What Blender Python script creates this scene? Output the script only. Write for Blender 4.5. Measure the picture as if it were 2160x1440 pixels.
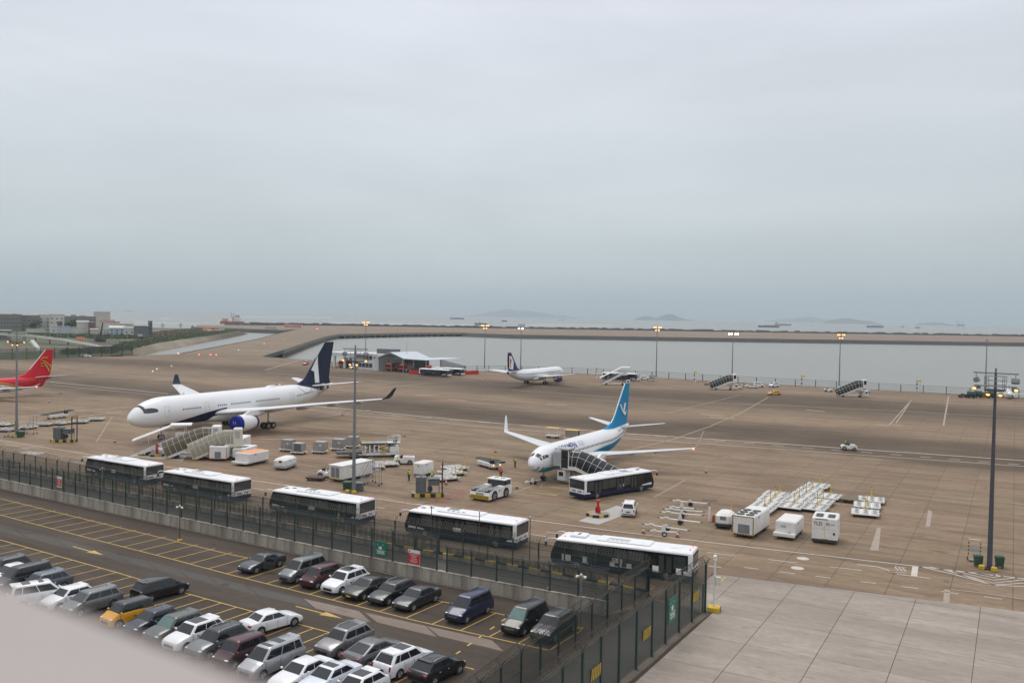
import bpy, bmesh, math, random
import numpy as np
from mathutils import Vector, Matrix
random.seed(7)
for o in list(bpy.data.objects): bpy.data.objects.remove(o)
SC = bpy.context.scene
COL = SC.collection
R = math.radians
# ------------------------------------------------------------------ camera
FPX, CAM_H, EYE_Y, ROLL = 1883.0, 24.2, 666.0, 0.0174      # focal length in px of a 2160 px wide frame, eye height
_p = math.atan((720-EYE_Y)/FPX)
_fw = np.array([0, math.cos(_p), -math.sin(_p)]); _r0 = np.array([1., 0, 0]); _u0 = np.cross(_r0, _fw)
_r = math.cos(ROLL)*_r0 + math.sin(ROLL)*_u0; _u = -math.sin(ROLL)*_r0 + math.cos(ROLL)*_u0
cd = bpy.data.cameras.new('camera'); cam = bpy.data.objects.new('camera', cd); COL.objects.link(cam)
cam.matrix_world = Matrix(((_r[0], _u[0], -_fw[0], 0), (_r[1], _u[1], -_fw[1], 0), (_r[2], _u[2], -_fw[2], CAM_H), (0, 0, 0, 1)))
cd.sensor_width = 36; cd.lens = FPX/2160*36; cd.clip_start = .05; cd.clip_end = 60000
cd.dof.use_dof = True; cd.dof.focus_distance = 100; cd.dof.aperture_fstop = 2.2
SC.camera = cam
SC.view_settings.view_transform = 'Standard'; SC.view_settings.look = 'None'
SC.view_settings.exposure = 0.0; SC.view_settings.gamma = 1
# ------------------------------------------------------------------ overcast sky and sun
SUN_EL, SUN_AZ = 58, -25         # azimuth from +Y towards +X: high behind the clouds, ahead and to the left
w = bpy.data.worlds.new('World'); SC.world = w; w.use_nodes = True
nt = w.node_tree; nt.nodes.clear(); N = nt.nodes.new; LK = nt.links.new
out = N('ShaderNodeOutputWorld'); bg = N('ShaderNodeBackground'); bg.inputs[1].default_value = .1
sky = N('ShaderNodeTexSky'); sky.sky_type = 'NISHITA'; sky.sun_disc = False
sky.sun_elevation = R(SUN_EL); sky.sun_rotation = R(SUN_AZ)
tc = N('ShaderNodeTexCoord'); sx = N('ShaderNodeSeparateXYZ'); LK(tc.outputs['Generated'], sx.inputs[0])
rp = N('ShaderNodeValToRGB'); LK(sx.outputs[2], rp.inputs[0])
el = rp.color_ramp.elements
el[0].position = 0; el[0].color = (.445, .520, .560, 1); el[1].position = 1; el[1].color = (1.38, 1.39, 1.44, 1)
for pz, c in ((.035, (.515, .590, .625)), (.12, (.640, .695, .722)), (.22, (.700, .738, .785)), (.34, (.725, .750, .815)), (.6, (1.0, 1.02, 1.07))):
    e = el.new(pz); e.color = (*c, 1)
mp = N('ShaderNodeMapping'); mp.inputs['Scale'].default_value = (1.6, 1.6, 9); mp.inputs['Rotation'].default_value = (.10, .07, .4)
LK(tc.outputs['Generated'], mp.inputs[0])
nz = N('ShaderNodeTexNoise'); nz.inputs['Scale'].default_value = 1.4; nz.inputs['Detail'].default_value = 5; nz.inputs['Roughness'].default_value = .5
nz.inputs['Distortion'].default_value = .35
LK(mp.outputs[0], nz.inputs['Vector'])
mr = N('ShaderNodeMapRange'); LK(nz.outputs['Fac'], mr.inputs[0])
mr.inputs[1].default_value = .3; mr.inputs[2].default_value = .7; mr.inputs[3].default_value = 9.2; mr.inputs[4].default_value = 10.75
n2 = N('ShaderNodeTexNoise'); n2.inputs['Scale'].default_value = 1.15; n2.inputs['Detail'].default_value = 1      # broad brighter and darker stretches of cloud
mp2 = N('ShaderNodeMapping'); mp2.inputs['Location'].default_value = (.35, .2, .1); mp2.inputs['Scale'].default_value = (1.5, 1.0, .8); LK(tc.outputs['Generated'], mp2.inputs[0]); LK(mp2.outputs[0], n2.inputs['Vector'])
m2 = N('ShaderNodeMapRange'); LK(n2.outputs['Fac'], m2.inputs[0]); m2.inputs[1].default_value = .35; m2.inputs[2].default_value = .65; m2.inputs[3].default_value = .93; m2.inputs[4].default_value = 1.07
mm_ = N('ShaderNodeMath'); mm_.operation = 'MULTIPLY'; LK(mr.outputs[0], mm_.inputs[0]); LK(m2.outputs[0], mm_.inputs[1])
vm = N('ShaderNodeVectorMath'); vm.operation = 'SCALE'; LK(rp.outputs[0], vm.inputs[0]); LK(mm_.outputs[0], vm.inputs['Scale'])
mx = N('ShaderNodeMix'); mx.data_type = 'RGBA'; mx.inputs[0].default_value = .93
LK(sky.outputs[0], mx.inputs[6]); LK(vm.outputs[0], mx.inputs[7]); LK(mx.outputs[2], bg.inputs[0]); LK(bg.outputs[0], out.inputs[0])
sd = bpy.data.lights.new('sun', 'SUN'); sd.energy = 1.1; sd.angle = R(25); sd.color = (1, .95, .88)
sun = bpy.data.objects.new('sun', sd); COL.objects.link(sun)
sun.rotation_euler = (R(90-SUN_EL), 0, R(180-SUN_AZ))
# ------------------------------------------------------------------ helpers
def ray(x, y): return _fw + _r*(x-1080)/FPX - _u*(y-720)/FPX
def G(x, y, z=0.0):
    """where the place's level z lies under a spot of the picture (survey of the site from the camera)"""
    d = ray(x, y); t = (z-CAM_H)/d[2]; return Vector((d[0]*t, d[1]*t, z))
def at_dist(x, y, Y):
    d = ray(x, y); t = Y/d[1]; return Vector((d[0]*t, Y, CAM_H+d[2]*t))
def px_per_m(P): return FPX/(P[1]*math.cos(_p)+(CAM_H-P[2])*math.sin(_p))
AZV = 29.4                       # bearing of the apron's cross axis
SV, CV = math.sin(R(AZV)), math.cos(R(AZV))
def UV(u, v, z=0): return Vector((u*CV+v*SV, -u*SV+v*CV, z))
def toUV(P): return P[0]*CV-P[1]*SV, P[0]*SV+P[1]*CV
def az_of(a, b): return math.degrees(math.atan2(b[0]-a[0], b[1]-a[1]))
def dirv(az): return Vector((math.sin(R(az)), math.cos(R(az)), 0))

MATS = {}
def nodes(m):
    m.use_nodes = True; return m.node_tree.nodes, m.node_tree.links, m.node_tree.nodes['Principled BSDF']
def mat(name, col, rough=.6, metal=0., dirt=.0, dscale=1.5, bump=0., bscale=20., emit=None, est=0., coat=0., alpha=1., trans=0., spec=.5, stretch=None, dcol=None, rnd=0.):
    if name in MATS: return MATS[name]
    m = bpy.data.materials.new(name); n, l, b = nodes(m); MATS[name] = m
    b.inputs['Base Color'].default_value = (*col, 1); b.inputs['Roughness'].default_value = rough; b.inputs['Metallic'].default_value = metal
    b.inputs['Coat Weight'].default_value = coat; b.inputs['Coat Roughness'].default_value = .08
    b.inputs['Specular IOR Level'].default_value = spec
    b.inputs['Alpha'].default_value = alpha; b.inputs['Transmission Weight'].default_value = trans
    if emit: b.inputs['Emission Color'].default_value = (*emit, 1); b.inputs['Emission Strength'].default_value = est
    src = None
    if dirt or bump:
        t = n.new('ShaderNodeTexCoord'); v = t.outputs['Object']
        if stretch:
            mpp = n.new('ShaderNodeMapping'); mpp.inputs['Scale'].default_value = stretch; l.new(v, mpp.inputs[0]); v = mpp.outputs[0]
    if dirt:
        q = n.new('ShaderNodeTexNoise'); q.inputs['Scale'].default_value = dscale; q.inputs['Detail'].default_value = 7; q.inputs['Roughness'].default_value = .65
        l.new(v, q.inputs['Vector'])
        r2 = n.new('ShaderNodeMapRange'); r2.inputs[1].default_value = .42; r2.inputs[2].default_value = .72; r2.inputs[4].default_value = dirt
        l.new(q.outputs['Fac'], r2.inputs[0])
        x = n.new('ShaderNodeMix'); x.data_type = 'RGBA'; x.inputs[6].default_value = (*col, 1)
        x.inputs[7].default_value = (*(dcol or tuple(c*.35+.02 for c in col)), 1)
        l.new(r2.outputs[0], x.inputs[0]); src = x.outputs[2]
    if rnd:
        oi = n.new('ShaderNodeObjectInfo'); h = n.new('ShaderNodeHueSaturation'); r3 = n.new('ShaderNodeMapRange')
        r3.inputs[3].default_value = 1-rnd; r3.inputs[4].default_value = 1+rnd; l.new(oi.outputs['Random'], r3.inputs[0]); l.new(r3.outputs[0], h.inputs['Value'])
        if src: l.new(src, h.inputs['Color'])
        else: h.inputs['Color'].default_value = (*col, 1)
        src = h.outputs[0]
    if src: l.new(src, b.inputs['Base Color'])
    if bump:
        q = n.new('ShaderNodeTexNoise'); q.inputs['Scale'].default_value = bscale; q.inputs['Detail'].default_value = 5; l.new(v, q.inputs['Vector'])
        bp = n.new('ShaderNodeBump'); bp.inputs['Strength'].default_value = bump; bp.inputs['Distance'].default_value = .05
        l.new(q.outputs['Fac'], bp.inputs['Height']); l.new(bp.outputs[0], b.inputs['Normal'])
    return m
class MB:
    """collects shapes; build() links them as ONE mesh object"""
    def __init__(s): s.v = []; s.f = []; s.m = []; s.T = None
    def add(s, vs, fs, mi=0):
        k = len(s.v)
        if s.T is not None: vs = [s.T @ Vector(p) for p in vs]
        s.v += [tuple(p) for p in vs]; s.f += [tuple(i+k for i in f) for f in fs]; s.m += [mi]*len(fs); return s
    def box(s, x0, x1, y0, y1, z0, z1, mi=0):
        return s.add([(x0,y0,z0),(x1,y0,z0),(x1,y1,z0),(x0,y1,z0),(x0,y0,z1),(x1,y0,z1),(x1,y1,z1),(x0,y1,z1)],
                     [(3,2,1,0),(4,5,6,7),(0,1,5,4),(1,2,6,5),(2,3,7,6),(3,0,4,7)], mi)
    def cbox(s, x0, x1, y0, y1, z0, z1, b=.05, mi=0):
        rings = []
        for z, i in ((z0, b), (z0+b, 0), (z1-b, 0), (z1, b)):
            a0, a1, b0, b1 = x0+i, x1-i, y0+i, y1-i
            rings.append([(a0+b,b0,z),(a1-b,b0,z),(a1,b0+b,z),(a1,b1-b,z),(a1-b,b1,z),(a0+b,b1,z),(a0,b1-b,z),(a0,b0+b,z)])
        return s.loft(rings, mi)
    def loft(s, rings, mi=0, cap0=True, cap1=True, closed=True, mif=None):
        n = len(rings[0]); vs = [p for r in rings for p in r]; fs = []; ms = []
        for i in range(len(rings)-1):
            for j in range(n if closed else n-1):
                k = (j+1) % n
                fs.append((i*n+j, i*n+k, (i+1)*n+k, (i+1)*n+j)); ms.append(mif(i, j) if mif else mi)
        if cap0: fs.append(tuple(range(n))[::-1]); ms.append(mi)
        if cap1: fs.append(tuple((len(rings)-1)*n+j for j in range(n))); ms.append(mi)
        k0 = len(s.m); s.add(vs, fs, mi); s.m[k0:] = ms; return s
    def cyl(s, p0, p1, r0, r1=None, n=8, mi=0, caps=True):
        p0, p1 = Vector(p0), Vector(p1); r1 = r0 if r1 is None else r1
        d = (p1-p0).normalized(); a = Vector((0,0,1)) if abs(d.z) < .9 else Vector((1,0,0))
        e = d.cross(a).normalized(); g = e.cross(d)
        rg = lambda p, r: [p+(e*math.cos(t)+g*math.sin(t))*r for t in [-2*math.pi*i/n for i in range(n)]]
        return s.loft([rg(p0, r0), rg(p1, r1)], mi, caps, caps)
    def tube(s, pts, r, n=5, mi=0):
        pts = [Vector(p) for p in pts]; rings = []
        for i, p in enumerate(pts):
            d = (pts[min(i+1, len(pts)-1)]-pts[max(i-1, 0)]).normalized(); a = Vector((0,0,1)) if abs(d.z) < .92 else Vector((1,0,0))
            e = d.cross(a).normalized(); g = e.cross(d)
            rings.append([p+(e*math.cos(t)+g*math.sin(t))*r for t in [-2*math.pi*k/n for k in range(n)]])
        return s.loft(rings, mi)
    def prism(s, poly, y0, y1, mi=0, plane='xz'):
        """polygon in plane xz (or xy, yz) pulled along the third axis"""
        f = {'xz': lambda a, b, c: (a, c, b), 'xy': lambda a, b, c: (a, b, c), 'yz': lambda a, b, c: (c, a, b)}[plane]
        n = len(poly)
        A = sum(poly[i][0]*poly[(i+1) % n][1]-poly[(i+1) % n][0]*poly[i][1] for i in range(n))
        if (A > 0) == (plane == 'xz'): poly = poly[::-1]
        r0 = [f(a, b, y0) for a, b in poly]; r1 = [f(a, b, y1) for a, b in poly]
        return s.loft([r0, r1], mi)
    def ellipsoid(s, c, rx, ry, rz, n=12, k=8, mi=0):
        rings = []
        for i in range(1, k):
            t = -math.pi/2+math.pi*i/k
            rings.append([(c[0]+rx*math.cos(t)*math.cos(a), c[1]+ry*math.cos(t)*math.sin(a), c[2]+rz*math.sin(t)) for a in [2*math.pi*j/n for j in range(n)]])
        return s.loft(rings, mi)
    def build(s, name, mats, parent=None, smooth=None, loc=None, rz=0, kind=None):
        me = bpy.data.meshes.new(name); me.from_pydata(s.v, [], s.f)
        for m in (mats if isinstance(mats, (list, tuple)) else [mats]): me.materials.append(MATS[m] if isinstance(m, str) else m)
        if len(me.materials) > 1: me.polygons.foreach_set('material_index', s.m)
        if smooth:
            me.polygons.foreach_set('use_smooth', [True]*len(me.polygons)); me.set_sharp_from_angle(angle=R(smooth))
        me.update()
        return link(name, me, parent, loc, rz, kind)
def link(name, me, parent=None, loc=None, rz=0, kind=None):
    o = bpy.data.objects.new(name, me); COL.objects.link(o)
    if parent: o.parent = parent
    if loc is not None: o.location = loc
    if rz: o.rotation_euler = (0, 0, rz)
    if kind: o['kind'] = kind
    return o
def tag(o, label, cat, group=None):
    o['label'] = label; o['category'] = cat
    if group: o['group'] = group
    return o
def thing(name, label, cat, loc=(0,0,0), az=90, group=None):
    """an Empty at the thing's base; its parts are built with +x forward, +y left, +z up"""
    o = bpy.data.objects.new(name, None); COL.objects.link(o); o.location = loc; o.rotation_euler = (0, 0, R(90-az)); o.empty_display_size = .3
    return tag(o, label, cat, group)
def copy_tree(o, parent=None):
    kids = list(o.children); c = o.copy(); COL.objects.link(c)
    if parent: c.parent = parent
    for k in kids: copy_tree(k, c)
    return c
def place(root, loc, az, label, first):
    o = root if first else copy_tree(root)
    o.location = loc; o.rotation_euler = (0, 0, R(90-az)); o['label'] = label
    return o
def text_mesh(s, size=1.0, ext=0., align='CENTER'):
    c = bpy.data.curves.new('t', 'FONT'); c.body = s; c.size = size; c.align_x = align; c.align_y = 'CENTER'; c.extrude = ext; c.resolution_u = 2; c.offset = .022*size
    o = bpy.data.objects.new('t', c); COL.objects.link(o)
    me = bpy.data.meshes.new_from_object(o); bpy.data.objects.remove(o); bpy.data.curves.remove(c)
    return me
def text_part(s, size, mname, parent, M, name='lettering', fn=None):
    """flat lettering: mesh in its own xy plane carried by matrix M (or mapped by fn) into the thing's space"""
    me = text_mesh(s, size); me.materials.clear(); me.materials.append(MATS[mname])
    if fn:                                   # enough rows for the letters to follow a round hull
        bm = bmesh.new(); bm.from_mesh(me)
        for k in range(-8, 9): bmesh.ops.bisect_plane(bm, geom=bm.verts[:]+bm.edges[:]+bm.faces[:], plane_co=(0, k*size*.07, 0), plane_no=(0, 1, 0))
        bm.to_mesh(me); bm.free()
    for v in me.vertices: v.co = Vector(fn(v.co)) if fn else M @ v.co
    me.name = name
    return link(name, me, parent)
def basis(o, x, y): 
    x = Vector(x).normalized(); y = Vector(y).normalized(); z = x.cross(y)
    return Matrix(((x.x, y.x, z.x, o[0]), (x.y, y.y, z.y, o[1]), (x.z, y.z, z.z, o[2]), (0, 0, 0, 1)))
# ------------------------------------------------------------------ materials of the setting
def ground_mat(name, base, dark, warm, bands=None, joint=None, streak=1.0, rough=.75, rnd=0., mott=.5):
    m = bpy.data.materials.new(name); MATS[name] = m; n, l, b = nodes(m)
    geo = n.new('ShaderNodeNewGeometry')
    rot = n.new('ShaderNodeVectorRotate'); rot.rotation_type = 'Z_AXIS'; rot.inputs['Angle'].default_value = R(AZV); l.new(geo.outputs['Position'], rot.inputs[0])
    def noise(scale, sc=(1,1,1), detail=5, rg=.55, dist=0.):
        mpn = n.new('ShaderNodeMapping'); mpn.inputs['Scale'].default_value = sc; l.new(rot.outputs[0], mpn.inputs[0])
        q = n.new('ShaderNodeTexNoise'); q.inputs['Scale'].default_value = scale; q.inputs['Detail'].default_value = detail; q.inputs['Roughness'].default_value = rg
        q.inputs['Distortion'].default_value = dist
        l.new(mpn.outputs[0], q.inputs['Vector']); return q.outputs['Fac']
    def mrange(s, a, c, d, e):
        q = n.new('ShaderNodeMapRange'); l.new(s, q.inputs[0])
        for i, x in enumerate((a, c, d, e)): q.inputs[i+1].default_value = x
        return q.outputs[0]
    def mth(op, a, c):
        q = n.new('ShaderNodeMath'); q.operation = op
        for i, x in enumerate((a, c)):
            if isinstance(x, (int, float)): q.inputs[i].default_value = x
            else: l.new(x, q.inputs[i])
        return q.outputs[0]
    def mixc(f, a, c):
        q = n.new('ShaderNodeMix'); q.data_type = 'RGBA'; 
        if isinstance(f, (int, float)): q.inputs[0].default_value = f
        else: l.new(f, q.inputs[0])
        for i, x in ((6, a), (7, c)):
            if isinstance(x, tuple): q.inputs[i].default_value = (*x, 1)
            else: l.new(x, q.inputs[i])
        return q.outputs[2]
    c = mixc(mrange(noise(.022, (.6, 1.4, 1), 4), .42, .66, 0, 1), base, warm)
    c = mixc(mrange(noise(.16, (.18, 1, 1), 6, .6, .4), .45, .75, 0, .55*streak), c, dark)
    c = mixc(mrange(noise(.55, (.16, 1, 1), 6, .62, .2), .44, .72, 0, .50*streak), c, dark)
    c = mixc(mrange(noise(.4, (.25, 1, 1), 6, .6), .50, .76, 0, .50*streak), c, tuple(min(1, x*k) for x, k in zip(base, (1.45, 1.48, 1.5))))
    c = mixc(mrange(noise(.03, (.35, 1, 1), 3, .5), .50, .70, 0, .45*streak), c, tuple(min(1, x*k) for x, k in zip(base, (1.25, 1.27, 1.22))))
    if bands:
        sp = n.new('ShaderNodeSeparateXYZ'); l.new(rot.outputs[0], sp.inputs[0])
        vv = mth('ADD', sp.outputs[1], mrange(noise(.011, (1, 1, 1), 3), .3, .7, -16, 16))
        vv = mth('ADD', vv, mrange(noise(.12, (.25, 1, 1), 4), .3, .7, -4, 4))
        rp2 = n.new('ShaderNodeValToRGB'); l.new(mth('DIVIDE', vv, 420.0), rp2.inputs[0]); e = rp2.color_ramp.elements
        e[0].position = 0; e[0].color = (0,0,0,1); e[1].position = 1; e[1].color = (.2,.2,.2,1)
        for p_, val in bands:
            k = e.new(p_/420); k.color = (val, val, val, 1)
        c = mixc(mth('MULTIPLY', rp2.outputs[0], mrange(noise(.014, (.8, 1, 1), 3), .30, .52, .45, 1)), c, dark)
    c = mixc(mrange(noise(.75, (.5, 1, 1), 3, .5, .6), .64, .74, 0, .55*streak), c, dark)
    c = mixc(mrange(noise(2.2, (.5, 1, 1), 8, .7), .35, .8, 0, mott), c, dark)
    if joint:
        sp = n.new('ShaderNodeSeparateXYZ'); l.new(rot.outputs[0], sp.inputs[0])
        js = []
        for i, (pitch, off) in enumerate(joint):
            fr = mth('FRACT', mth('DIVIDE', mth('ADD', sp.outputs[i], off), pitch), 0)
            js.append(mth('LESS_THAN', mth('ABSOLUTE', mth('SUBTRACT', fr, .5), 0), .035/pitch))
        c = mixc(mth('MULTIPLY', mth('MAXIMUM', js[0], js[1]), .6), c, tuple(x*.45 for x in dark))
    if rnd:
        oi = n.new('ShaderNodeObjectInfo'); h = n.new('ShaderNodeHueSaturation'); l.new(mrange(oi.outputs['Random'], 0, 1, 1-rnd, 1+rnd*.8), h.inputs['Value']); l.new(c, h.inputs['Color']); c = h.outputs[0]
    l.new(c, b.inputs['Base Color']); b.inputs['Specular IOR Level'].default_value = .12
    l.new(mrange(noise(.3, (.3, 1, 1), 5), .3, .7, rough-.12, rough+.12), b.inputs['Roughness'])
    bp = n.new('ShaderNodeBump'); bp.inputs['Strength'].default_value = .25; bp.inputs['Distance'].default_value = .02
    l.new(noise(9, (1,1,1), 6), bp.inputs['Height']); l.new(bp.outputs[0], b.inputs['Normal'])
    return m
BANDS = [(140, 0), (170, .15), (177, .85), (190, 1.0), (203, .5), (212, .05), (232, .1), (248, .6), (266, .95), (288, .7), (303, .15), (330, .25)]
AP = dict(base=(.282, .207, .136), dark=(.085, .061, .041), warm=(.268, .176, .124))
SU, SVp = 5.0, 6.0        # concrete slabs: 5 m by 6 m
ground_mat('apron_concrete', **AP, bands=BANDS, joint=((SU, 2.0), (SVp, 3.5)))
ground_mat('apron_slab', **AP, bands=BANDS, rnd=.07)
ground_mat('pale_concrete', (.375, .322, .275), (.190, .162, .136), (.350, .288, .245), streak=1.0, rnd=.07, mott=.6)
ground_mat('asphalt', (.088, .069, .055), (.045, .036, .029), (.100, .076, .058), streak=1.0, rough=.8)
ground_mat('asphalt_grey', (.105, .094, .083), (.055, .049, .044), (.095, .083, .073), streak=.9, rough=.8)
ground_mat('lane_concrete', (.235, .188, .155), (.14, .11, .09), (.24, .18, .145), streak=.8, rnd=.05)
ground_mat('runway', (.255, .190, .132), (.12, .09, .065), (.25, .175, .125), streak=1.3)
ground_mat('scrub_land', (.10, .115, .05), (.05, .065, .028), (.19, .15, .10), streak=1.0)
ground_mat('sand', (.30, .25, .19), (.17, .14, .10), (.27, .22, .16), streak=1.0)
def paint(name, col, under, wear=.5, wl=.4):
    m = bpy.data.materials.new(name); MATS[name] = m; n, l, b = nodes(m)
    geo = n.new('ShaderNodeNewGeometry'); q = n.new('ShaderNodeTexNoise'); q.inputs['Scale'].default_value = 1.7; q.inputs['Detail'].default_value = 8; q.inputs['Roughness'].default_value = .75
    l.new(geo.outputs['Position'], q.inputs['Vector']); r = n.new('ShaderNodeMapRange'); l.new(q.outputs['Fac'], r.inputs[0])
    r.inputs[1].default_value = wl; r.inputs[2].default_value = wl+.3; r.inputs[4].default_value = wear
    x = n.new('ShaderNodeMix'); x.data_type = 'RGBA'; l.new(r.outputs[0], x.inputs[0]); x.inputs[6].default_value = (*col, 1); x.inputs[7].default_value = (*under, 1)
    l.new(x.outputs[2], b.inputs['Base Color']); b.inputs['Roughness'].default_value = .65
paint('white_line', (.60, .55, .49), (.26, .20, .15), .55)
paint('far_line', (.48, .42, .34), (.27, .21, .16), .7, .38)
paint('yellow_line', (.56, .36, .07), (.14, .11, .08), .5)
paint('faded_yellow', (.42, .33, .185), (.25, .185, .125), .8, .34)
paint('red_line', (.36, .10, .07), (.25, .18, .14), .6)
paint('faded_white', (.38, .32, .27), (.25, .185, .13), .8, .33)
paint('grey_patch', (.40, .38, .37), (.28, .23, .2), .6, .45)
mat('joint_tar', (.062, .049, .038), .9)
mat('sea_wall', (.085, .078, .070), .9, dirt=.6, dscale=.25, bump=.6, bscale=1.2)
mat('pile', (.20, .18, .155), .85, dirt=.6, dscale=.5)
mat('fascia_green', (.03, .085, .06), .7, dirt=.4)
# water
m = bpy.data.materials.new('sea_water'); MATS['sea_water'] = m; n, l, b = nodes(m)
b.inputs['Base Color'].default_value = (.205, .195, .165, 1); b.inputs['Roughness'].default_value = .28; b.inputs['IOR'].default_value = 1.33
geo = n.new('ShaderNodeNewGeometry')
mpw = n.new('ShaderNodeMapping'); mpw.inputs['Scale'].default_value = (.6, 1, 1); l.new(geo.outputs['Position'], mpw.inputs[0])
q1 = n.new('ShaderNodeTexNoise'); q1.inputs['Scale'].default_value = .22; q1.inputs['Detail'].default_value = 9; q1.inputs['Roughness'].default_value = .6; l.new(mpw.outputs[0], q1.inputs['Vector'])
bp = n.new('ShaderNodeBump'); bp.inputs['Strength'].default_value = .55; bp.inputs['Distance'].default_value = .5; l.new(q1.outputs['Fac'], bp.inputs['Height']); l.new(bp.outputs[0], b.inputs['Normal'])
q2 = n.new('ShaderNodeTexNoise'); q2.inputs['Scale'].default_value = .0022; q2.inputs['Detail'].default_value = 6; l.new(mpw.outputs[0], q2.inputs['Vector'])
xw = n.new('ShaderNodeMix'); xw.data_type = 'RGBA'; xw.inputs[6].default_value = (.225, .215, .18, 1); xw.inputs[7].default_value = (.175, .175, .155, 1)
l.new(q2.outputs['Fac'], xw.inputs[0]); l.new(xw.outputs[2], b.inputs['Base Color'])
# ------------------------------------------------------------------ sheets of the setting
SEA = -5.0
def sheet(name, pts, mname, z=None, parent=None, struct=True):
    me = bpy.data.meshes.new(name); me.from_pydata([(p[0], p[1], p[2] if z is None else z) for p in pts], [], [tuple(range(len(pts)))])
    me.materials.append(MATS[mname]); o = link(name, me, parent)
    if me.polygons[0].normal.z < 0: me.flip_normals()
    if struct and not parent: o['kind'] = 'structure'
    return o
def px(*q, z=0.): return [G(a, b, z) for a, b in q]
sheet('sea', [(-26000, -400, 0), (26000, -400, 0), (26000, 20500, 0), (-26000, 20500, 0)], 'sea_water', SEA)
Z0 = -.015
BR_L = px((381, 746), (460, 731), (540, 716), (585, 704), (628, 694))          # taxiway bridge, left edge
BR_R = px((555, 752), (600, 738), (650, 721), (690, 709), (712, 705), (780, 703.5), (860, 702.2), (930, 701.6), (977, 701.8))
FAR_EDGE = px((700, 762), (760, 770), (850, 781), (930, 787), (1030, 782), (1210, 787), (1400, 797), (1620, 810), (1800, 819), (2000, 830), (2200, 841), (2600, 862))
APRON = px((-700, 790), (-300, 769), (0, 758), (150, 754), (281, 750.5)) + BR_L[:1] + BR_R[:1] + FAR_EDGE + [UV(90, 100), UV(90, -20), UV(60, -40), UV(-200, -40), UV(-330, 60)]
sheet('apron', APRON, 'apron_concrete', Z0)
apron = bpy.data.objects['apron']
RW = px((415, 685.5), (700, 686.5), (1080, 692.7), (1620, 701.2), (2160, 709.8), (2900, 722)) + px((2900, 735), (2160, 722.5), (1620, 714.2), (1080, 705.5)) + BR_R[:0:-1] + BR_R[:1] + BR_L + px((600, 696), (480, 692), (412, 690))
sheet('taxiway_bridge_and_runway', RW, 'runway', Z0+.004)
def skirt(name, pts, z1, z0, mname, slope=0., parent=None, flip=1):
    """wall below an edge, battered outwards by slope"""
    v = []; f = []
    for i, p in enumerate(pts):
        a = pts[max(i-1, 0)]; c = pts[min(i+1, len(pts)-1)]; t = Vector((c[0]-a[0], c[1]-a[1])).normalized(); nn = Vector((t.y, -t.x))*slope*flip
        v += [(p[0], p[1], z1), (p[0]+nn.x, p[1]+nn.y, z0)]
        if i: f.append((2*i-2, 2*i, 2*i+1, 2*i-1))
    me = bpy.data.meshes.new(name); me.from_pydata(v, [], f); me.materials.append(MATS[mname]); o = link(name, me, parent)
    if not parent: o['kind'] = 'structure'
    return o
skirt('apron_sea_wall', BR_R[:1]+FAR_EDGE, 0, SEA-2, 'sea_wall')
skirt('runway_sea_wall', px((2900, 735), (2160, 722.5), (1620, 714.2), (1080, 705.5), (977, 701.8)), 0, SEA-1, 'sea_wall', 4, flip=-1)
skirt('runway_bank', px((628, 694), (600, 696), (480, 692), (412, 690), (405, 686)), 0, SEA-1, 'sea_wall', 3, flip=-1)
br = bpy.data.objects['taxiway_bridge_and_runway']
skirt('bridge_fascia', [p+Vector((0,0,.25)) for p in BR_R[:1]+BR_R[1:2]], .35, -1.9, 'fascia_green', parent=br)
skirt('bridge_fascia', BR_R[1:], .2, -2.2, 'pile', parent=br)
skirt('bridge_fascia', BR_L, .35, -1.8, 'fascia_green', parent=br)
# bridge piles
pm = MB().cyl((0,0,SEA-1), (0,0,-1.9), .9, .9, 8).build('pile', 'pile'); first = True
def along(pts, step, start=0.):
    res = []; d = start
    for a, c in zip(pts[:-1], pts[1:]):
        L = (c-a).length
        while d <= L:
            res.append((a+(c-a)*(d/L), az_of(a, c))); d += step
        d -= L
    return res
for p, a in along(BR_R[1:], 13.):
    o = pm if first else pm.copy(); first or COL.objects.link(o); first = False
    o.parent = br; o.location = (p.x-.6*math.cos(R(a)), p.y+.6*math.sin(R(a)), 0)
# breakwater parapet along the open sea: rows of stones
par = MB(); rr = random.Random(3)
for p, a in along(px((480, 684), (700, 686.2), (1080, 692.4), (1620, 700.9), (2160, 709.5), (2600, 717)), 9.):
    h = rr.uniform(2.2, 4.6); par.cbox(p.x-5, p.x+5, p.y-3+rr.uniform(-2, 2), p.y+5, -1, h, .6)
par.build('breakwater_stones', 'sea_wall', kind='stuff'); bpy.data.objects['breakwater_stones']['label'] = 'dark row of stones along the outer edge of the runway'
bpy.data.objects['breakwater_stones']['category'] = 'breakwater'
# ------------------------------------------------------------------ land on the left, behind the apron fence
BANK_TOP = px((250, 748), (285, 735), (330, 724), (385, 716), (430, 710), (480, 703), (505, 699))
BANK_LOW = px((279, 757), (300, 751), (340, 741), (392, 732), (436, 722), (484, 712), (524, 704), z=SEA)
LAND = px((-900, 800), (-300, 769.5), (0, 758.5), (150, 754.4), (230, 751)) + BANK_TOP + px((500, 697), (415, 693), (330, 691), (232, 687), (100, 676), (0, 671), (-900, 668))
sheet('land', LAND, 'scrub_land', Z0-.05)
bv = []; bf = []
for i, (p, q) in enumerate(zip(BANK_TOP, BANK_LOW)):
    for j in range(4): t = j/3; bv.append(tuple(p.lerp(q, t)+Vector((0, 0, -.05-.5*(t == 1)+.25*math.sin(i*2.3+j*1.7)*(0 < j < 3)))))
    if i:
        for j in range(3): a = (i-1)*4+j; bf.append((a, a+4, a+5, a+1))
me = bpy.data.meshes.new('land_bank'); me.from_pydata(bv, [], bf); me.materials.append(MATS['sand']); link('land_bank', me, kind='structure')
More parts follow.
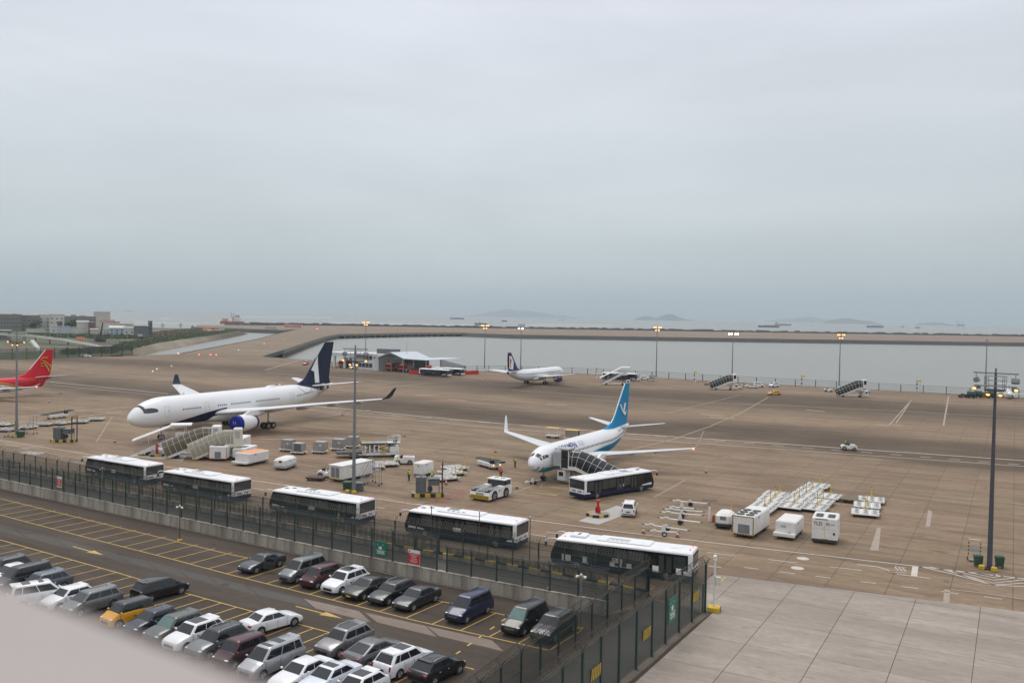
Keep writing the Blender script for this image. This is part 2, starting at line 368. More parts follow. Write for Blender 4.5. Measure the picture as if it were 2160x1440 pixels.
# ------------------------------------------------------------------ car park, patrol strip, bus lane, pale concrete
WALL = px((-260, 971), (0, 1029), (222, 1078), (444, 1126.7), (612, 1164), (780, 1200), (940, 1233), (1100, 1264), (1278, 1296.5))
F2 = px((-260, 938), (0, 993), (60, 1004), (300, 1054), (560, 1106), (760, 1145.5), (889, 1171), (1010, 1191), (1124, 1211), (1250, 1236), (1364, 1259))
F3 = px((1364, 1259), (1329, 1285), (1299, 1307), (1268, 1329), (1234, 1352), (1199, 1378), (1160, 1408), (1110, 1447), (1040, 1505), (960, 1575))
F4 = px((1487, 1294), (1450, 1321), (1425.6, 1342), (1399, 1364), (1372, 1389), (1341, 1415), (1309, 1441), (1268, 1476), (1210, 1530), (1140, 1600))
car_park = sheet('car_park', WALL + [F3[1], F3[-1], G(900, 1640), G(-200, 1500), G(-900, 1150)], 'asphalt', -.004)
sheet('patrol_strip', [p for p in F2] + WALL[::-1], 'asphalt_grey', -.003)
sheet('gate_road', [F3[0]] + F4[:1] + F4[1:] + F3[:0:-1], 'asphalt_grey', -.006)
PALE = [G(1500, 1209), G(1580, 1219.6), G(1870, 1254.5), G(2160, 1289.5), G(2500, 1331), UV(20, 20), UV(-26, 20)] + F4[:0:-1] + F4[:1]
pale = sheet('pale_pavement', PALE, 'joint_tar', -.012)
def inside(P, poly):
    x, y = P[0], P[1]; c = False; n = len(poly)
    for i in range(n):
        a, b = poly[i], poly[i-1]
        if (a[1] > y) != (b[1] > y) and x < (b[0]-a[0])*(y-a[1])/(b[1]-a[1])+a[0]: c = not c
    return c
def slab_mesh(name, mname, du, dv, t=.03):
    mb = MB().cbox(-du/2+.022, du/2-.022, -dv/2+.022, dv/2-.022, -t, 0, .008); mb.add([(-du/2, -dv/2, -.010), (du/2, -dv/2, -.010), (du/2, dv/2, -.010), (-du/2, dv/2, -.010)], [(0, 1, 2, 3)], 1)
    me = bpy.data.meshes.new(name); me.from_pydata(mb.v, [], mb.f); me.materials.append(MATS[mname]); me.materials.append(MATS['joint_tar']); me.polygons.foreach_set('material_index', mb.m); return me
def clip_poly(poly, f):
    """half-plane clip: keep f(p) >= 0"""
    res = []
    for i in range(len(poly)):
        a, b = poly[i], poly[(i+1) % len(poly)]; fa, fb = f(a), f(b)
        if fa >= 0: res.append(a)
        if (fa >= 0) != (fb >= 0): res.append(a+(b-a)*(fa/(fa-fb)))
    return res
# pale slabs: each one a piece of its own, cut where the bus lane begins
sm = slab_mesh('slab', 'pale_concrete', 5.0, 6.0); npale = 0
e0, e1 = PALE[0], PALE[4]; en = Vector((-(e1-e0).y, (e1-e0).x, 0)).normalized()
if (UV(0, 40)-e0).dot(en) < 0: en = -en
ua, ub = F4[0], F4[-1]; fn = Vector((-(ub-ua).y, (ub-ua).x, 0)).normalized()
if (UV(0, 60)-ua).dot(fn) < 0: fn = -fn
vF = toUV(F4[0])[1]+3.0
for iu in range(-6, 8):
    for iv in range(-6, 7):
        uc, vc = -9.4+5*iu, 69.3+6*iv
        cs = [UV(uc+a*2.478, vc+b*2.978) for a, b in ((-1,-1),(1,-1),(1,1),(-1,1))]
        cl0 = clip_poly(cs, lambda p: (p-e0).dot(en)-.03)
        if vc < vF: cl = clip_poly(cl0, lambda p: (p-ua).dot(fn)-.45)
        else: cl = clip_poly(cl0, lambda p: toUV(p)[0]+24.3)
        if len(cl) < 3: continue
        if len(cl) == 4 and all((a-b).length < 1e-6 for a, b in zip(cl, cs)):
            link('slab', sm, pale, UV(uc, vc, 0), -R(AZV))
        else:
            mb = MB().loft([[(p.x, p.y, -.03) for p in cl], [(p.x, p.y, 0) for p in cl]], cap0=False); mb.build('slab', 'pale_concrete', pale)
        npale += 1
# apron slabs nearest the camera (beyond them the material carries the joints)
sm2 = slab_mesh('slab', 'apron_slab', SU, SVp); cand = []
for iu in range(-40, 30):
    for iv in range(8, 40):
        uc, vc = SU*iu-2.0, SVp*iv-3.5+2
        P = UV(uc, vc); d = P-Vector((0, 0, CAM_H))
        zc = d.y*_fw[1]+d.z*_fw[2]; xi = 1080+FPX*(d.dot(Vector(_r)))/zc; yi = 720-FPX*(d.dot(Vector(_u)))/zc
        if not (-60 < xi < 2230 and yi < 1500): continue
        if vc < 101 + max(0, -uc-30)*.02 + max(0, uc+20)*.0: continue
        cand.append((P.length, P))
cand.sort(key=lambda t: t[0])
for dd, P in cand[:298]: link('slab', sm2, apron, P, -R(AZV))
# ------------------------------------------------------------------ painted markings (children of the surface they lie on)
ZM = [0.006]
def strip(pts, wd, mname, parent=apron, name='painted_line', dz=0.):
    """a painted stripe along world points"""
    v = []; f = []
    for i, p in enumerate(pts):
        a = pts[max(i-1, 0)]; c = pts[min(i+1, len(pts)-1)]; t = Vector((c[0]-a[0], c[1]-a[1], 0)).normalized(); nn = Vector((-t.y, t.x, 0))*wd/2
        v += [(p[0]+nn.x, p[1]+nn.y, ZM[0]+dz), (p[0]-nn.x, p[1]-nn.y, ZM[0]+dz)]
        if i: f.append((2*i-2, 2*i-1, 2*i+1, 2*i))
    me = bpy.data.meshes.new(name); me.from_pydata(v, [], f); me.materials.append(MATS[mname]); return link(name, me, parent)
def line(mname, wd, *q, **k): return strip(px(*q), wd, mname, **k)
LANE = [(0, 928), (182, 957), (529, 1012), (867, 1062), (1300, 1120), (1580, 1153), (2160, 1219.6), (2400, 1247)]
line('white_line', .22, (-300, 872), *LANE)
line('white_line', .18, (1090, 1122), (1152, 1131)); line('white_line', .18, (350, 1027), (395, 1036)); line('white_line', .18, (790, 1092), (812, 1096))
for a, b in (((1492, 1164), (1553, 1172)), ((1619.5, 1179), (1682.5, 1186.5)), ((1750, 1194.5), (1818, 1202.5)), ((1892, 1210.5), (1963, 1219)),
             ((1570, 1196), (1599, 1199.5)), ((1644.6, 1205), (1677, 1209.5)), ((1720, 1214.5), (1753, 1218.5)), ((1815, 1226), (1848, 1230)), ((1903.5, 1236.5), (1937.5, 1240.5)), ((1985.6, 1246.5), (2022, 1251.5)), ((2075, 1257.5), (2113.5, 1263)),
             ((122, 962), (146, 967)), ((42, 953), (97, 957)), ((45, 945), (60, 947)), ((536, 1029), (556, 1032)), ((795, 1069), (811, 1072)), ((1152, 1121), (1190, 1126)), ((25, 946), (97, 957)), ((158, 974), (176, 977))):
    line('white_line', .17, a, b)
line('white_line', .2, (1808, 1189.5), (1853, 1195), (1876.5, 1203)); line('white_line', .55, (1931, 1193.5), (1928, 1214))
line('white_line', .16, (20, 949), (93, 939)); line('white_line', .16, (0, 942), (22, 945)); line('white_line', .16, (12, 937), (40, 940))
for k in range(4): line('white_line', .14, (1887-k*.3, 1194+k*4), (1911, 1197+k*3.6))                     # worn stand number seen end on
for k in range(3): line('white_line', .14, (1888+k*8, 1195+k), (1895+k*8, 1203+k))
# chevron island at the right
line('white_line', .2, (1935, 1193), (2010, 1210), (2095, 1233), (2160, 1236.5)); line('white_line', .18, (1960, 1195), (2000, 1202), (2095, 1233), (2160, 1229))
for a, b, c in (((1985, 1199.5), (2095, 1229), (2160, 1222)), ((2010, 1202), (2095, 1223), (2145, 1217.5)), ((2035, 1205), (2095, 1217), (2118, 1213.6)), ((2060, 1208), (2095, 1213), (2105, 1211))): line('white_line', .17, a, b, c)
line('faded_white', .5, (1998, 1243), (1996, 1270)); line('faded_white', .25, (2005, 1242), (2080, 1251), (2160, 1263)); line('faded_white', .2, (2040, 1229), (2110, 1237))
line('yellow_line', .15, (1512, 1235), (1530, 1216)); 
def disc(x, y, r, mname):
    P = G(x, y); me = bpy.data.meshes.new('painted_disc'); n_ = 20
    me.from_pydata([(P.x+r*math.cos(2*math.pi*i/n_), P.y+r*math.sin(2*math.pi*i/n_), ZM[0]) for i in range(n_)], [], [tuple(range(n_))]); me.materials.append(MATS[mname]); link('painted_disc', me, apron)
disc(1693.6, 1177.3, .62, 'white_line'); disc(1682, 1197.5, .62, 'white_line')
for (x, y) in ((1467, 1001), (2052, 1051)):
    line('faded_white', .15, (x-9, y-1), (x+9, y-1)); line('faded_white', .15, (x-9, y+2), (x+9, y+2))
# taxi guide lines of the apron
line('white_line', .5, (104, 805), (355, 830)); line('white_line', .5, (590, 850), (660, 856), (870, 876), (1080, 895), (1325, 914), (1620, 934), (1900, 953), (2160, 971), (2300, 980))
line('far_line', .4, (110, 812), (345, 834)); line('far_line', .42, (600, 858), (760, 876), (1080, 905), (1330, 925), (1620, 945), (1830, 960), (2160, 983), (2300, 992))
for i in range(24):
    t = 700+i*62; y0 = 866+(t-700)*.0785
    if t < 2130: line('far_line', .4, (t, y0-.5), (t+24, y0+1.2))
line('far_line', .42, (1080, 822), (1320, 839), (1480, 849), (1620, 853), (1900, 867), (2160, 881)); line('far_line', .4, (1240, 810), (1480, 823), (1620, 829), (1900, 846), (2160, 857))
line('far_line', .5, (560, 780), (640, 757)); line('far_line', .55, (560, 786), (630, 791), (720, 797), (845, 807)); line('far_line', .55, (560, 756), (640, 757.5))
line('faded_yellow', .45, (600, 822), (700, 817), (850, 806), (1000, 797)); line('faded_yellow', .45, (660, 832), (760, 824), (900, 808), (1020, 799)); line('far_line', .42, (0, 882), (120, 871), (280, 857)); line('far_line', .4, (0, 893), (140, 881), (270, 867))
line('faded_yellow', .3, (1150, 985), (1330, 948), (1420, 926), (1500, 898), (1560, 872), (1620, 838)); line('faded_yellow', .26, (1408, 871), (1560, 833))
line('faded_yellow', .45, (575, 895), (715, 874), (780, 864)); line('faded_yellow', .3, (1140, 1028), (1144, 1020), (1170, 1012)); line('faded_yellow', .22, (1085, 1038), (1180, 1003))
line('faded_yellow', .2, (1083, 1034), (1175, 1043)); line('faded_white', .3, (1875, 897), (1922, 844)); line('faded_yellow', .3, (1890, 892), (1921, 846)); line('faded_white', .4, (1990, 898), (2001, 835))
for a, b in (((1477, 873), (1528, 877)), ((1497, 880), (1550, 882)), ((1850, 894.5), (1874, 897)), ((1881, 895), (1905, 898)), ((875, 833), (912, 834)), ((945, 842), (985, 845)), ((1150, 852), (1196, 854)), ((1700, 864), (1740, 868))): line('faded_yellow', 1.2, a, b)
line('faded_white', .16, (203, 932), (237, 878)); line('faded_white', .2, (190, 938), (330, 925)); line('faded_white', .2, (1380, 1048), (1445, 1012)); line('far_line', .4, (550, 926), (720, 924))
line('red_line', .2, (960, 1025), (990, 1043), (880, 1065)); line('red_line', .2, (1010, 1070), (1080, 1050), (1190, 1048)); line('red_line', .2, (1090, 1060), (1190, 1055)); line('red_line', .2, (870, 1058), (815, 1066))
for k in range(9): line('red_line', .18, (890+k*9, 1062-k*3.2), (975+k*1, 1055-k*3.2))
for k in range(12):
    line('yellow_line', .14, (1138+k*5, 1023.5+k*.5), (1140.5+k*5, 1025.5+k*.5)); line('yellow_line', .14, (1122+k*4.6, 1037+k*.55), (1124+k*4.6, 1039.5+k*.55))
for (q, nm) in ((((1220, 1098), (1300, 1066), (1345, 1075), (1262, 1106)), 'grey_patch'), (((270, 962), (330, 942), (400, 955), (385, 972)), 'grey_patch'), (((40, 955), (60, 950), (95, 954), (78, 960)), 'grey_patch'),
                ((( 1835, 1160), (1850, 1112), (1858, 1112), (1853, 1161)), 'faded_white'), (((1952, 1110), (1958, 1075), (1966, 1078), (1962, 1110)), 'faded_white')):
    sheet('worn_patch', px(*q), nm, .003, apron)
ZM[0] = .012
# lights set in the taxiway and its edge
mat('lamp_red', (.6, .05, .03), .4, emit=(1, .12, .06), est=6); mat('lamp_orange', (.8, .3, .05), .4, emit=(1, .40, .10), est=4); mat('lamp_white', (.9, .85, .7), .4, emit=(1, .86, .6), est=3)
def marker_light(x, y, mname, label, r=.35):
    P = G(x, y); o = thing('taxiway_light', label, 'ground light', P, 0, 'lights along the taxiway'); 
    MB().cyl((0,0,0), (0,0,.22), r*.6, r*.5, 8).build('base', 'sea_wall', o); MB().ellipsoid((0,0,.45), r, r, r*.9, 8, 6).build('lens', mname, o, 60)
for x, y, mn, lb in ((376, 747, 'lamp_orange', 'orange edge light at the foot of the taxiway bridge'), (420, 749.5, 'lamp_red', 'leftmost red light across the taxiway'), (444, 749.7, 'lamp_red', 'middle red light across the taxiway'), (456, 750, 'lamp_red', 'rightmost red light across the taxiway'), (669, 694, 'lamp_red', 'red light where bridge meets runway')):
    marker_light(x, y, mn, lb, .30 if y > 700 else .7)
for x, y, lb in ((322, 785, 'small white light nearest the wide-body on the taxi curve'), (331, 780, 'second small white light on the taxi curve'), (362, 774, 'third small white light on the taxi curve'), (503, 739, 'small white light near the middle of the taxiway bridge'), (557, 726, 'small white light further along the taxiway bridge'), (598, 718, 'small white light in the upper part of the bridge'), (650, 709, 'small white light at the top of the bridge'),
                 (705, 694, 'white light where the bridge opens onto the runway'), (930, 694, 'white runway light above the fire station side canopy'), (1300, 702, 'white runway light at the picture centre')): marker_light(x, y, 'lamp_white', lb, .15)
# ------------------------------------------------------------------ walls and fences
mat('wall_concrete', (.40, .36, .30), .85, dirt=1.0, dscale=1.0, stretch=(.75, .75, .10), dcol=(.085, .065, .048), rnd=.12)
mat('post_green', (.022, .055, .048), .5, dirt=.4, dscale=3)
mat('wire_dark', (.05, .055, .05), .6, metal=.3)
mat('razor_wire', (.17, .15, .125), .5, metal=.6)
mat('kerb_yellow', (.62, .42, .03), .7, dirt=.5, dscale=3); mat('kerb_black', (.02, .02, .02), .75, dirt=.3, dscale=3, dcol=(.1, .09, .08))
m = bpy.data.materials.new('wire_mesh'); MATS['wire_mesh'] = m; n, l, b = nodes(m)          # welded mesh: wires with open squares between
b.inputs['Base Color'].default_value = (.030, .045, .042, 1); b.inputs['Roughness'].default_value = .6
tcn = n.new('ShaderNodeTexCoord'); uvn = n.new('ShaderNodeUVMap'); sp = n.new('ShaderNodeSeparateXYZ'); l.new(uvn.outputs[0], sp.inputs[0])
def _m(op, a, c=0.):
    q = n.new('ShaderNodeMath'); q.operation = op
    for i, x in enumerate((a, c)):
        if isinstance(x, (int, float)): q.inputs[i].default_value = x
        else: l.new(x, q.inputs[i])
    return q.outputs[0]
wires = [_m('LESS_THAN', _m('FRACT', _m('MULTIPLY', sp.outputs[i], k)), d) for i, k, d in ((0, 14., .32), (1, 14., .32))]
l.new(_m('MAXIMUM', *wires), b.inputs['Alpha'])
def panel_mesh(L, H, mname='wire_mesh'):
    me = bpy.data.meshes.new('mesh_panel'); me.from_pydata([(0,0,0),(L,0,0),(L,0,H),(0,0,H)], [], [(0,1,2,3)]); uv = me.uv_layers.new()
    for lo, c in zip(uv.data, ((0,0),(L,0),(L,H),(0,H))): lo.uv = c
    me.materials.append(MATS[mname]); return me
def resample(pts, step):
    """equal steps along a line of points"""
    tot = sum((b-a).length for a, b in zip(pts[:-1], pts[1:])); k = max(1, round(tot/step)); st = tot/k
    res = []; d = 0.; acc = 0.; tgt = 0.
    for a, c in zip(pts[:-1], pts[1:]):
        L = (c-a).length
        while tgt <= acc+L+1e-6 and len(res) <= k: res.append(a+(c-a)*((tgt-acc)/L)); tgt += st
        acc += L
    return res
def coil_mesh(pts, rad, pitch, r=.014, n=9, wob=.05):
    mb = MB(); rng = random.Random(5); P = resample(pts, pitch/n); line_ = []
    for i, p in enumerate(P):
        a = P[max(i-1, 0)]; c = P[min(i+1, len(P)-1)]; t = (c-a).normalized(); e = Vector((-t.y, t.x, 0)).normalized()
        th = 2*math.pi*i/n; rr_ = rad*(1+wob*math.sin(i*.37)+.06*math.sin(i*.11))
        line_.append(p+e*math.cos(th)*rr_+Vector((0,0,1))*math.sin(th)*rr_)
    mb.tube(line_, r, 3); return mb
def fence(name, label, pts, h, step, bz=0., arms='Y', coil=False, rails=(.15, .5, .85), pw=.11, mesh=True, group=None, cat='fence', az_arm=None, wire_r=.018):
    root = thing(name, label, cat, pts[0], 90, group); P = [p-pts[0] for p in resample(pts, step)]
    mb = MB().box(-pw/2, pw/2, -pw/2, pw/2, 0, h)
    if arms == 'Y':
        for s in (-1, 1): mb.cyl((0, 0, h-.05), (0, s*.34, h+.42), .03, .022, 5)
    if arms == 'L': mb.cyl((0, 0, h-.05), (0, .42, h+.4), .032, .022, 5)
    mb.box(-pw, pw, -pw, pw, 0, .02)
    pm_ = mb.build('post', 'post_green', root); first_ = True
    for i, p in enumerate(P):
        a = P[max(i-1, 0)]; c = P[min(i+1, len(P)-1)]; az_ = math.atan2((c-a).y, (c-a).x)
        o = pm_ if first_ else pm_.copy(); first_ or COL.objects.link(o); first_ = False
        o.parent = root; o.location = (p.x, p.y, bz); o.rotation_euler = (0, 0, az_)
    L0 = (P[1]-P[0]).length; pme = panel_mesh(L0, h-.12) if mesh else None
    rb = MB()
    for f in rails: rb.cyl((0,0,h*f), (L0,0,h*f), wire_r, wire_r, 4)
    rme = rb.build('wire_rail', 'wire_dark', root); first_ = True
    for a, c in zip(P[:-1], P[1:]):
        d = c-a; az_ = math.atan2(d.y, d.x); sc_ = d.length/L0
        o = rme if first_ else rme.copy(); first_ or COL.objects.link(o); first_ = False
        o.parent = root; o.location = (a.x, a.y, bz); o.rotation_euler = (0, 0, az_); o.scale = (sc_, 1, 1)
        if mesh:
            q = link('mesh_panel', pme, root, (a.x, a.y, bz+.06), az_); q.scale = (sc_, 1, 1)
    if coil:
        mb = coil_mesh([p+Vector((0,0,bz+h+.32)) for p in P], .33, .30); o = mb.build('razor_coil', 'razor_wire', root, kind='stuff')
    if arms:
        mb = MB()
        for s in ((-1, 1) if arms == 'Y' else (1,)):
            for k in (.12, .26, .4):
                for a, c in zip(P[:-1], P[1:]):
                    d = (c-a).normalized(); e = Vector((-d.y, d.x, 0))*s*k*.8
                    mb.tube([a+e+Vector((0,0,bz+h+k)), c+e+Vector((0,0,bz+h+k))], .011, 3)
        mb.build('barbed_wire', 'wire_dark', root, kind='stuff')
    return root
# concrete boundary wall of the car park, in cast panels
wall = thing('boundary_wall', 'stained grey concrete wall along the far side of the car park', 'wall', WALL[0], 90)
WP = resample(WALL, 5.2); WH = 1.15
for i, (a, c) in enumerate(zip(WP[:-1], WP[1:])):
    d = c-a; L = d.length; az_ = math.atan2(d.y, d.x); hh = WH+.15*max(0, (14-i)/14)
    mb = MB().box(.012, L-.012, .0, .30, -.05, hh-.1).cbox(.0+.006, L-.006, -.03, .33, hh-.1+.002, hh, .02)
    mb.build('wall_panel', 'wall_concrete', wall, loc=a-WALL[0], rz=az_)
strip([p+Vector((-.1, -.17, 0)) for p in WALL[1:]], .07, 'white_line', car_park, 'painted_line')
def off(pts, k):
    res = []
    for i, p in enumerate(pts):
        a = pts[max(i-1, 0)]; c = pts[min(i+1, len(pts)-1)]; t = (c-a).normalized(); res.append(p+Vector((-t.y, t.x, 0))*k)
    return res
wl = off(WALL, .15); k923 = G(923, 1233.5)
# tall stretch to the twin post, lower stretch after it
def cut(pts, x0, x1):
    res = []
    for a, c in zip(pts[:-1], pts[1:]):
        for t in np.linspace(0, 1, 9)[:-1]:
            p = a+(c-a)*float(t)
            if x0 <= p.x <= x1: res.append(p)
    if x0 <= pts[-1].x <= x1: res.append(pts[-1])
    return res
fence('wall_fence', 'tall green mesh fence standing on the car park wall', cut(wl, -99, k923.x), 2.75, 2.55, WH, 'Y', rails=(.02, .2, .38, .56, .74, .88, .98), cat='fence')
fence('low_wall_fence', 'lower green mesh fence on the right end of the car park wall', cut(wl, k923.x+.3, 99), 2.2, 2.5, WH, 'Y', rails=(.02, .25, .5, .75, .98), cat='fence')
# patrol fence on its low kerb wall
pk = thing('kerb_wall', 'low kerb wall painted yellow and black beneath the bus lane fence', 'kerb', F2[0], 90)
KP = resample(F2, 2.4); kb = MB().box(.01, 2.39, -.02, .28, 0, .45); kt = MB().box(0.005, 1.195, -.03, .29, .452, .60)
kbo = kb.build('wall_block', 'wall_concrete', pk); first = True
ky = kt.build('yellow_block', 'kerb_yellow', pk); kk = kt.build('black_block', 'kerb_black', pk)
for i, (a, c) in enumerate(zip(KP[:-1], KP[1:])):
    d = c-a; az_ = math.atan2(d.y, d.x); p0 = a-F2[0]
    o = kbo if first else kbo.copy(); first or COL.objects.link(o); o.parent = pk; o.location = p0; o.rotation_euler = (0,0,az_)
    if a.x > -14:
        for mm, t in ((ky, 0), (kk, .5)):
            q = mm.copy(); COL.objects.link(q); q.parent = pk; q.location = p0+d*t; q.rotation_euler = (0,0,az_)
    else:
        q = MB().box(.005, d.length-.005, -.03, .29, .452, .60).build('coping_block', 'wall_concrete', pk, loc=p0, rz=az_)
    first = False
bpy.data.objects.remove(ky); bpy.data.objects.remove(kk)
fence('patrol_fence', 'green fence topped with razor coil between bus lane and patrol strip', off(F2, .13), 2.45, 2.75, .6, 'L', coil=True, rails=(.02, .25, .5, .75, .98))
fence('gate_road_fence', 'inner green fence with razor coil beside the car park corner', F3, 2.65, 2.75, 0, 'Y', coil=True, rails=(.02, .25, .5, .75, .98), wire_r=.022)
fence('pavement_fence', 'tall outer green fence with razor coil along the pale pavement', F4, 4.1, 2.75, .12, 'Y', coil=True, rails=(.02, .98), pw=.15)
fence('gate_fence', 'short fence closing the gap between inner and outer fence', [F3[0]+Vector((.2,.1,0)), (F3[0]+F4[0])*.5, F4[0]+Vector((-.2,.0,0))], 2.5, 2.4, 0, None, rails=(.02, .5, .98))
kerbm = MB()
for a, c in zip(F4[:-1], F4[1:]):
    d = c-a; kerbm.T = Matrix.Translation(a) @ Matrix.Rotation(math.atan2(d.y, d.x), 4, 'Z'); kerbm.box(.0, d.length-.01, -.2, .45, -.02, .13)
kerbm.T = None
mat('kerb_brown', (.16, .125, .095), .9, dirt=.6, dscale=1)
kerbm.build('kerb', 'kerb_brown', kind='structure')
# far fence along the basin and the fence on the left
fence('basin_fence', 'dark post and rail fence along the water edge of the apron', [p+Vector((0, -3.5, 0)) for p in FAR_EDGE[3:]], 2.6, 7.2, 0, None, rails=(.18, .45, .72, .97), pw=.22, mesh=False, wire_r=.05)
fence('land_fence', 'dark mesh fence between apron and the works yard on the left', px((-120, 763), (0, 758), (140, 754.5), (279, 749)), 5.2, 6.5, 0, 'L', rails=(.03, .5, .97), pw=.30, wire_r=.06)
# signs on the fences
mat('sign_red', (.52, .018, .015), .5, dirt=.2, dscale=3); mat('sign_white', (.72, .70, .66), .55, dirt=.25, dscale=3); mat('sign_green', (.012, .16, .105), .5, dirt=.2, dscale=3)
def fence_sign(name, label, P, az, w_, h_, kind):
    """flat panel: local x to the reader's right, facing -y"""
    o = thing(name, label, 'sign', P, az, None)
    MB().box(-w_/2, w_/2, -.02, .02, 0, h_).build('board', {'red': 'sign_white', 'green': 'sign_green', 'hazard': 'kerb_black'}[kind], o)
    if kind == 'red':
        MB().box(-w_/2+.01, w_/2-.01, -.03, -.02, h_*.10, h_*.80).build('red_field', 'sign_red', o)
        t = MB(); rng = random.Random(2)
        for k in range(6):
            wl_ = w_*rng.uniform(.45, .75)
            for j in range(9):
                x = -wl_/2+wl_*j/9; t.box(x, x+wl_/9*rng.uniform(.5, .9), -.038, -.030, h_*(.72-.1*k), h_*(.72-.1*k)+h_*.035)
        t.build('small_print', 'sign_white', o, kind='stuff'); MB().box(-w_*.42, -w_*.34, -.03, -.02, h_*.84, h_*.94).build('crest', 'kerb_black', o)
    if kind == 'green':
        t = MB(); t.prism([(-.16*w_, .50*h_), (-.18*w_, .66*h_), (-.11*w_, .62*h_), (-.03*w_, .68*h_), (.05*w_, .62*h_), (.12*w_, .66*h_), (.10*w_, .50*h_), (-.03*w_, .43*h_)], -.03, -.02)
        for sx_, sz_ in ((-.25, .78), (.2, .78), (-.25, .42), (.2, .42)): t.prism([(sx_*w_-.03, sz_*h_-.04), (sx_*w_+.03, sz_*h_-.03), (sx_*w_+.02, sz_*h_+.05), (sx_*w_-.04, sz_*h_+.04)], -.03, -.02)
        t.build('emblem', 'sign_white', o)
        t = MB(); t.box(-.44*w_, .44*w_, -.03, -.02, .375*h_, .39*h_)
        for j in range(7): t.box((-.30+.09*j)*w_, (-.30+.09*j+.06)*w_, -.03, -.02, .27*h_, .35*h_)
        for k in range(2):
            for j in range(14): t.box((-.33+.05*j)*w_, (-.33+.05*j+.036)*w_, -.03, -.02, (.21-.06*k)*h_, (.24-.06*k)*h_)
        t.build('lettering', 'sign_white', o, kind='stuff')
    if kind == 'hazard':
        t = MB()
        for j in range(6): 
            x = -w_/2+w_*j/6+.01; t.prism([(x, .01), (x+w_/12, .01), (x+w_/6*.95, h_-.01), (x+w_/12*.9, h_-.01)], -.03, -.021)
        t.build('yellow_stripes', 'kerb_yellow', o)
    return o
def wall_pt(x, y): return G(x, y)
fa = az_of(WALL[4], WALL[6])
fence_sign('warning_sign', 'small red warning board on the far left of the wall fence', G(126, 1056)+Vector((0, -.12, 1.75)), fa, 1.05, 1.35, 'red')
fence_sign('notice_sign', 'green notice board with white emblem on the wall fence', G(803, 1204)+Vector((0, -.12, 1.45)), fa, 1.35, 1.4, 'green')
fence_sign('warning_sign', 'white topped red warning board beside the green notice', G(873, 1219)+Vector((0, -.14, 1.2)), fa, 1.35, 1.45, 'red')
f4a = az_of(F4[-1], F4[0])
fence_sign('notice_sign', 'green notice board hung on the tall pavement fence', G(1413, 1353)+Vector((.12, -.05, 1.55)), f4a, 1.5, 1.9, 'green')
for x, y, z, lb in ((1463, 1311, 1.75, 'striped hazard panel at the far end of the pavement fence'), (1359, 1400, 1.85, 'striped hazard panel halfway down the pavement fence'), (1251, 1492, 1.9, 'striped hazard panel at the near end of the pavement fence')):
    fence_sign('hazard_panel', lb, G(x, y)+Vector((.12, -.05, z)), f4a, 1.45, .75, 'hazard')
# ------------------------------------------------------------------ car park markings
ROW1 = [(-120, 1054), (0, 1085.5), (131, 1120), (360, 1178), (480, 1210), (880, 1309), (1158, 1371)]
ROW1B = [(-120, 1026), (0, 1051), (300, 1124), (480, 1167.5), (521, 1176), (700, 1216.5), (915, 1264), (1066, 1296.7), (1222, 1326.7)]
ROW2 = [(-120, 1107), (0, 1138), (240, 1205), (400, 1252.7), (544, 1292), (638, 1318), (700, 1334.5), (850, 1372), (980, 1405.6), (1000, 1411)]
for rw_ in (ROW1, ROW1B, ROW2): line('yellow_line', .13, *rw_, parent=car_park)
def interp(rw_, x):
    for a, c in zip(rw_[:-1], rw_[1:]):
        if a[0] <= x <= c[0]: return a[1]+(c[1]-a[1])*(x-a[0])/(c[0]-a[0])
    return rw_[-1][1]
DIV1 = [-48, -23, 2, 27, 53, 80, 109, 135.5, 165.5, 197, 227, 260, 293, 328, 364, 400, 439, 478, 519, 562, 606.7, 653, 701, 751, 800, 855.5, 911, 971, 1031, 1093, 1158]
for x in DIV1:
    p = G(x, interp(ROW1, x)); strip([p, p+dirv(32.5)*5.05], .12, 'yellow_line', car_park, dz=.003)
for i in range(34):
    x = -60+i*30+i*i*.06
    if x > 985: break
    p = G(x, interp(ROW2, x)); strip([p, p-dirv(33)*5.1], .12, 'yellow_line', car_park, dz=.003)
def floor_arrow(a, b, parent=car_park):
    A, B = G(*a), G(*b); d = (B-A).normalized(); e = Vector((-d.y, d.x, 0)); L = (B-A).length; k = L*.58
    strip([A, A+d*k], .16, 'yellow_line', parent, 'painted_arrow'); q = [A+d*k+e*.42, A+d*k-e*.42, B]
    me = bpy.data.meshes.new('painted_arrow'); me.from_pydata([(p.x, p.y, ZM[0]) for p in q], [], [(0,1,2)]); me.materials.append(MATS['yellow_line']); link('painted_arrow', me, parent)
floor_arrow((154, 1152), (218, 1170)); floor_arrow((624, 1278), (723, 1304))
for k in range(12): 
    a = (890+k*24, 1430-k*17.2); line('yellow_line', .16, a, (a[0]+9, a[1]-6), parent=car_park)
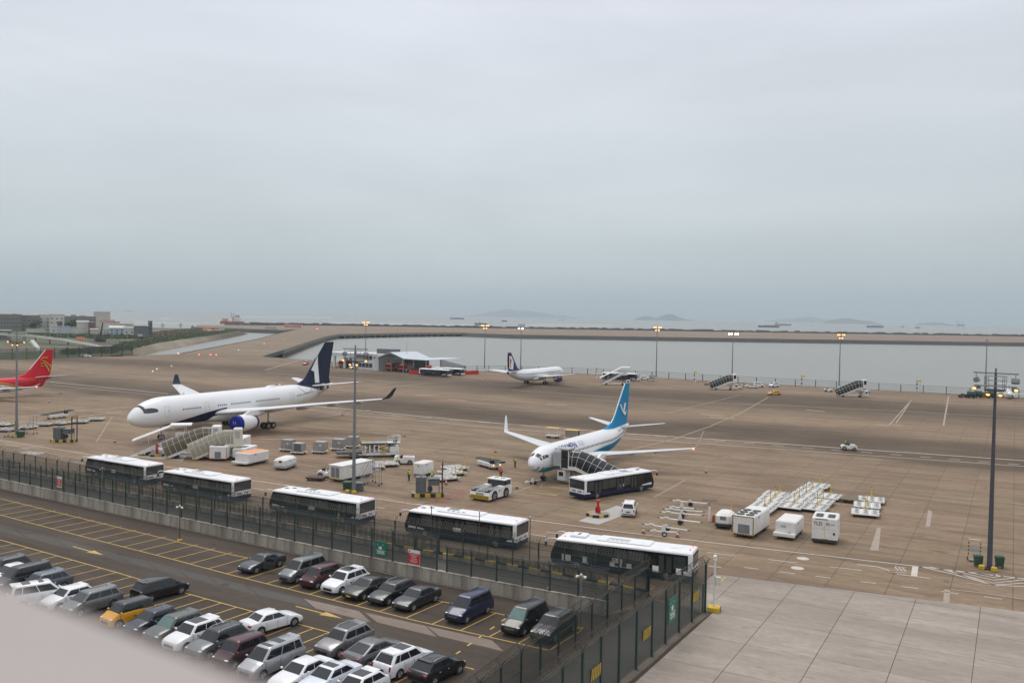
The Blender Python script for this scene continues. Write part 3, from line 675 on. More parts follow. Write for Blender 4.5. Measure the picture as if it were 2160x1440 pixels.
# paler paving strip down the middle of the aisle, in separate patches
for i, (x0, x1) in enumerate(((-60, 30), (30, 120), (120, 200), (200, 250), (250, 310), (310, 375), (375, 440), (440, 520), (520, 640), (640, 760), (770, 900), (900, 1040))):
    ym = lambda x: 1101+.262*x-(x/1000)**2*25
    sheet('paving_patch', px((x0, ym(x0)+3), (x1-3, ym(x1-3)+3), (x1+22, ym(x1)+22+(x1-x0)*.03), (x0+26, ym(x0)+24)), 'asphalt_grey' if i < 9 else 'lane_concrete', .001+.0005*(i % 2), car_park)
mat('manhole', (.05, .045, .04), .7, metal=.5, dirt=.4)
for x, y in ((475, 1232), (60, 1123), (1133, 1391)):
    P = G(x, y); o = MB().cyl((P.x, P.y, -.02), (P.x, P.y, .014), .38, .38, 16).build('manhole_cover', 'manhole', car_park)
for i, (a, b) in enumerate((((208, 1135), (226, 1141)), ((239, 1143), (258, 1149)), ((271, 1152), (290, 1158)), ((303, 1161), (325, 1167)), ((415, 1190), (432, 1193)), ((452, 1197), (475, 1202)), ((650, 1220), (663, 1223)))):
    line('kerb_black', .28, a, b, parent=car_park, name='tyre_mark')
# ------------------------------------------------------------------ vehicles: shared materials
def carpaint(name, col, metal=.0, rough=.28): return mat(name, col, rough, metal, coat=.45, dirt=.18, dscale=2.2, spec=.35)
mat('glass_dark', (.012, .014, .016), .07, spec=.6); mat('glass_grey', (.05, .058, .060), .09, spec=.6, dirt=.4, dscale=1.2, dcol=(.012, .014, .015)); mat('glass_green', (.12, .20, .18), .08, dirt=.4, dscale=3)
mat('rubber', (.016, .015, .015), .85, dirt=.3, dscale=4, dcol=(.05, .045, .04)); mat('rim', (.34, .34, .35), .35, .7); mat('black_trim', (.018, .018, .019), .5); mat('chrome', (.6, .6, .62), .2, .9)
mat('head_lamp', (.62, .64, .66), .12, coat=.6); mat('tail_lamp', (.30, .012, .012), .2, coat=.5); mat('plate_black', (.02, .02, .02), .4); mat('plate_yellow', (.55, .40, .02), .5)
mat('bus_white', (.80, .80, .81), .32, dirt=.22, dscale=1.3, dcol=(.5, .48, .45)); mat('bus_navy', (.014, .018, .062), .4, spec=.3, dirt=.3, dscale=2); mat('bus_black', (.008, .008, .010), .22, spec=.3, dirt=.2, dscale=2, dcol=(.03, .03, .03))
mat('gse_white', (.74, .73, .70), .45, dirt=.35, dscale=1.6, dcol=(.42, .38, .33), rnd=.05); mat('gse_grey', (.20, .21, .215), .55, dirt=.4, dscale=2); mat('gse_dark', (.035, .035, .037), .6, dirt=.3, dscale=3, dcol=(.09, .08, .07))
mat('steel', (.33, .33, .34), .4, .6, dirt=.4, dscale=3); mat('hazard_yellow', (.66, .45, .02), .5, dirt=.3, dscale=3); mat('logo_blue', (.03, .04, .22), .45); mat('bulb_red', (.45, .05, .03), .3, emit=(1, .15, .06), est=.8); mat('bulb_amber', (.8, .3, .05), .3, emit=(1, .5, .15), est=3)
def rrect(x0, x1, y0, y1, r, z, k=4):
    pts = []
    for cx, cy, a0 in ((x1-r, y1-r, 0), (x0+r, y1-r, 90), (x0+r, y0+r, 180), (x1-r, y0+r, 270)):
        for i in range(k+1):
            a = R(a0+90*i/k); pts.append((cx+r*math.cos(a), cy+r*math.sin(a), z))
    return pts
def wheel(parent, x, y, r=.34, wd=.22, side=1, rimc='rim'):
    """tyre standing on the ground with its rim; side = +1 when the outer face looks to +y"""
    a, c = y-wd/2, y+wd/2
    prof = [(a, r*.72), (a, r*.94), (a+.03, r), (c-.03, r), (c, r*.94), (c, r*.72)]; mb = MB()
    rings = [[(x+q*math.cos(t), yy, r+q*math.sin(t)) for t in [2*math.pi*i/16 for i in range(16)]] for yy, q in prof]
    mb.loft(rings); t = mb.build('tyre', 'rubber', parent, 40)
    yo = c if side > 0 else a; s = side
    rb = MB().cyl((x, yo-.02*s, r), (x, yo+.004*s, r), r*.66, r*.62, 14)
    for i in range(5):
        a_ = 2*math.pi*i/5+.3; ca, sa = math.cos(a_), math.sin(a_)
        rb.cyl((x+ca*r*.12, yo+.004*s, r+sa*r*.12), (x+ca*r*.56, yo+.004*s, r+sa*r*.56), .035*r/.34, .03*r/.34, 4)
    rb.build('rim', [rimc], t); MB().cyl((x, yo-.005*s, r), (x, yo+.006*s, r), r*.5, r*.5, 12).build('brake', 'gse_dark', t)
    return t
def quad_part(name, pts, mname, parent, off=.008, th=.0):
    """a flat pane laid just proud of the surface it closes"""
    p = [Vector(q) for q in pts]; nn = (p[1]-p[0]).cross(p[3]-p[0]).normalized()
    mb = MB(); mb.loft([[q-nn*.01 for q in p], [q+nn*off for q in p]]); return mb.build(name, mname, parent)
# ------------------------------------------------------------------ apron bus
def make_bus(label, style='a', L=13.8, W=3.0, group='white and navy apron buses', doors=True):
    o = thing('apron_bus', label, 'bus', group=group); h = W/2; x0, x1 = -L/2, L/2
    lv = [(.30, x0+.06, x1-.22, h-.08, 0), (.36, x0, x1-.12, h-.01, 0), (.82, x0, x1, h, 0), (.83, x0, x1, h, 1), (1.25, x0, x1-.02, h, 1), (2.3, x0+.02, x1-.42, h-.01, 1), (2.56, x0+.05, x1-.58, h-.02, 1)]
    rings = [rrect(a, b, -hh, hh, .16, z) for z, a, b, hh, k in lv]
    mb = MB().loft(rings, 1, mif=lambda i, j: 0 if i < 2 else 1); mb.build('body', ['bus_navy', 'bus_black'], o, 35)
    rf = [(2.56, x0+.03, x1-.50, h+.005), (2.68, x0+.03, x1-.56, h+.005), (2.80, x0+.10, x1-.80, h-.10), (2.86, x0+.25, x1-1.2, h-.32)]
    MB().loft([rrect(a, b, -hh, hh, .18, z) for z, a, b, hh in rf]).build('roof', 'bus_white', o, 35)
    # roof pod with grille and fans
    if style == 'a':
        pod = MB().cbox(-2.2, 3.0, -1.02, 1.02, 2.84, 3.0, .06).build('roof_unit', 'bus_white', o)
        MB().box(1.0, 2.3, -.95, .0, 3.0, 3.006).build('grille', 'gse_grey', pod); fm = MB()
        for i in range(4): fm.box(-.2+i*.62, .15+i*.62, .35, .62, 3.0, 3.008)
        fm.build('fan_slots', 'gse_dark', pod, kind='stuff')
        for i in range(2): MB().box(5.0-.75*i, 5.5-.75*i, -.1-.5*i, .35-.5*i, 2.862, 2.875).build('roof_vent', 'gse_dark', o)
        MB().cbox(-4.4, -2.25, -.9, .9, 2.85, 2.885, .02).build('roof_hatch', 'bus_white', o)
    else:
        pod = MB().cbox(-2.8, 2.4, -1.0, 1.0, 2.84, 2.99, .07).build('roof_unit', 'bus_white', o)
        fm = MB()
        for i in range(18): fm.box(-.7+i*.12, -.64+i*.12, -.2, .35, 2.99, 2.996)
        for i in range(5): fm.box(-.6+i*.45, -.3+i*.45, .55, .7, 2.99, 2.997)
        fm.build('grille', 'gse_grey', pod, kind='stuff')
        f2 = MB().cbox(3.6, 5.2, -.75, .75, 2.84, 3.08, .08).build('front_unit', 'bus_white', o)
        for s in (-1, 1): MB().cyl((4.4, s*.22, 3.08), (4.4, s*.22, 3.09), .16, .16, 12).build('fan', 'gse_dark', f2)
        MB().cbox(-5.6, -4.6, -.45, .45, 2.86, 2.90, .015).build('roof_hatch', 'bus_white', o); MB().cbox(2.7, 3.3, -.4, .4, 2.86, 2.90, .015).build('roof_hatch', 'bus_white', o)
    # rear: white frame, window, lamps
    MB().box(x0-.02, x0+.02, -h+.06, h-.06, .84, 1.42).build('rear_panel', 'bus_white', o)
    for s in (-1, 1):
        MB().cbox(x0-.025, x0+.42, s*(h-.03)-.045, s*(h-.03)+.045, .84, 2.6, .03).build('rear_corner_post', 'bus_white', o)
        lm = MB()
        for k in range(4): lm.box(x0-.035, x0-.02, s*(h-.14)-.045, s*(h-.14)+.045, .95+.12*k, 1.03+.12*k)
        lm.build('tail_light', 'tail_lamp', o)
        MB().box(x0-.03, x0-.019, s*.55-.36, s*.55+.36, .98, 1.22).build('rear_grille', 'steel', o)
    quad_part('rear_window', [(x0-.012, -h+.14, 1.5), (x0-.012, -h+.14, 2.42), (x0-.005, h-.14, 2.42), (x0-.012, h-.14, 1.5)], 'glass_grey', o, .012)
    MB().box(x0-.012, x0+.04, -h+.12, h-.12, 2.44, 2.6).build('rear_header', 'gse_dark', o)
    # side panes and doors
    xs = [-6.35, -5.1, -3.65, -2.35, -.85, .55, 2.0, 3.3, 4.7]
    for s in (-1, 1):
        for i, (a, b) in enumerate(zip(xs[:-1], xs[1:])):
            dr = i in (1, 4, 6); z0_, z1_ = (.62, 2.42) if dr else (1.22, 2.38)
            if dr:
                m_ = (a+b)/2
                for c, d in ((a+.05, m_-.03), (m_+.03, b-.05)):
                    MB().box(c, d, s*h-.012, s*h+.012, z0_, z1_).build('door_leaf', 'bus_black', o)
                    quad_part('door_pane', [(c+.08, s*(h+.014), z0_+.15), (d-.08, s*(h+.014), z0_+.15), (d-.08, s*(h+.014), z1_-.1), (c+.08, s*(h+.014), z1_-.1)][::(1 if s < 0 else -1)], 'glass_grey', o, .004)
            else:
                quad_part('window_pane', [(a+.06, s*h, z0_), (b-.06, s*h, z0_), (b-.06, s*(h-.008), z1_), (a+.06, s*(h-.008), z1_)][::(1 if s < 0 else -1)], 'glass_grey' if (i*7+int(s)) % 3 else 'glass_dark', o, .012)
        if style == 'b':
            for a, b, z1_ in ((x1-2.1, x1-1.2, 1.32), (x1-3.9, x1-3.3, 1.32), (-1.2, .9, 1.15), (x0+1.0, x0+1.5, 1.3), (x0+2.9, x0+3.7, 1.3), (x0+.05, x0+.8, 1.1)): MB().box(a, b, s*h-.015, s*h+.016, .72, z1_).build('side_panel', 'bus_white', o)
        else:
            MB().prism([(x1-.55, .84), (x1-2.6, .84), (x1-2.5, .98), (x1-.6, 1.12)], s*h-.014, s*h+.014).build('front_flash', 'bus_white', o)
            MB().prism([(x0+.42, .84), (x0+1.15, .84), (x0+1.0, 1.02), (x0+.42, 1.08)], s*h-.014, s*h+.014).build('rear_flash', 'bus_white', o)
        # airport logo board
        lg = MB().box(-.3, .65, s*h-.01, s*h+.022, 1.12, 1.52).build('logo_board', 'sign_white', o)
        mm = MB()
        xf = lambda x: x if s < 0 else .35-x
        ys = (s*h+.022, s*h+.028) if s > 0 else (s*h-.028, s*h-.010)
        e = .028*s; y1_, y2_ = sorted((s*h+s*.020, s*h+s*.028))
        for a, b, c, d in ((-.24, -.19, 1.2, 1.44), (-.24, .02, 1.40, 1.45), (-.03, .02, 1.2, 1.44), (-.13, -.08, 1.26, 1.44)): 
            p_, q_ = sorted((xf(a), xf(b))); mm.box(p_, q_, y1_, y2_, c, d)
        mm.build('logo_mark', 'logo_blue', lg); tt = MB()
        for j in range(5):
            p_, q_ = sorted((xf(.1+j*.09), xf(.16+j*.09))); tt.box(p_, q_, y1_, y2_, 1.28, 1.37)
        tt.build('logo_print', 'gse_grey', lg, kind='stuff')
    # front glass, mirrors, lamps, beacons
    quad_part('windscreen', [(x1-.03, -h+.12, 1.15), (x1-.03, h-.12, 1.15), (x1-.54, h-.14, 2.48), (x1-.54, -h+.14, 2.48)], 'glass_dark', o, .02)
    MB().box(x1-.06, x1+.012, -h+.15, h-.15, .5, 1.05).build('front_panel', 'bus_white', o)
    for s in (-1, 1):
        MB().ellipsoid((x1-.06, s*(h-.38), .74), .09, .22, .13, 10, 6).build('head_light', 'head_lamp', o, 50)
        a = MB().tube([(x1-.75, s*(h-.25), 2.66), (x1-.35, s*(h-.05), 2.72), (x1+.15, s*(h+.08), 2.70), (x1+.38, s*(h+.12), 2.55), (x1+.42, s*(h+.12), 2.32)], .06, 7).build('mirror_arm', 'bus_white', o, 60)
        MB().cbox(x1+.33, x1+.5, s*(h+.12)-.13, s*(h+.12)+.13, 1.95, 2.4, .04).build('mirror', 'black_trim', a)
    for x, y, nm in ((x1-1.3, .9, 'bulb_red'), (x0+.4, .6, 'bulb_red'), (x0+.4, -.9, 'bulb_red')): MB().cyl((x, y, 2.80), (x, y, 2.98), .07, .06, 8).build('beacon', nm, o)
    for x in (x0+2.4, x1-2.7):
        for s in (-1, 1):
            MB().cyl((x, s*(h-.3), .47), (x, s*(h+.006), .47), .60 if style == 'b' else .52, .60 if style == 'b' else .52, 18).build('wheel_arch', 'gse_dark', o); wheel(o, x, s*(h-.13), .45, .28, s)
    return o
BUS = {}
def bus_at(front, rear, label, style='a', z=2.68, flip=False):
    """near roof edge of the bus from its front to its rear corner (picture survey), bus body kept at its true length"""
    A, B = G(*front, z), G(*rear, z); d = (A-B).normalized(); az_ = az_of(B, A); W_, L_ = 3.0, 13.8
    left = Vector((-d.y, d.x, 0)); nearside = -1 if left.y > 0 else 1           # camera sees the side that looks to it
    mid = (A+B)/2 - left*(W_/2)*nearside; mid.z = 0
    key = style
    if key in BUS: return place(BUS[key], mid, az_, label, False)
    BUS[key] = make_bus(label, style); return place(BUS[key], mid, az_, label, True)
bus_at((180, 963.5), (305.5, 983.5), 'leftmost apron bus of the queue behind the fence')
bus_at((343, 993.5), (489, 1016), 'second apron bus from the left in the queue')
bus_at((569, 1033), (755.5, 1060.5), 'middle apron bus of the five queued along the fence')
bus_at((853, 1075), (1089, 1107), 'fourth apron bus of the queue, behind the red warning board')
bus_at((1170, 1136), (1451, 1169), 'nearest apron bus with white side panels over its wheels', 'b')
bus_at((1377, 992.5), (1238, 1013), 'apron bus standing beside the stairs of the blue-tailed airliner')
place(BUS['a'], G(918, 793), 122, 'front one of two dark buses parked near the fire station', False)
place(BUS['a'], G(947, 790.5), 122, 'rear one of two dark buses parked near the fire station', False)
bus_at((1344, 789), (1269, 786), 'apron bus half hidden behind the white stairs at the basin fence', z=2.68)
# ------------------------------------------------------------------ cars
SPEC = dict(  # L, W, H, nose, hood, s_cowl, s_roof0, s_roof1, s_rear, tail height
    sedan=(4.75, 1.80, 1.45, .66, .95, .27, .44, .70, .87, 1.02), coupe=(4.60, 1.78, 1.38, .64, .93, .29, .46, .68, .85, 1.02), fast=(4.95, 1.92, 1.46, .68, .97, .25, .44, .66, .92, 1.0),
    suv=(4.55, 1.86, 1.66, .80, 1.07, .25, .39, .85, .965, 1.08), wagon=(4.75, 1.82, 1.46, .68, .97, .26, .42, .86, .97, 1.0), hatch=(4.2, 1.78, 1.50, .72, 1.0, .25, .41, .80, .95, 1.02),
    van=(4.70, 1.72, 1.86, .84, 1.13, .17, .34, .93, .985, 1.12), box=(3.85, 1.68, 1.70, .80, 1.10, .16, .31, .91, .98, 1.05), mpv=(4.6, 1.76, 1.66, .78, 1.06, .19, .37, .89, .98, 1.06))
def make_car(kind, col, label, az, P, roof=None, glass=None, rails=False, rear_plate='plate_black', open_door=False, front_plate='plate_black', grille=True, rimc='rim', sun=None, name=None, group='cars in the car park'):
    L, W, H, nz_, hd, sc_, s0, s1, sr, tl = SPEC[kind]; h = W/2
    nm = name or {'sedan': 'sedan', 'coupe': 'coupe', 'fast': 'fastback_car', 'suv': 'suv', 'wagon': 'estate_car', 'hatch': 'hatchback', 'van': 'minivan', 'box': 'small_van', 'mpv': 'people_carrier'}[kind]
    o = thing(nm, label, 'car' if kind not in ('van', 'box') else 'van', P, az, group); X = lambda s: L/2-s*L
    st = [(0, .84, .34, nz_-.20), (.012, .91, .26, nz_-.06), (.05, .965, .22, nz_+.04), (.13, .99, .20, nz_+(hd-nz_)*.6), (sc_, 1, .20, hd), (.42, 1, .2, hd+.01), (.6, 1, .2, (hd+tl)/2+.02), (.78, 1, .2, tl+.01), (sr, .99, .22, tl), (max(sr+.012, .965), .965, .26, tl-.03), (.99, .93, .32, tl-.14), (1, .88, .40, tl-.30)]
    rings = []
    for s, wf, zb, zt in st:
        x = X(s); w_ = h*wf; zm = zb+(zt-zb)*.5
        half = [(w_*.86, zb), (w_*.97, zb+.07), (w_, zm), (w_*.985, zt-.13), (w_*.93, zt-.035), (w_*.78, zt), (w_*.4, zt+.015)]
        rings.append([(x, y, z) for y, z in half]+[(x, -y, z) for y, z in half[::-1]])
    MB().loft(rings).build('body', col, o, 32)
    # cabin: rounded frustum in the body colour with panes laid on it
    zb = min(hd, tl)-.05; F = lambda t: X(sc_+.0+(s0-sc_)*t)-.02; B = lambda t: X(sr+(s1-sr)*t)+.0; Y = lambda t: h*(.945-.20*t); Zt = lambda t: zb+(H-.03-zb)*t
    lv = [(0, 0), (.5, 0), (.90, 0), (.97, .03), (1.0, .12)]
    MB().loft([rrect(B(t)+i, F(t)-i, -Y(t)+i, Y(t)-i, .13, Zt(t)+(.03 if i > .1 else 0)) for t, i in lv]).build('cabin', roof or col, o, 40)
    g = glass or 'glass_dark'
    t0, t1 = .10 if kind in ('van', 'box', 'mpv', 'suv') else .14, .90
    quad_part('windscreen', [(F(t0), -Y(t0)+.09, Zt(t0)), (F(t0), Y(t0)-.09, Zt(t0)), (F(t1), Y(t1)-.10, Zt(t1)), (F(t1), -Y(t1)+.10, Zt(t1))], g, o, .012)
    tr = max(.12, (tl+.02-zb)/(H-zb)); quad_part('rear_window', [(B(tr), Y(tr)-.13, Zt(tr)), (B(tr), -Y(tr)+.13, Zt(tr)), (B(.86), -Y(.86)+.14, Zt(.86)), (B(.86), Y(.86)-.14, Zt(.86))], 'glass_dark', o, .012)
    ta, tb = .16, .84
    cuts = [.0, .42, .80, 1.0] if kind in ('van', 'mpv', 'wagon', 'suv', 'box') else [.0, .50, 1.0]
    for s in (-1, 1):
        for i, (a, b) in enumerate(zip(cuts[:-1], cuts[1:])):
            fx = lambda u, t: (F(t)-.16)+((B(t)+.18)-(F(t)-.16))*u
            a_, b_ = a+(.012 if i else .02), b-.012
            q = [(fx(b_, ta), s*Y(ta), Zt(ta)), (fx(a_, ta), s*Y(ta), Zt(ta)), (fx(a_, tb), s*Y(tb), Zt(tb)), (fx(b_, tb), s*Y(tb), Zt(tb))]
            quad_part('side_window', q if s > 0 else q[::-1], 'glass_dark', o, .008)
        xm = X(sc_)-.12; mr_ = MB().ellipsoid((xm-.12, s*(h+.09), zb+.14), .09, .12, .075, 8, 6).build('mirror', col, o, 60)
        for i, sx_ in enumerate((sc_+.055, .50, .70)):                    # door gaps and handles
            MB().box(X(sx_)-.006, X(sx_)+.006, s*h*.992-.006, s*h*.992+.012*s if s > 0 else s*h*.992+.006, .32, zb-.03).build('door_gap', 'black_trim', o) if s > 0 else MB().box(X(sx_)-.006, X(sx_)+.006, s*h*.992-.012, s*h*.992+.006, .32, zb-.03).build('door_gap', 'black_trim', o)
            if i: MB().cbox(X(sx_)+.06, X(sx_)+.22, s*h-.012, s*h+.022, zb-.20, zb-.165, .008).build('door_handle', 'chrome' if rails else col, o)
        for xx in (X(.185), X(.80)):
            MB().cyl((xx, s*(h-.06), .335), (xx, s*(h+.004), .335), .40, .39, 16).build('wheel_arch', 'black_trim', o); wheel(o, xx, s*(h-.09), .325 if kind != 'suv' else .35, .2, s, rimc)
        MB().ellipsoid((X(.045), s*h*.72, nz_-.06), .13, .21, .075, 10, 6).build('head_light', 'head_lamp', o, 50)
        if kind in ('van', 'box', 'mpv', 'suv'): MB().cbox(X(1)-.005, X(.955), s*h*.84-.07, s*h*.84+.055, tl-.38, tl-.06, .02).build('tail_light', 'tail_lamp', o)
        else: MB().cbox(X(1)+.01, X(.95), s*h*.74-.18, s*h*.74+.16, tl-.25, tl-.10, .03).build('tail_light', 'tail_lamp', o)
        if rails: MB().tube([(F(1)-.25, s*(Y(1)-.08), H-.02), (F(1)-.5, s*(Y(1)-.08), H+.05), (B(1)+.5, s*(Y(1)-.08), H+.05), (B(1)+.25, s*(Y(1)-.08), H-.02)], .02, 5).build('roof_rail', 'chrome', o)
    if grille:
        MB().cbox(X(.012)-.02, X(0)+.02, -h*.55, h*.55, .36, nz_-.24, .02).build('grille', 'black_trim', o)
        MB().box(X(0)-.02, X(0)+.026, -h*.5, h*.5, nz_-.22, nz_-.19).build('grille_bar', 'chrome', o)
    MB().box(X(0)+.015, X(0)+.035, -.24, .24, .38, .50).build('number_plate', front_plate, o)
    MB().box(X(1)-.03, X(1)+.0, -.26, .26, .62, .75).build('number_plate', rear_plate, o)
    MB().cbox(X(1)-.02, X(.985), -h*.8, h*.8, .34, .44, .02).build('rear_bumper', 'black_trim', o)
    if sun:
        for a, b in sun: MB().box(F(1)-.12-(F(1)-B(1)-.3)*b, F(1)-.12-(F(1)-B(1)-.3)*a, -Y(1)+.16, Y(1)-.16, H-.01, H+.008).build('sunroof', 'glass_dark', o)
    if kind in ('van', 'suv', 'hatch', 'mpv'): MB().cbox(B(1)-.10, B(1)+.22, -Y(1)+.08, Y(1)-.08, H-.05, H+.005, .015).build('spoiler', roof or col, o)
    MB().prism([(B(1)+.45, H-.01), (B(1)+.56, H-.01), (B(1)+.46, H+.045)], -.012, .012).build('aerial', col, o)
    if open_door:
        a = R(62); dm = MB(); dm.T = Matrix.Translation((X(sc_+.06), h*.98, 0)) @ Matrix.Rotation(-a, 4, 'Z'); dm.cbox(-1.15, 0, -.05, .05, .3, zb+.02, .02); dm.build('open_door', col, o)
        dm = MB(); dm.T = Matrix.Translation((X(sc_+.06), h*.98, 0)) @ Matrix.Rotation(-a, 4, 'Z'); dm.prism([(-1.1, zb+.02), (-.15, zb+.02), (-.5, zb+.36), (-1.0, zb+.38)], -.012, .012); dm.build('door_glass', 'glass_dark', o)
    return o
carpaint('paint_graphite', (.045, .047, .056), .3); carpaint('paint_black', (.010, .010, .011)); carpaint('paint_greyblack', (.026, .027, .032), .3); carpaint('paint_white', (.78, .78, .79)); carpaint('paint_ice', (.66, .69, .76), .1)
carpaint('paint_grey', (.155, .168, .170), .4); carpaint('paint_midgrey', (.13, .13, .135), .4); carpaint('paint_silver', (.40, .40, .42), .5); carpaint('paint_maroon', (.062, .012, .018), .2); carpaint('paint_brown', (.075, .040, .042), .3)
carpaint('paint_blue', (.013, .017, .062), .2); carpaint('paint_orange', (.70, .33, .015)); carpaint('paint_navy', (.018, .024, .045), .3); carpaint('paint_tiguan', (.23, .22, .225), .5); carpaint('paint_sage', (.085, .095, .088), .3); carpaint('paint_bluegrey', (.11, .125, .15), .4)
def stall1(a, b, kind, col, label, back=.75, az=212.5, **k):
    x = (a+b)/2; p = G(x, interp(ROW1, x)); L = SPEC[kind][0]; return make_car(kind, col, label, az, p+dirv(32.5)*(back+L/2), **k)
stall1(478, 519, 'coupe', 'paint_graphite', 'dark grey saloon with its driver door open by the wall', open_door=True, sun=None)
stall1(562, 606.7, 'van', 'paint_grey', 'grey minivan parked left of the maroon van by the wall')
stall1(606.7, 653, 'box', 'paint_maroon', 'maroon small van parked by the wall', grille=False)
stall1(653, 701, 'suv', 'paint_white', 'white suv with black glass roof parked by the wall', rails=True, sun=((.05, .75),))
stall1(701, 751, 'fast', 'paint_black', 'large black car with domed roof next to the white suv', back=.5, grille=False, rear_plate='plate_yellow', front_plate='plate_yellow')
stall1(751, 800, 'wagon', 'paint_black', 'black estate car with silver roof rails by the wall', rails=True)
stall1(800, 855.5, 'sedan', 'paint_greyblack', 'dark saloon with chrome grille, last of the close group by the wall')
stall1(911, 971, 'van', 'paint_blue', 'deep blue minivan standing alone by the wall')
stall1(1031, 1093, 'van', 'paint_black', 'black minivan with papers on its dashboard near the fence corner', glass='glass_green')
stall1(1093, 1158, 'suv', 'paint_greyblack', 'dark suv seen through the inner fence at the corner')
def car_px(x, y, az, kind, col, label, **k): return make_car(kind, col, label, az, G(x, y), **k)
car_px(338, 1257, 36, 'mpv', 'paint_black', 'black people carrier backed in beside the orange car')
car_px(572, 1324, 42, 'sedan', 'paint_white', 'white saloon facing the aisle in the middle row')
car_px(727, 1369, 214, 'suv', 'paint_tiguan', 'silver grey suv with glass roof facing away from the aisle', rails=True, sun=((.02, .8),))
car_px(790, 1389, 36, 'fast', 'paint_midgrey', 'dark grey fastback showing its yellow rear plate', rear_plate='plate_yellow')
car_px(852, 1411, 36, 'suv', 'paint_white', 'white suv with black roof panel showing its tail lights', sun=((.1, .62),))
car_px(922, 1427, 36, 'hatch', 'paint_black', 'black hatchback at the right end of the middle row', rails=True)
LOW = ((9, 1214, 213, 'suv', 'paint_greyblack', 'dark car roof at the left edge of the picture', {}), (24, 1224, 213, 'sedan', 'paint_white', 'white car half hidden at the left edge behind the ledge', {}), (49, 1236, 213, 'van', 'paint_black', 'black minivan near the left edge', {}),
       (90, 1247, 213, 'suv', 'paint_bluegrey', 'blue grey suv between black minivan and white van', {}), (84, 1272, 52, 'van', 'paint_white', 'white van with two dark roof hatches near the ledge', dict(sun=((.15, .3), (.55, .8)))), (146, 1275, 213, 'hatch', 'paint_white', 'white hatchback left of the grey people carrier', {}),
       (193, 1286, 213, 'mpv', 'paint_grey', 'grey people carrier left of the orange car', dict(glass='glass_grey')), (270, 1311, 216, 'box', 'paint_orange', 'orange boxy car with dark roof', dict(roof='paint_greyblack')), (323, 1326, 213, 'hatch', 'paint_navy', 'dark blue hatchback right of the orange car', {}), (370, 1342, 213, 'suv', 'paint_sage', 'dark green grey suv with pale green windscreen', dict(glass='glass_green')),
       (412, 1356, 213, 'suv', 'paint_white', 'white suv with dark roof beside the green grey suv', dict(sun=((.0, .62),))), (460, 1372, 213, 'suv', 'paint_grey', 'grey suv with dark roof left of the brown maroon van', dict(roof='paint_greyblack', rails=True)), (508, 1394, 213, 'box', 'paint_brown', 'brown maroon small van in the near row', dict(grille=False, roof='paint_maroon')),
       (573, 1412, 213, 'van', 'paint_silver', 'silver minivan with two dark roof hatches in the near row', dict(sun=((.0, .16), (.35, .6)))), (637, 1438, 213, 'sedan', 'paint_white', 'white saloon right of the silver minivan', {}), (694, 1449, 213, 'sedan', 'paint_ice', 'pale blue white saloon with dark sunroof', dict(sun=((.0, .65),))), (757, 1470, 213, 'hatch', 'paint_white', 'white hatchback with dark roof cut by the bottom edge', dict(sun=((.0, .7),))))
for x, y, a, kd, cl, lb, kw in LOW: car_px(x, y, a, kd, cl, lb, **kw)
# ------------------------------------------------------------------ airliners (a = metres aft of the nose, heading along +x)
mat('plane_white', (.80, .80, .805), .28, coat=.4, dirt=.14, dscale=.5, dcol=(.55, .54, .52)); mat('wing_grey', (.62, .63, .64), .35, dirt=.25, dscale=.6, dcol=(.42, .42, .42)); mat('belly_grey', (.42, .42, .42), .45, dirt=.3, dscale=.8)
mat('livery_navy', (.006, .013, .040), .45, spec=.25); mat('livery_blue', (.0, .215, .43), .5, spec=.2); mat('livery_cyan', (.03, .27, .40), .45, spec=.25); mat('livery_red', (.55, .004, .018), .4, spec=.3); mat('livery_gold', (.58, .37, .06), .4)
mat('livery_purple', (.045, .018, .11), .45, spec=.3); mat('cover_blue', (.010, .022, .23), .7, spec=.2, dirt=.2, dscale=2); mat('bare_metal', (.42, .42, .43), .3, .8); mat('dark_hole', (.012, .012, .012), .7); mat('cabin_glass', (.03, .035, .045), .15); mat('nav_red', (.7, .05, .04), .3, emit=(1, .1, .08), est=8)
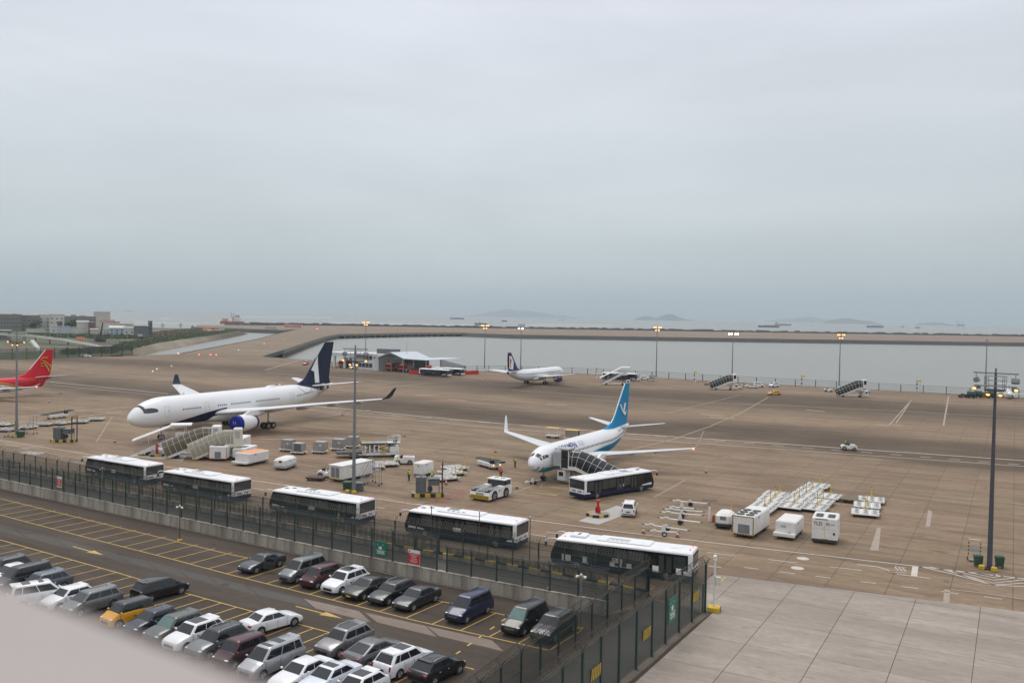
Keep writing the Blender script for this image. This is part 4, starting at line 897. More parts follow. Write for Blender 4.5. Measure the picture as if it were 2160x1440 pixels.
class Fuse:
    def __init__(s, L, R_, zc, ln, at, drop, rise, rend=.12, a0=0., vy=1.0):
        s.__dict__.update(L=L, R=R_, zc=zc, ln=ln, at=at, drop=drop, rise=rise, rend=rend, a0=a0, vy=vy)
    def rc(s, a):
        t = min(max((a-s.a0)/s.ln, 0), 1); r = s.R*max(.02, (1-(1-t)**2.2))**.60; z = s.zc-s.drop*(1-t)**1.7
        if a > s.at:
            q = min((a-s.at)/(s.L-s.at), 1); r = s.R*(1-(1-s.rend)*q**1.65); z = s.zc+s.rise*q**1.6
        return r, z
    def S(s, a, th, off=0.):
        """th degrees from the top, positive towards the left side"""
        r, z = s.rc(a); return Vector((-a, (r+off)*math.sin(R(th))*s.vy, z+(r+off)*math.cos(R(th))))
    def mesh(s, n=30):
        L = s.L; A = [s.a0+s.ln*(i/14)**1.8 for i in range(15)]; A += list(np.linspace(A[-1], s.at, 8)[1:]) + list(np.linspace(s.at, L, 16)[1:])
        return MB().loft([[tuple(s.S(a, 360*j/n)) for j in range(n)] for a in A])
    def decal(s, rows, mname, name, parent, off=.012, k=8, sides=(1, -1)):
        for sd in sides:
            mb = MB(); vs = []; fs = []; rr_ = []
            for (a, p, q), (a2, p2, q2) in zip(rows[:-1], rows[1:]):          # refine along the hull
                m_ = max(1, int(abs(a2-a)/.7))
                for i in range(m_): t = i/m_; rr_.append((a+(a2-a)*t, p+(p2-p)*t, q+(q2-q)*t))
            rr_.append(rows[-1])
            for a, p, q in rr_: vs += [tuple(s.S(a, sd*(p+(q-p)*j/k), off)) for j in range(k+1)]
            for i in range(len(rr_)-1):
                for j in range(k):
                    f = (i*(k+1)+j, i*(k+1)+j+1, (i+1)*(k+1)+j+1, (i+1)*(k+1)+j); fs.append(f if sd > 0 else f[::-1])
            mb.add(vs, fs); mb.build(name, mname, parent, 60)
    def windows(s, groups, th, parent, pitch=.53, w=.24, h=.34, sides=(1, -1)):
        mb = MB(); dth = math.degrees(h/s.R)/2
        for a, b in groups:
            x = a
            while x <= b:
                for sd in sides: mb.add([tuple(s.S(x-w/2, sd*(th-dth), .014)), tuple(s.S(x+w/2, sd*(th-dth), .014)), tuple(s.S(x+w/2, sd*(th+dth), .014)), tuple(s.S(x-w/2, sd*(th+dth), .014))], [(0,1,2,3)])
                x += pitch
        mb.build('cabin_windows', 'cabin_glass', parent, kind='stuff')
    def door(s, a, parent, w=1.07, th0=62, th1=104, mname='gse_grey', sides=(1, -1)):
        for sd in sides:
            mb = MB(); q = .035; dq = math.degrees(q/s.R)
            for (x0, x1, p0, p1) in ((a, a+q, th0, th1), (a+w-q, a+w, th0, th1), (a, a+w, th0, th0+dq), (a, a+w, th1-dq, th1)):
                n_ = 6
                for i in range(n_):
                    t0, t1 = p0+(p1-p0)*i/n_, p0+(p1-p0)*(i+1)/n_
                    mb.add([tuple(s.S(x0, sd*t0, .013)), tuple(s.S(x1, sd*t0, .013)), tuple(s.S(x1, sd*t1, .013)), tuple(s.S(x0, sd*t1, .013))], [(0,1,2,3)])
            mb.add([tuple(s.S(a+w*.62, sd*80, .014)), tuple(s.S(a+w*.78, sd*80, .014)), tuple(s.S(a+w*.78, sd*84, .014)), tuple(s.S(a+w*.62, sd*84, .014))], [(0,1,2,3)])
            mb.build('cabin_door', mname, parent)
def foil(a, c, t, f):
    """aerofoil ring: f(aft, up) gives the 3d point"""
    return [f(a+c*x, t*c*z) for x, z in ((0, 0), (.03, .28), (.12, .46), (.35, .52), (.65, .30), (1, .02), (1, -.02), (.65, -.16), (.35, -.30), (.12, -.30), (.03, -.18))]
def wing(parent, secs, name, mname, sd, t=.12, mi=None):
    rings = []
    for (a, y, z, c) in secs: rings.append(foil(a, c, t, lambda aa, up, y=y, z=z: (-aa, sd*y, z+up)))
    if sd < 0: rings = [r[::-1] for r in rings]
    return MB().loft(rings).build(name, mname, parent, 40)
def vfin(parent, secs, name, mname, t=.10):
    rings = [foil(a, c, t, lambda aa, up, z=z: (-aa, up, z)) for (a, z, c) in secs]
    return MB().loft(rings).build(name, mname, parent, 40)
def lathe(mb, prof, cy, cz, n=24, mi=0):
    return mb.loft([[(-a, cy+r*math.cos(2*math.pi*j/n), cz+r*math.sin(2*math.pi*j/n)) for j in range(n)] for a, r in prof], mi, False, False)
def engine(parent, a, y, z, r, L, mname='plane_white', cover=None, lip='bare_metal'):
    e = lathe(MB(), [(a+.06*L, r*.99), (a+.15*L, r*1.06), (a+.4*L, r*1.10), (a+.7*L, r*.98), (a+L, r*.72), (a+L, r*.66), (a+.85*L, r*.66)], y, z).build('engine', mname, parent, 50)
    lathe(MB(), [(a+.35*L, r*.80), (a+.1*L, r*.80), (a+.02*L, r*.86), (a, r*.91), (a+.01*L, r*.96), (a+.065*L, r*1.0)], y, z).build('intake_lip', lip, e, 50)
    MB().cyl((-(a+.3*L), y, z), (-(a+.31*L), y, z), r*.82, r*.82, 24).build('fan', 'dark_hole', e)
    lathe(MB(), [(a+.8*L, r*.6), (a+1.1*L, r*.45), (a+1.12*L, r*.4), (a+1.12*L, r*.22), (a+1.32*L, r*.03)], y, z).build('exhaust_cone', 'bare_metal', e, 50)
    if cover:
        lathe(MB(), [(a-.02, .02), (a-.03, r*.55), (a-.01, r*.93), (a+.05, r*1.0), (a+.16*L, r*1.075)], y, z).build('intake_cover', cover, e, 50)
        lathe(MB(), [(a+.93*L, r*.80), (a+1.04*L, r*.76), (a+1.05*L, r*.70), (a+1.05*L, .02)], y, z).build('exhaust_cover', 'livery_purple', e, 50)
        for k in (-.3, .05): MB().tube([(-(a-.05), y+k*r, z+.35*r), (-(a-.12), y+k*r+.05, z+.1*r), (-(a-.05), y+k*r+.1, z-.05*r)], .035, 4).build('cover_strap', 'sign_white', e)
    return e
def gear(parent, a, y, ztop, r, wd, n=2, bogie=False, name='main_gear', dy=.45):
    g = MB().cyl((-a, y, r), (-a, y, ztop), .13 if r > .4 else .09, .16 if r > .4 else .1, 8).build(name, 'steel', parent)
    MB().cyl((-a, y, r*1.2), (-(a+1.4), y*.8, ztop), .05, .05, 6).build('drag_strut', 'steel', g)
    for ax in ((-.75, .75) if bogie else (0,)):
        for s in (-1, 1):
            MB().cyl((-(a+ax), y+s*dy-wd/2, r), (-(a+ax), y+s*dy+wd/2, r), r, r, 18).build('wheel', 'rubber', g); MB().cyl((-(a+ax), y+s*dy-wd/2-.006, r), (-(a+ax), y+s*dy+wd/2+.006, r), r*.5, r*.5, 12).build('hub', 'rim', g)
    return g
def plane_common(o, F, P, white='plane_white', fin='livery_navy', winglet=None, eng='plane_white', cover=None, wing_m='wing_grey', tipl=True):
    F.mesh().build('fuselage', white, o, 40)
    wr = P['wing']
    for sd in (1, -1):
        wg = wing(o, wr, 'wing', wing_m, sd)
        if 'winglet' in P: wing(o, P['winglet'], 'winglet', winglet or wing_m, sd, .08)
        wing(o, P['stab'], 'tailplane', wing_m, sd, .10)
        a, y, z, r, L = P['eng']; engine(o, a, sd*y, z, r, L, eng, cover)
        MB().prism([(-(a+.3*L), z+r*.9), (-(a+1.25*L), z+r*.8), (-(a+1.7*L), z+r*1.45), (-(a+.75*L), z+r*1.5)], sd*y-.18, sd*y+.18).build('engine_pylon', white, o)
        for k in P.get('fair', ()): 
            yy, aa, zz, ll = k; MB().ellipsoid((-aa, sd*yy, zz), ll, .22*ll/1.6, .26*ll/1.6, 10, 8).build('flap_fairing', 'belly_grey', wg, 60)
        if tipl and sd > 0: a_, y_, z_, c_ = wr[-1]; MB().ellipsoid((-(a_+.2), y_+.05, z_), .28, .16, .14, 8, 6).build('navigation_light', 'nav_red', wg)
    a0, a1, zb, hw = P['belly']
    MB().loft([[(-(a0+(a1-a0)*t), hw*k*math.cos(th), zb+F.R*.52*k*math.sin(th)) for th in [2*math.pi*j/16 for j in range(16)]] for t, k in ((0, .3), (.12, .8), (.3, 1), (.7, 1), (.88, .75), (1, .25))]).build('wing_fairing', white, o, 60)
    vfin(o, P['fin'], 'fin', fin)
    a, z, r, wd = P['ng']; gear(o, a, 0, z, r, wd, name='nose_gear', dy=wd*.9)
    a, y, z, r, wd, bg = P['mg']
    for sd in (1, -1): gear(o, a, sd*y, z, r, wd, bogie=bg, dy=wd*1.35)
def plane(label, name, nose, aft_az, nose_away=False):
    return thing(name, label, 'airliner', nose, aft_az+(0 if nose_away else 180), 'parked airliners')
# ---- white and navy wide-body
o = plane('white wide-body airliner with navy tail and covered blue engines', 'wide_body_airliner', (-68.1, 160.1, 0), 26.2)
F = Fuse(57.8, 2.82, 5.2, 8.0, 37.5, .75, 2.05, .10, -.9)
PW = dict(wing=[(17.3, 2.2, 4.0, 11.8), (22.0, 9.4, 4.7, 7.9), (29.5, 19.5, 5.9, 5.2), (36.2, 29.0, 6.9, 2.6)], winglet=[(36.2, 29.0, 6.9, 2.6), (36.9, 29.6, 7.4, 2.2), (38.3, 30.5, 9.1, 1.0)], stab=[(48.6, .6, 7.3, 5.8), (54.6, 9.7, 8.4, 2.2)],
          eng=(15.9, 9.37, 2.6, 1.50, 5.2), fair=((6.5, 29.5, 3.9, 2.4), (13, 31.5, 4.6, 2.4), (18.5, 34, 5.3, 2.0), (23.5, 36.0, 5.9, 1.6)), belly=(15, 36, 3.35, 2.9), fin=[(44.0, 7.6, 13.0), (47.3, 9.0, 9.2), (50.2, 12.0, 6.8), (54.9, 17.3, 3.3)], ng=(6.6, 3.0, .5, .32), mg=(29.7, 5.3, 4.4, .68, .45, True))
plane_common(o, F, PW, fin='livery_navy', winglet='livery_navy', cover='cover_blue', tipl=False)
F.decal([(5.6, 146, 148), (8, 134, 162), (11, 121, 176), (14, 109, 178), (16, 103, 170), (18.2, 97, 138), (19.8, 94, 110), (20.6, 93, 96)], 'livery_navy', 'belly_flash', o)
F.decal([(43.6, 0, 6), (45, 0, 26), (47, 0, 44), (49.5, 0, 66), (51.5, 0, 92), (53.2, 0, 110)], 'livery_navy', 'tail_band', o)
F.decal([(53.2, 0, 180), (54.6, 0, 180)], 'plane_white', 'tail_band', o, .016); F.decal([(54.6, 0, 180), (55.6, 0, 180)], 'livery_navy', 'tail_band', o, .016)
F.decal([(51.0, 112, 180), (55.0, 112, 180)], 'belly_grey', 'tail_underside', o, .02)
F.windows(((9.3, 13.8), (18.2, 20.6), (21.8, 27.5), (29, 36), (42.2, 49)), 82, o)
for a in (5.0, 14.8, 39.8, 50.3): F.door(a, o)
F.decal([(1.15, 40, 66), (1.8, 46, 73), (2.6, 52, 76), (3.3, 60, 77), (3.7, 67, 76)], 'gse_dark', 'cockpit_mask', o, .014)
for a, p, q, a2, p2, q2 in ((1.25, 46, 64, 1.9, 52, 71), (2.05, 54, 72, 2.65, 58, 74), (2.8, 60, 74.5, 3.3, 64.5, 75)): F.decal([(a, p, q), (a2, p2, q2)], 'glass_grey', 'cockpit_window', o, .024, 4)
F.decal([(1.12, -41, 41), (1.62, -45, 45)], 'gse_dark', 'windscreen', o, .014, 10, (1,))
for zz, s_ in ((0, 1), (0, -1)):
    vm_ = MB()    # white chevron band on both faces of the fin
    P_ = [(50.0, 8.4), (51.3, 8.4), (51.4, 15.0), (49.2, 11.2), (49.7, 11.0)]
    yv = lambda z: s_*(.52*.10*(13.0-(13.0-3.3)*(z-7.6)/9.7)*.92+.03)
    vm_.add([(-a, yv(z), z) for a, z in ((50.6, 8.0), (52.2, 8.0), (51.8, 12.5), (51.9, 14.2), (49.3, 11.0), (50.4, 10.6))], [(0,1,2,5),(2,3,4,5)]); vm_.build('fin_chevron', 'plane_white', o)
mbx = MB().tube([F.S(43.5+.55*i, 35+48*math.sin(math.pi*i/10), .02) for i in range(11)], .035, 4); mbx.build('hull_outline', 'gse_dark', o)
for a in (11.5, 38.8): MB().prism([(-a, 7.9), (-(a+.7), 7.9), (-(a+.65), 8.5), (-(a+.35), 8.5)], -.03, .03).build('aerial', 'plane_white', o)
MB().ellipsoid((-36.5, 0, 7.95), 1.6, .7, .38, 12, 6).build('antenna_dome', 'plane_white', o, 60)
# ---- blue-tailed narrow-body
def narrow(F_=None, L=38.0):
    return dict(wing=[(13.0, 1.5, 2.35, 7.9), (16.0, 5.6, 2.75, 4.8), (22.4, 16.9, 3.9, 1.6)], winglet=[(22.4, 16.9, 3.9, 1.6), (22.9, 17.2, 4.2, 1.35), (24.5, 17.9, 6.5, .55)], stab=[(32.6, .5, 4.95, 3.9), (36.8, 7.2, 5.75, 1.35)],
            eng=(11.3, 4.83, 1.55, 1.0, 3.6), fair=((3.9, 19.6, 2.2, 1.6), (7.6, 20.6, 2.6, 1.5), (11.2, 22, 3.0, 1.3)), belly=(11.2, 23.5, 2.0, 1.95), fin=[(26.6, 5.15, 10.6), (29.9, 6.0, 7.6), (31.5, 7.2, 6.3), (36.1, 12.5, 2.3)], ng=(4.0, 1.9, .36, .22), mg=(19.6, 2.86, 2.4, .56, .36, False))
FN = lambda: Fuse(38.0, 1.95, 3.25, 5.2, 25.5, .42, 1.75, .10, 0, .965)
o = plane('white airliner with blue tail and bird emblem at the stairs', 'narrow_body_airliner', (3.03, 127.66, 0), 28.6); F = FN()
plane_common(o, F, narrow(), fin='livery_blue', winglet='plane_white', wing_m='wing_grey')
F.decal([(13.5, 116, 118), (16, 112, 150), (20, 103, 170), (24, 96, 178), (27, 94, 178), (29.5, 93, 165), (31, 95, 120), (31.6, 97, 100)], 'livery_blue', 'belly_swoosh', o)
F.decal([(.10, 104, 180), (.8, 112, 180), (2.5, 120, 180), (7, 128, 180), (12.5, 130, 180)], 'livery_cyan', 'nose_band', o)
F.windows(((5.8, 8.2), (9, 9.3), (10.2, 33.2)), 78, o, .51, .26, .36)
for a in (3.6, 33.6): F.door(a, o, .86, 62, 112)
for a, p, q, a2, p2, q2 in ((1.0, 2, 37, 1.62, 2.5, 42), (1.1, 41, 66, 1.95, 46, 67), (2.02, 47, 67, 2.7, 53, 66)): F.decal([(a, p, q), (a2, p2, q2)], 'glass_grey', 'cockpit_window', o, .015, 5)
text_part('XIAMEN', 1.55, 'logo_blue', o, None, 'airline_title', lambda c: F.S(9.6+c.x, 52-math.degrees(c.y/1.95), .016)); text_part('AIR', 1.45, 'wing_grey', o, None, 'airline_title', lambda c: F.S(14.2+c.x, 52-math.degrees(c.y/1.95), .016))
text_part('B-5656', .5, 'gse_grey', o, None, 'registration', lambda c: F.S(31.2+c.x, 50-math.degrees(c.y/1.95), .016))
yv = lambda a, z: .10*.52*(10.6-(10.6-2.3)*min(1, (z-5.15)/7.35))*.80+.03
for s_ in (1, -1):
    def finpoly(pts, mname, nm, k=0.): MB().add([(-a, s_*(yv(a, z)+k), z) for a, z in pts], [tuple(range(len(pts)))]).build(nm, mname, o)
    finpoly([(33.2, 8.95), (33.75, 8.98), (34.5, 8.05), (34.75, 7.9), (35.2, 9.05), (36.1, 9.1), (35.9, 8.7), (35.35, 7.6), (35.75, 7.4), (36.4, 7.75), (35.9, 7.0), (35.2, 6.95), (34.3, 7.6)], 'plane_white', 'bird_emblem', .02)
MB().tube([(-31.45, 0, 7.2), (-33.8, 0, 9.9), (-36.05, 0, 12.45)], .10, 6).build('fin_leading_edge', 'plane_white', o); MB().tube([(-29.9, 0, 6.0), (-30.8, 0, 6.6), (-31.45, 0, 7.2)], .09, 6).build('fin_leading_edge', 'plane_white', o)
# ---- red airliner at the left edge
o = plane('red airliner with gold emblem on its tail cut by the left edge', 'red_airliner', (-147.66, 217.27, 0), 29.2); F = FN()
plane_common(o, F, narrow(), white='livery_red', fin='livery_red', winglet='livery_red', wing_m='wing_grey')
BND = [(6, 60), (18, 66), (22, 78), (25, 98), (28, 125), (30, 150), (31, 178)]
F.decal([(a, t, 180) for a, t in BND], 'plane_white', 'white_underside', o, .012); F.decal([(a, t-6, t) for a, t in BND], 'livery_gold', 'gold_stripe', o, .02, 2); F.decal([(a, t-20, t-14) for a, t in BND if a > 10], 'livery_gold', 'gold_stripe', o, .02, 2)
F.windows(((6, 33),), 78, o, .51, .26, .36); F.door(33.6, o, .86, 62, 112, 'plane_white')
for s_ in (1, -1):
    def stroke(pts, wd): 
        MB().tube([(-a, s_*(yv(a, z)+.03), z) for a, z in pts], wd, 5).build('gold_emblem', 'livery_gold', o)
    stroke([(36.6, 10.3), (35.2, 10.4), (34.5, 9.8), (35.4, 9.4), (36.4, 8.8), (37.2, 7.9)], .13); stroke([(35.3, 8.0), (34.6, 8.1), (34.6, 8.8), (35.4, 8.9), (36.3, 8.0), (37.0, 6.6)], .13); stroke([(35.6, 8.4), (36.4, 7.4), (36.8, 6.4)], .10); stroke([(37.3, 8.5), (37.4, 7.4)], .12)
MB().tube([(-31.45, 0, 7.2), (-33.8, 0, 9.9), (-36.05, 0, 12.45)], .09, 6).build('fin_leading_edge', 'plane_white', o)
# ---- distant airliner with purple tail, nose away
o = plane('distant white airliner with purple engines and swirl tail by the basin', 'narrow_body_airliner', (19.16, 338.24, 0), 28.1, True); F = Fuse(44.2, 2.0, 3.6, 5.2, 30.5, .42, 1.55, .10, 0, .98)
P3 = dict(wing=[(16.3, 1.6, 2.7, 7.7), (19.6, 6.2, 3.1, 4.6), (25.6, 17.0, 4.6, 1.6)], stab=[(38.2, .5, 5.2, 4.0), (41.8, 6.2, 5.9, 1.5)], eng=(14.0, 5.75, 1.8, 1.12, 3.7), belly=(14.5, 28, 2.2, 2.05), fin=[(33.4, 5.5, 9.6), (36.2, 6.3, 6.9), (41.2, 11.8, 2.5)], ng=(5.0, 2.0, .38, .22), mg=(22.0, 3.8, 2.8, .62, .4, False), fair=((7.6, 24.2, 2.8, 1.5), (11.2, 25.5, 3.3, 1.3)))
plane_common(o, F, P3, fin='livery_purple', eng='livery_purple', wing_m='wing_grey', tipl=False)
F.windows(((6, 39),), 78, o, .51, .26, .36)
for a in (4.5, 12, 28, 39.5): F.door(a, o, .86, 62, 112)
F.decal([(43.0, 0, 180), (44.2, 0, 180)], 'livery_purple', 'tail_cone_cap', o)
for s_ in (1, -1):
    MB().add([(-a, s_*(.30+.012*(z-5)), z) for a, z in ((40.2, 6.0), (42.9, 6.4), (43.2, 10.6), (41.7, 10.7), (39.8, 8.6))], [(0,1,2,3,4)]).build('tail_swirl', 'plane_white', o)
    MB().add([(-a, s_*(.34+.012*(z-5)), z) for a, z in ((41.4, 6.3), (42.2, 7.0), (42.7, 10.3), (41.5, 9.0), (41.9, 7.6))], [(0,1,2,3,4)]).build('tail_swirl', 'sign_red', o)
MB().box(-40.4, -42.4, .31, .33, 10.3, 10.9)
# ---- small jet at the right edge
P = G(2130, 842); o = thing('business_jet', 'small white jet seen nose on at the right edge', 'aircraft', P, 205); F = Fuse(14, 1.05, 1.75, 2.4, 8, .2, .6, .15)
F.mesh(20).build('fuselage', 'plane_white', o, 40)
for sd in (1, -1):
    wing(o, [(6.2, .6, 1.2, 2.8), (8.2, 8.6, 1.8, 1.1)], 'wing', 'plane_white', sd); engine(o, 9.2, sd*1.65, 2.25, .45, 1.9, 'plane_white'); wing(o, [(12.4, .1, 4.3, 1.6), (13.6, 2.6, 4.4, .8)], 'tailplane', 'plane_white', sd); gear(o, 8.2, sd*1.4, 1.2, .3, .18, dy=.16)
vfin(o, [(10.6, 2.2, 3.2), (12.6, 4.4, 1.8)], 'fin', 'plane_white'); gear(o, 1.6, 0, 1.0, .25, .14, name='nose_gear', dy=.12); F.decal([(.9, -50, 50), (1.6, -58, 58)], 'glass_dark', 'windscreen', o, .012, 10, (1,))
# ------------------------------------------------------------------ ground equipment
mat('tint_brown', (.135, .108, .072), .35, dirt=.4, dscale=1.5, dcol=(.09, .07, .05), alpha=.93); mat('tint_beige', (.36, .33, .255), .35, alpha=.85, dirt=.3, dscale=1.5); mat('tint_black', (.018, .018, .02), .12, alpha=.93)
mat('cream', (.66, .63, .53), .5, dirt=.4, dscale=1.6); mat('hood_grey', (.40, .41, .41), .8, dirt=.3, dscale=2, bump=.4, bscale=3); mat('alu', (.42, .41, .40), .42, .55, dirt=.5, dscale=1.6, dcol=(.2, .19, .18), rnd=.1); mat('hydrant_red', (.50, .02, .02), .45, dirt=.2)
mat('orange_tarp', (.75, .30, .13), .6, dirt=.2); mat('bin_green', (.022, .075, .040), .55, dirt=.35, dscale=3); mat('bin_grey', (.13, .14, .145), .55, dirt=.35, dscale=3); mat('wood', (.16, .13, .075), .8, dirt=.5, dscale=2); mat('cone_red', (.42, .05, .03), .6, dirt=.3); mat('rust', (.10, .055, .04), .8, dirt=.5, dscale=2); mat('cabinet_grey', (.115, .125, .135), .5, dirt=.35, dscale=1.4, dcol=(.05, .05, .05)); mat('cart_roof', (.60, .40, .10), .5, dirt=.3)
def footprint(A, B, C):
    a, b, c = G(*A), G(*B), G(*C); d = (b-c).normalized(); mid = (a+b)/2-d*(b-c).length/2
    return mid, az_of(c, b), (b-c).length, (b-a).length
def small_wheel(o, x, y, r=.2, wd=.14, name='wheel'): return MB().cyl((x, y-wd/2, r), (x, y+wd/2, r), r, r, 12).build(name, 'rubber', o)
def logo(o, p, xdir, s=.5):
    """airport logo: small blue mark with a line of print, facing along xdir x up"""
    M_ = basis(p, xdir, (0, 0, 1)); mb = MB(); mb.T = M_
    for a, b, c, d in ((-.5, -.42, -.2, .2), (-.5, -.1, .13, .2), (-.18, -.1, -.2, .2), (-.34, -.26, -.1, .2)): mb.box(a*s, b*s, c*s, d*s, 0, .006)
    mb.build('logo_mark', 'logo_blue', o); mb = MB(); mb.T = M_
    for j in range(5): mb.box((.05+j*.12)*s, (.13+j*.12)*s, -.05*s, .07*s, 0, .006)
    mb.build('logo_print', 'gse_grey', o, kind='stuff')
def stairs(label, P, az, Hh, run, style='open', Wd=1.5, col='gse_white', tint='tint_brown', truck=True, plat=2.0, head=True, rib='cream'):
    """boarding stairs: foot at the origin, climbing along +x to a platform at height Hh"""
    o = thing('boarding_stairs', label, 'stairs', P, az, 'passenger boarding stairs'); h = Wd/2; X1 = run; X2 = run+plat; z0 = .35
    sl = (Hh-z0)/run; zf = lambda x: z0+sl*min(max(x, 0), run)
    for s in (-1, 1): MB().prism([(-.1, .15), (.5, .15), (X1, Hh-.55), (X2, Hh-.55), (X2, Hh+.05), (X1, Hh+.05), (X1-.3, Hh+.12), (-.1, z0+.12)], s*h-.04, s*h+.04).build('side_panel', col, o)
    sm_ = MB(); n_ = int(run/.3)
    for i in range(n_): sm_.box(i*run/n_, (i+1)*run/n_+.03, -h+.04, h-.04, zf(i*run/n_)-.02, zf(i*run/n_)+.03)
    sm_.build('steps', 'steel', o, kind='stuff'); MB().box(X1, X2, -h+.04, h-.04, Hh-.06, Hh).build('platform', 'steel', o)
    ch = MB().box(.9, X2-.3, -h*.62, h*.62, .42, .72).build('chassis', col, o)
    for s in (-1, 1):
        for x in (1.5, X1+.3): MB().cyl((x, s*h*.8-.13, .38), (x, s*h*.8+.13, .38), .38, .38, 14).build('wheel', 'rubber', o)
        MB().cyl((X1+.2, s*h*.7, .6), (X1+plat*.6, s*h*.7, Hh-.4), .06, .06, 6).build('strut', 'gse_dark', o); MB().cyl((X1+plat*.7, s*h*.7, .6), (X1-.9, s*h*.7, Hh-.8), .06, .06, 6).build('strut', 'gse_dark', o)
    MB().box(.0, .75, -h-.1, h+.1, .12, .30).build('foot_bumper', 'kerb_yellow', o)
    logo(o, (X1*.55, -h-.045, zf(X1*.55)-.25), (1, 0, sl), .55); logo(o, (X1*.55, h+.045, zf(X1*.55)-.25), (-1, 0, -sl), .55)
    if style == 'open':
        for s in (-1, 1):
            r_ = MB(); k_ = 6
            for i in range(k_+1): x = X1*i/k_; r_.cyl((x, s*h, zf(x)), (x, s*h, zf(x)+1.0), .03, .03, 5)
            r_.tube([(-.5, s*h, .4), (-.45, s*h, zf(0)+.9), (0, s*h, zf(0)+1.0), (X1, s*h, Hh+1.0), (X2, s*h, Hh+1.0)], .035, 5); r_.tube([(0, s*h, zf(0)+.5), (X1, s*h, Hh+.5), (X2, s*h, Hh+.5)], .025, 5); r_.build('handrail', 'steel', o)
            p_ = MB()
            for x in (X1*.3, X1*.62, X1-.1, X2-.2): p_.cyl((x, s*h, zf(x)+.9), (x, s*h, zf(x)+2.2), .035, .035, 5)
            p_.build('canopy_post', 'gse_white', o)
            MB().box(X1+.3, X2-.2, s*(h+.03)-.02, s*(h+.03)+.02, Hh+.0, Hh+1.05).build('platform_guard', 'sign_white', o); logo(o, (X1+plat*.5, s*(h+.06), Hh+.6), (-s, 0, 0), .5)
        arcs = lambda x, zz: [(x, (h+.18)*math.cos(R(t)), zz+.35*math.sin(R(t))) for t in range(0, 181, 20)]
        def shell(xs): 
            rg = [arcs(x, z) for x, z in xs]; rg2 = [[(p[0], p[1]*.96, p[2]-.07) for p in r] for r in rg]; full = [r+q[::-1] for r, q in zip(rg, rg2)]; return MB().loft(full)
        shell([(-.9, zf(0)+2.0), (X1-.2, Hh+2.05)]).build('canopy', col, o, 40); shell([(X1-.5, Hh+2.15), (X2+.9, Hh+2.2)]).build('canopy', col, o, 40)
    else:
        tilt = lambda x: .45*min(1, max(0, (X1+.6-x)/1.2)); sec = lambda x, zz: [(x, -h-.06, zz)]+[(x-tilt(x)*(.62+1.55*math.sin(R(t))), (h+.06)*math.cos(R(t)), zz+.62+1.55*math.sin(R(t))) for t in range(180, -1, -15)]+[(x, h+.06, zz)]
        st = [(0+X1*i/7, zf(X1*i/7)) for i in range(8)]+[(X1+.6, Hh), (X1+1.1, Hh)]
        for (xa, za), (xb, zb_) in zip(st[:-1], st[1:]): MB().loft([sec(xa+.03, za), sec(xb-.03, zb_)], 0, False, False, False).build('tunnel_panel', tint, o, 60)
        for xa, za in st:
            MB().tube([(p[0], p[1]*1.01, p[2]) for p in sec(xa, za)], .034, 5).build('hoop', rib, o)
        for t in (30, 90, 150): MB().tube([(x-tilt(x)*(.62+1.55*math.sin(R(t))), (h+.08)*math.cos(R(t)), z+.62+1.57*math.sin(R(t))) for x, z in st], .025, 4).build('rail', rib, o)
        if head:
            MB().cbox(X1+1.0, X2+.4, -h-.2, h+.2, Hh-.5, Hh+2.45, .12).build('head_house', col, o, 30)
            for s in (-1, 1): MB().cbox(X1+1.25, X2+.05, s*(h+.2)-.01, s*(h+.2)+.01, Hh+.9, Hh+2.1, .004).build('head_window', 'hood_grey' if rib == 'cream' else 'tint_black', o)
        else:
            MB().loft([[(x, y*k, Hh-.1+z*k2) for y, z in ((-1.15, 0), (-1.15, 2.0), (-.7, 2.5), (.7, 2.5), (1.15, 2.0), (1.15, 0))] for x, k, k2 in ((X2+.3, 1.0, 1.0), (X2+.55, 1.08, 1.03), (X2+.85, 1.0, 1.0), (X2+1.15, 1.08, 1.03), (X2+1.45, 1.0, 1.0))], cap0=False, cap1=False).build('accordion_hood', 'hood_grey', o, 30)
            MB().cbox(X1+1.1, X2+.35, -h-.12, h+.12, Hh+2.2, Hh+2.5, .1).build('head_roof', 'hood_grey', o)
            for s in (-1, 1):
                for k in (0, 1): MB().box(X1+1.2, X2+.2, s*(h+.08)-.02, s*(h+.08)+.02, Hh-.3+1.25*k, Hh+.9+1.25*k).build('head_window', 'tint_black', o)
                MB().box(X1+1.1, X1+1.2, s*(h+.08)-.04, s*(h+.08)+.04, Hh-.4, Hh+2.2).build('head_post', rib, o); MB().box(X2+.2, X2+.3, s*(h+.08)-.04, s*(h+.08)+.04, Hh-.4, Hh+2.2).build('head_post', rib, o)
    if truck:
        cb = MB().cbox(X2-.4, X2+.9, -h*.95, h*.95, .45, 1.95, .1).build('cab', 'gse_white', o)
        for s in (-1, 1): MB().box(X2-.1, X2+.6, s*h*.95-.01, s*h*.95+.014, 1.15, 1.75).build('cab_window', 'glass_dark', cb)
        MB().box(X2+.89, X2+.912, -h*.8, h*.8, 1.15, 1.75).build('cab_windscreen', 'glass_dark', cb)
    return o
stairs('open white boarding stairs with curved canopy beside the wide-body nose', G(293, 959), 80, 2.8, 5.6, 'open', truck=False)
stairs('brown tinted tunnel stairs, middle of the three beside the wide-body', G(353, 966), 80, 2.9, 6.0, 'tube', tint='tint_brown', truck=False, Wd=1.7)
stairs('pale cream tunnel stairs nearest the white air units', G(408, 969), 76, 2.6, 5.2, 'tube', tint='tint_beige', truck=False, Wd=1.7, col='cream')
aft = dirv(28.6); prt = dirv(118.6); dr = Vector((3.03, 127.66, 0))+aft*4.05+prt*(1.95+.15+1.45)
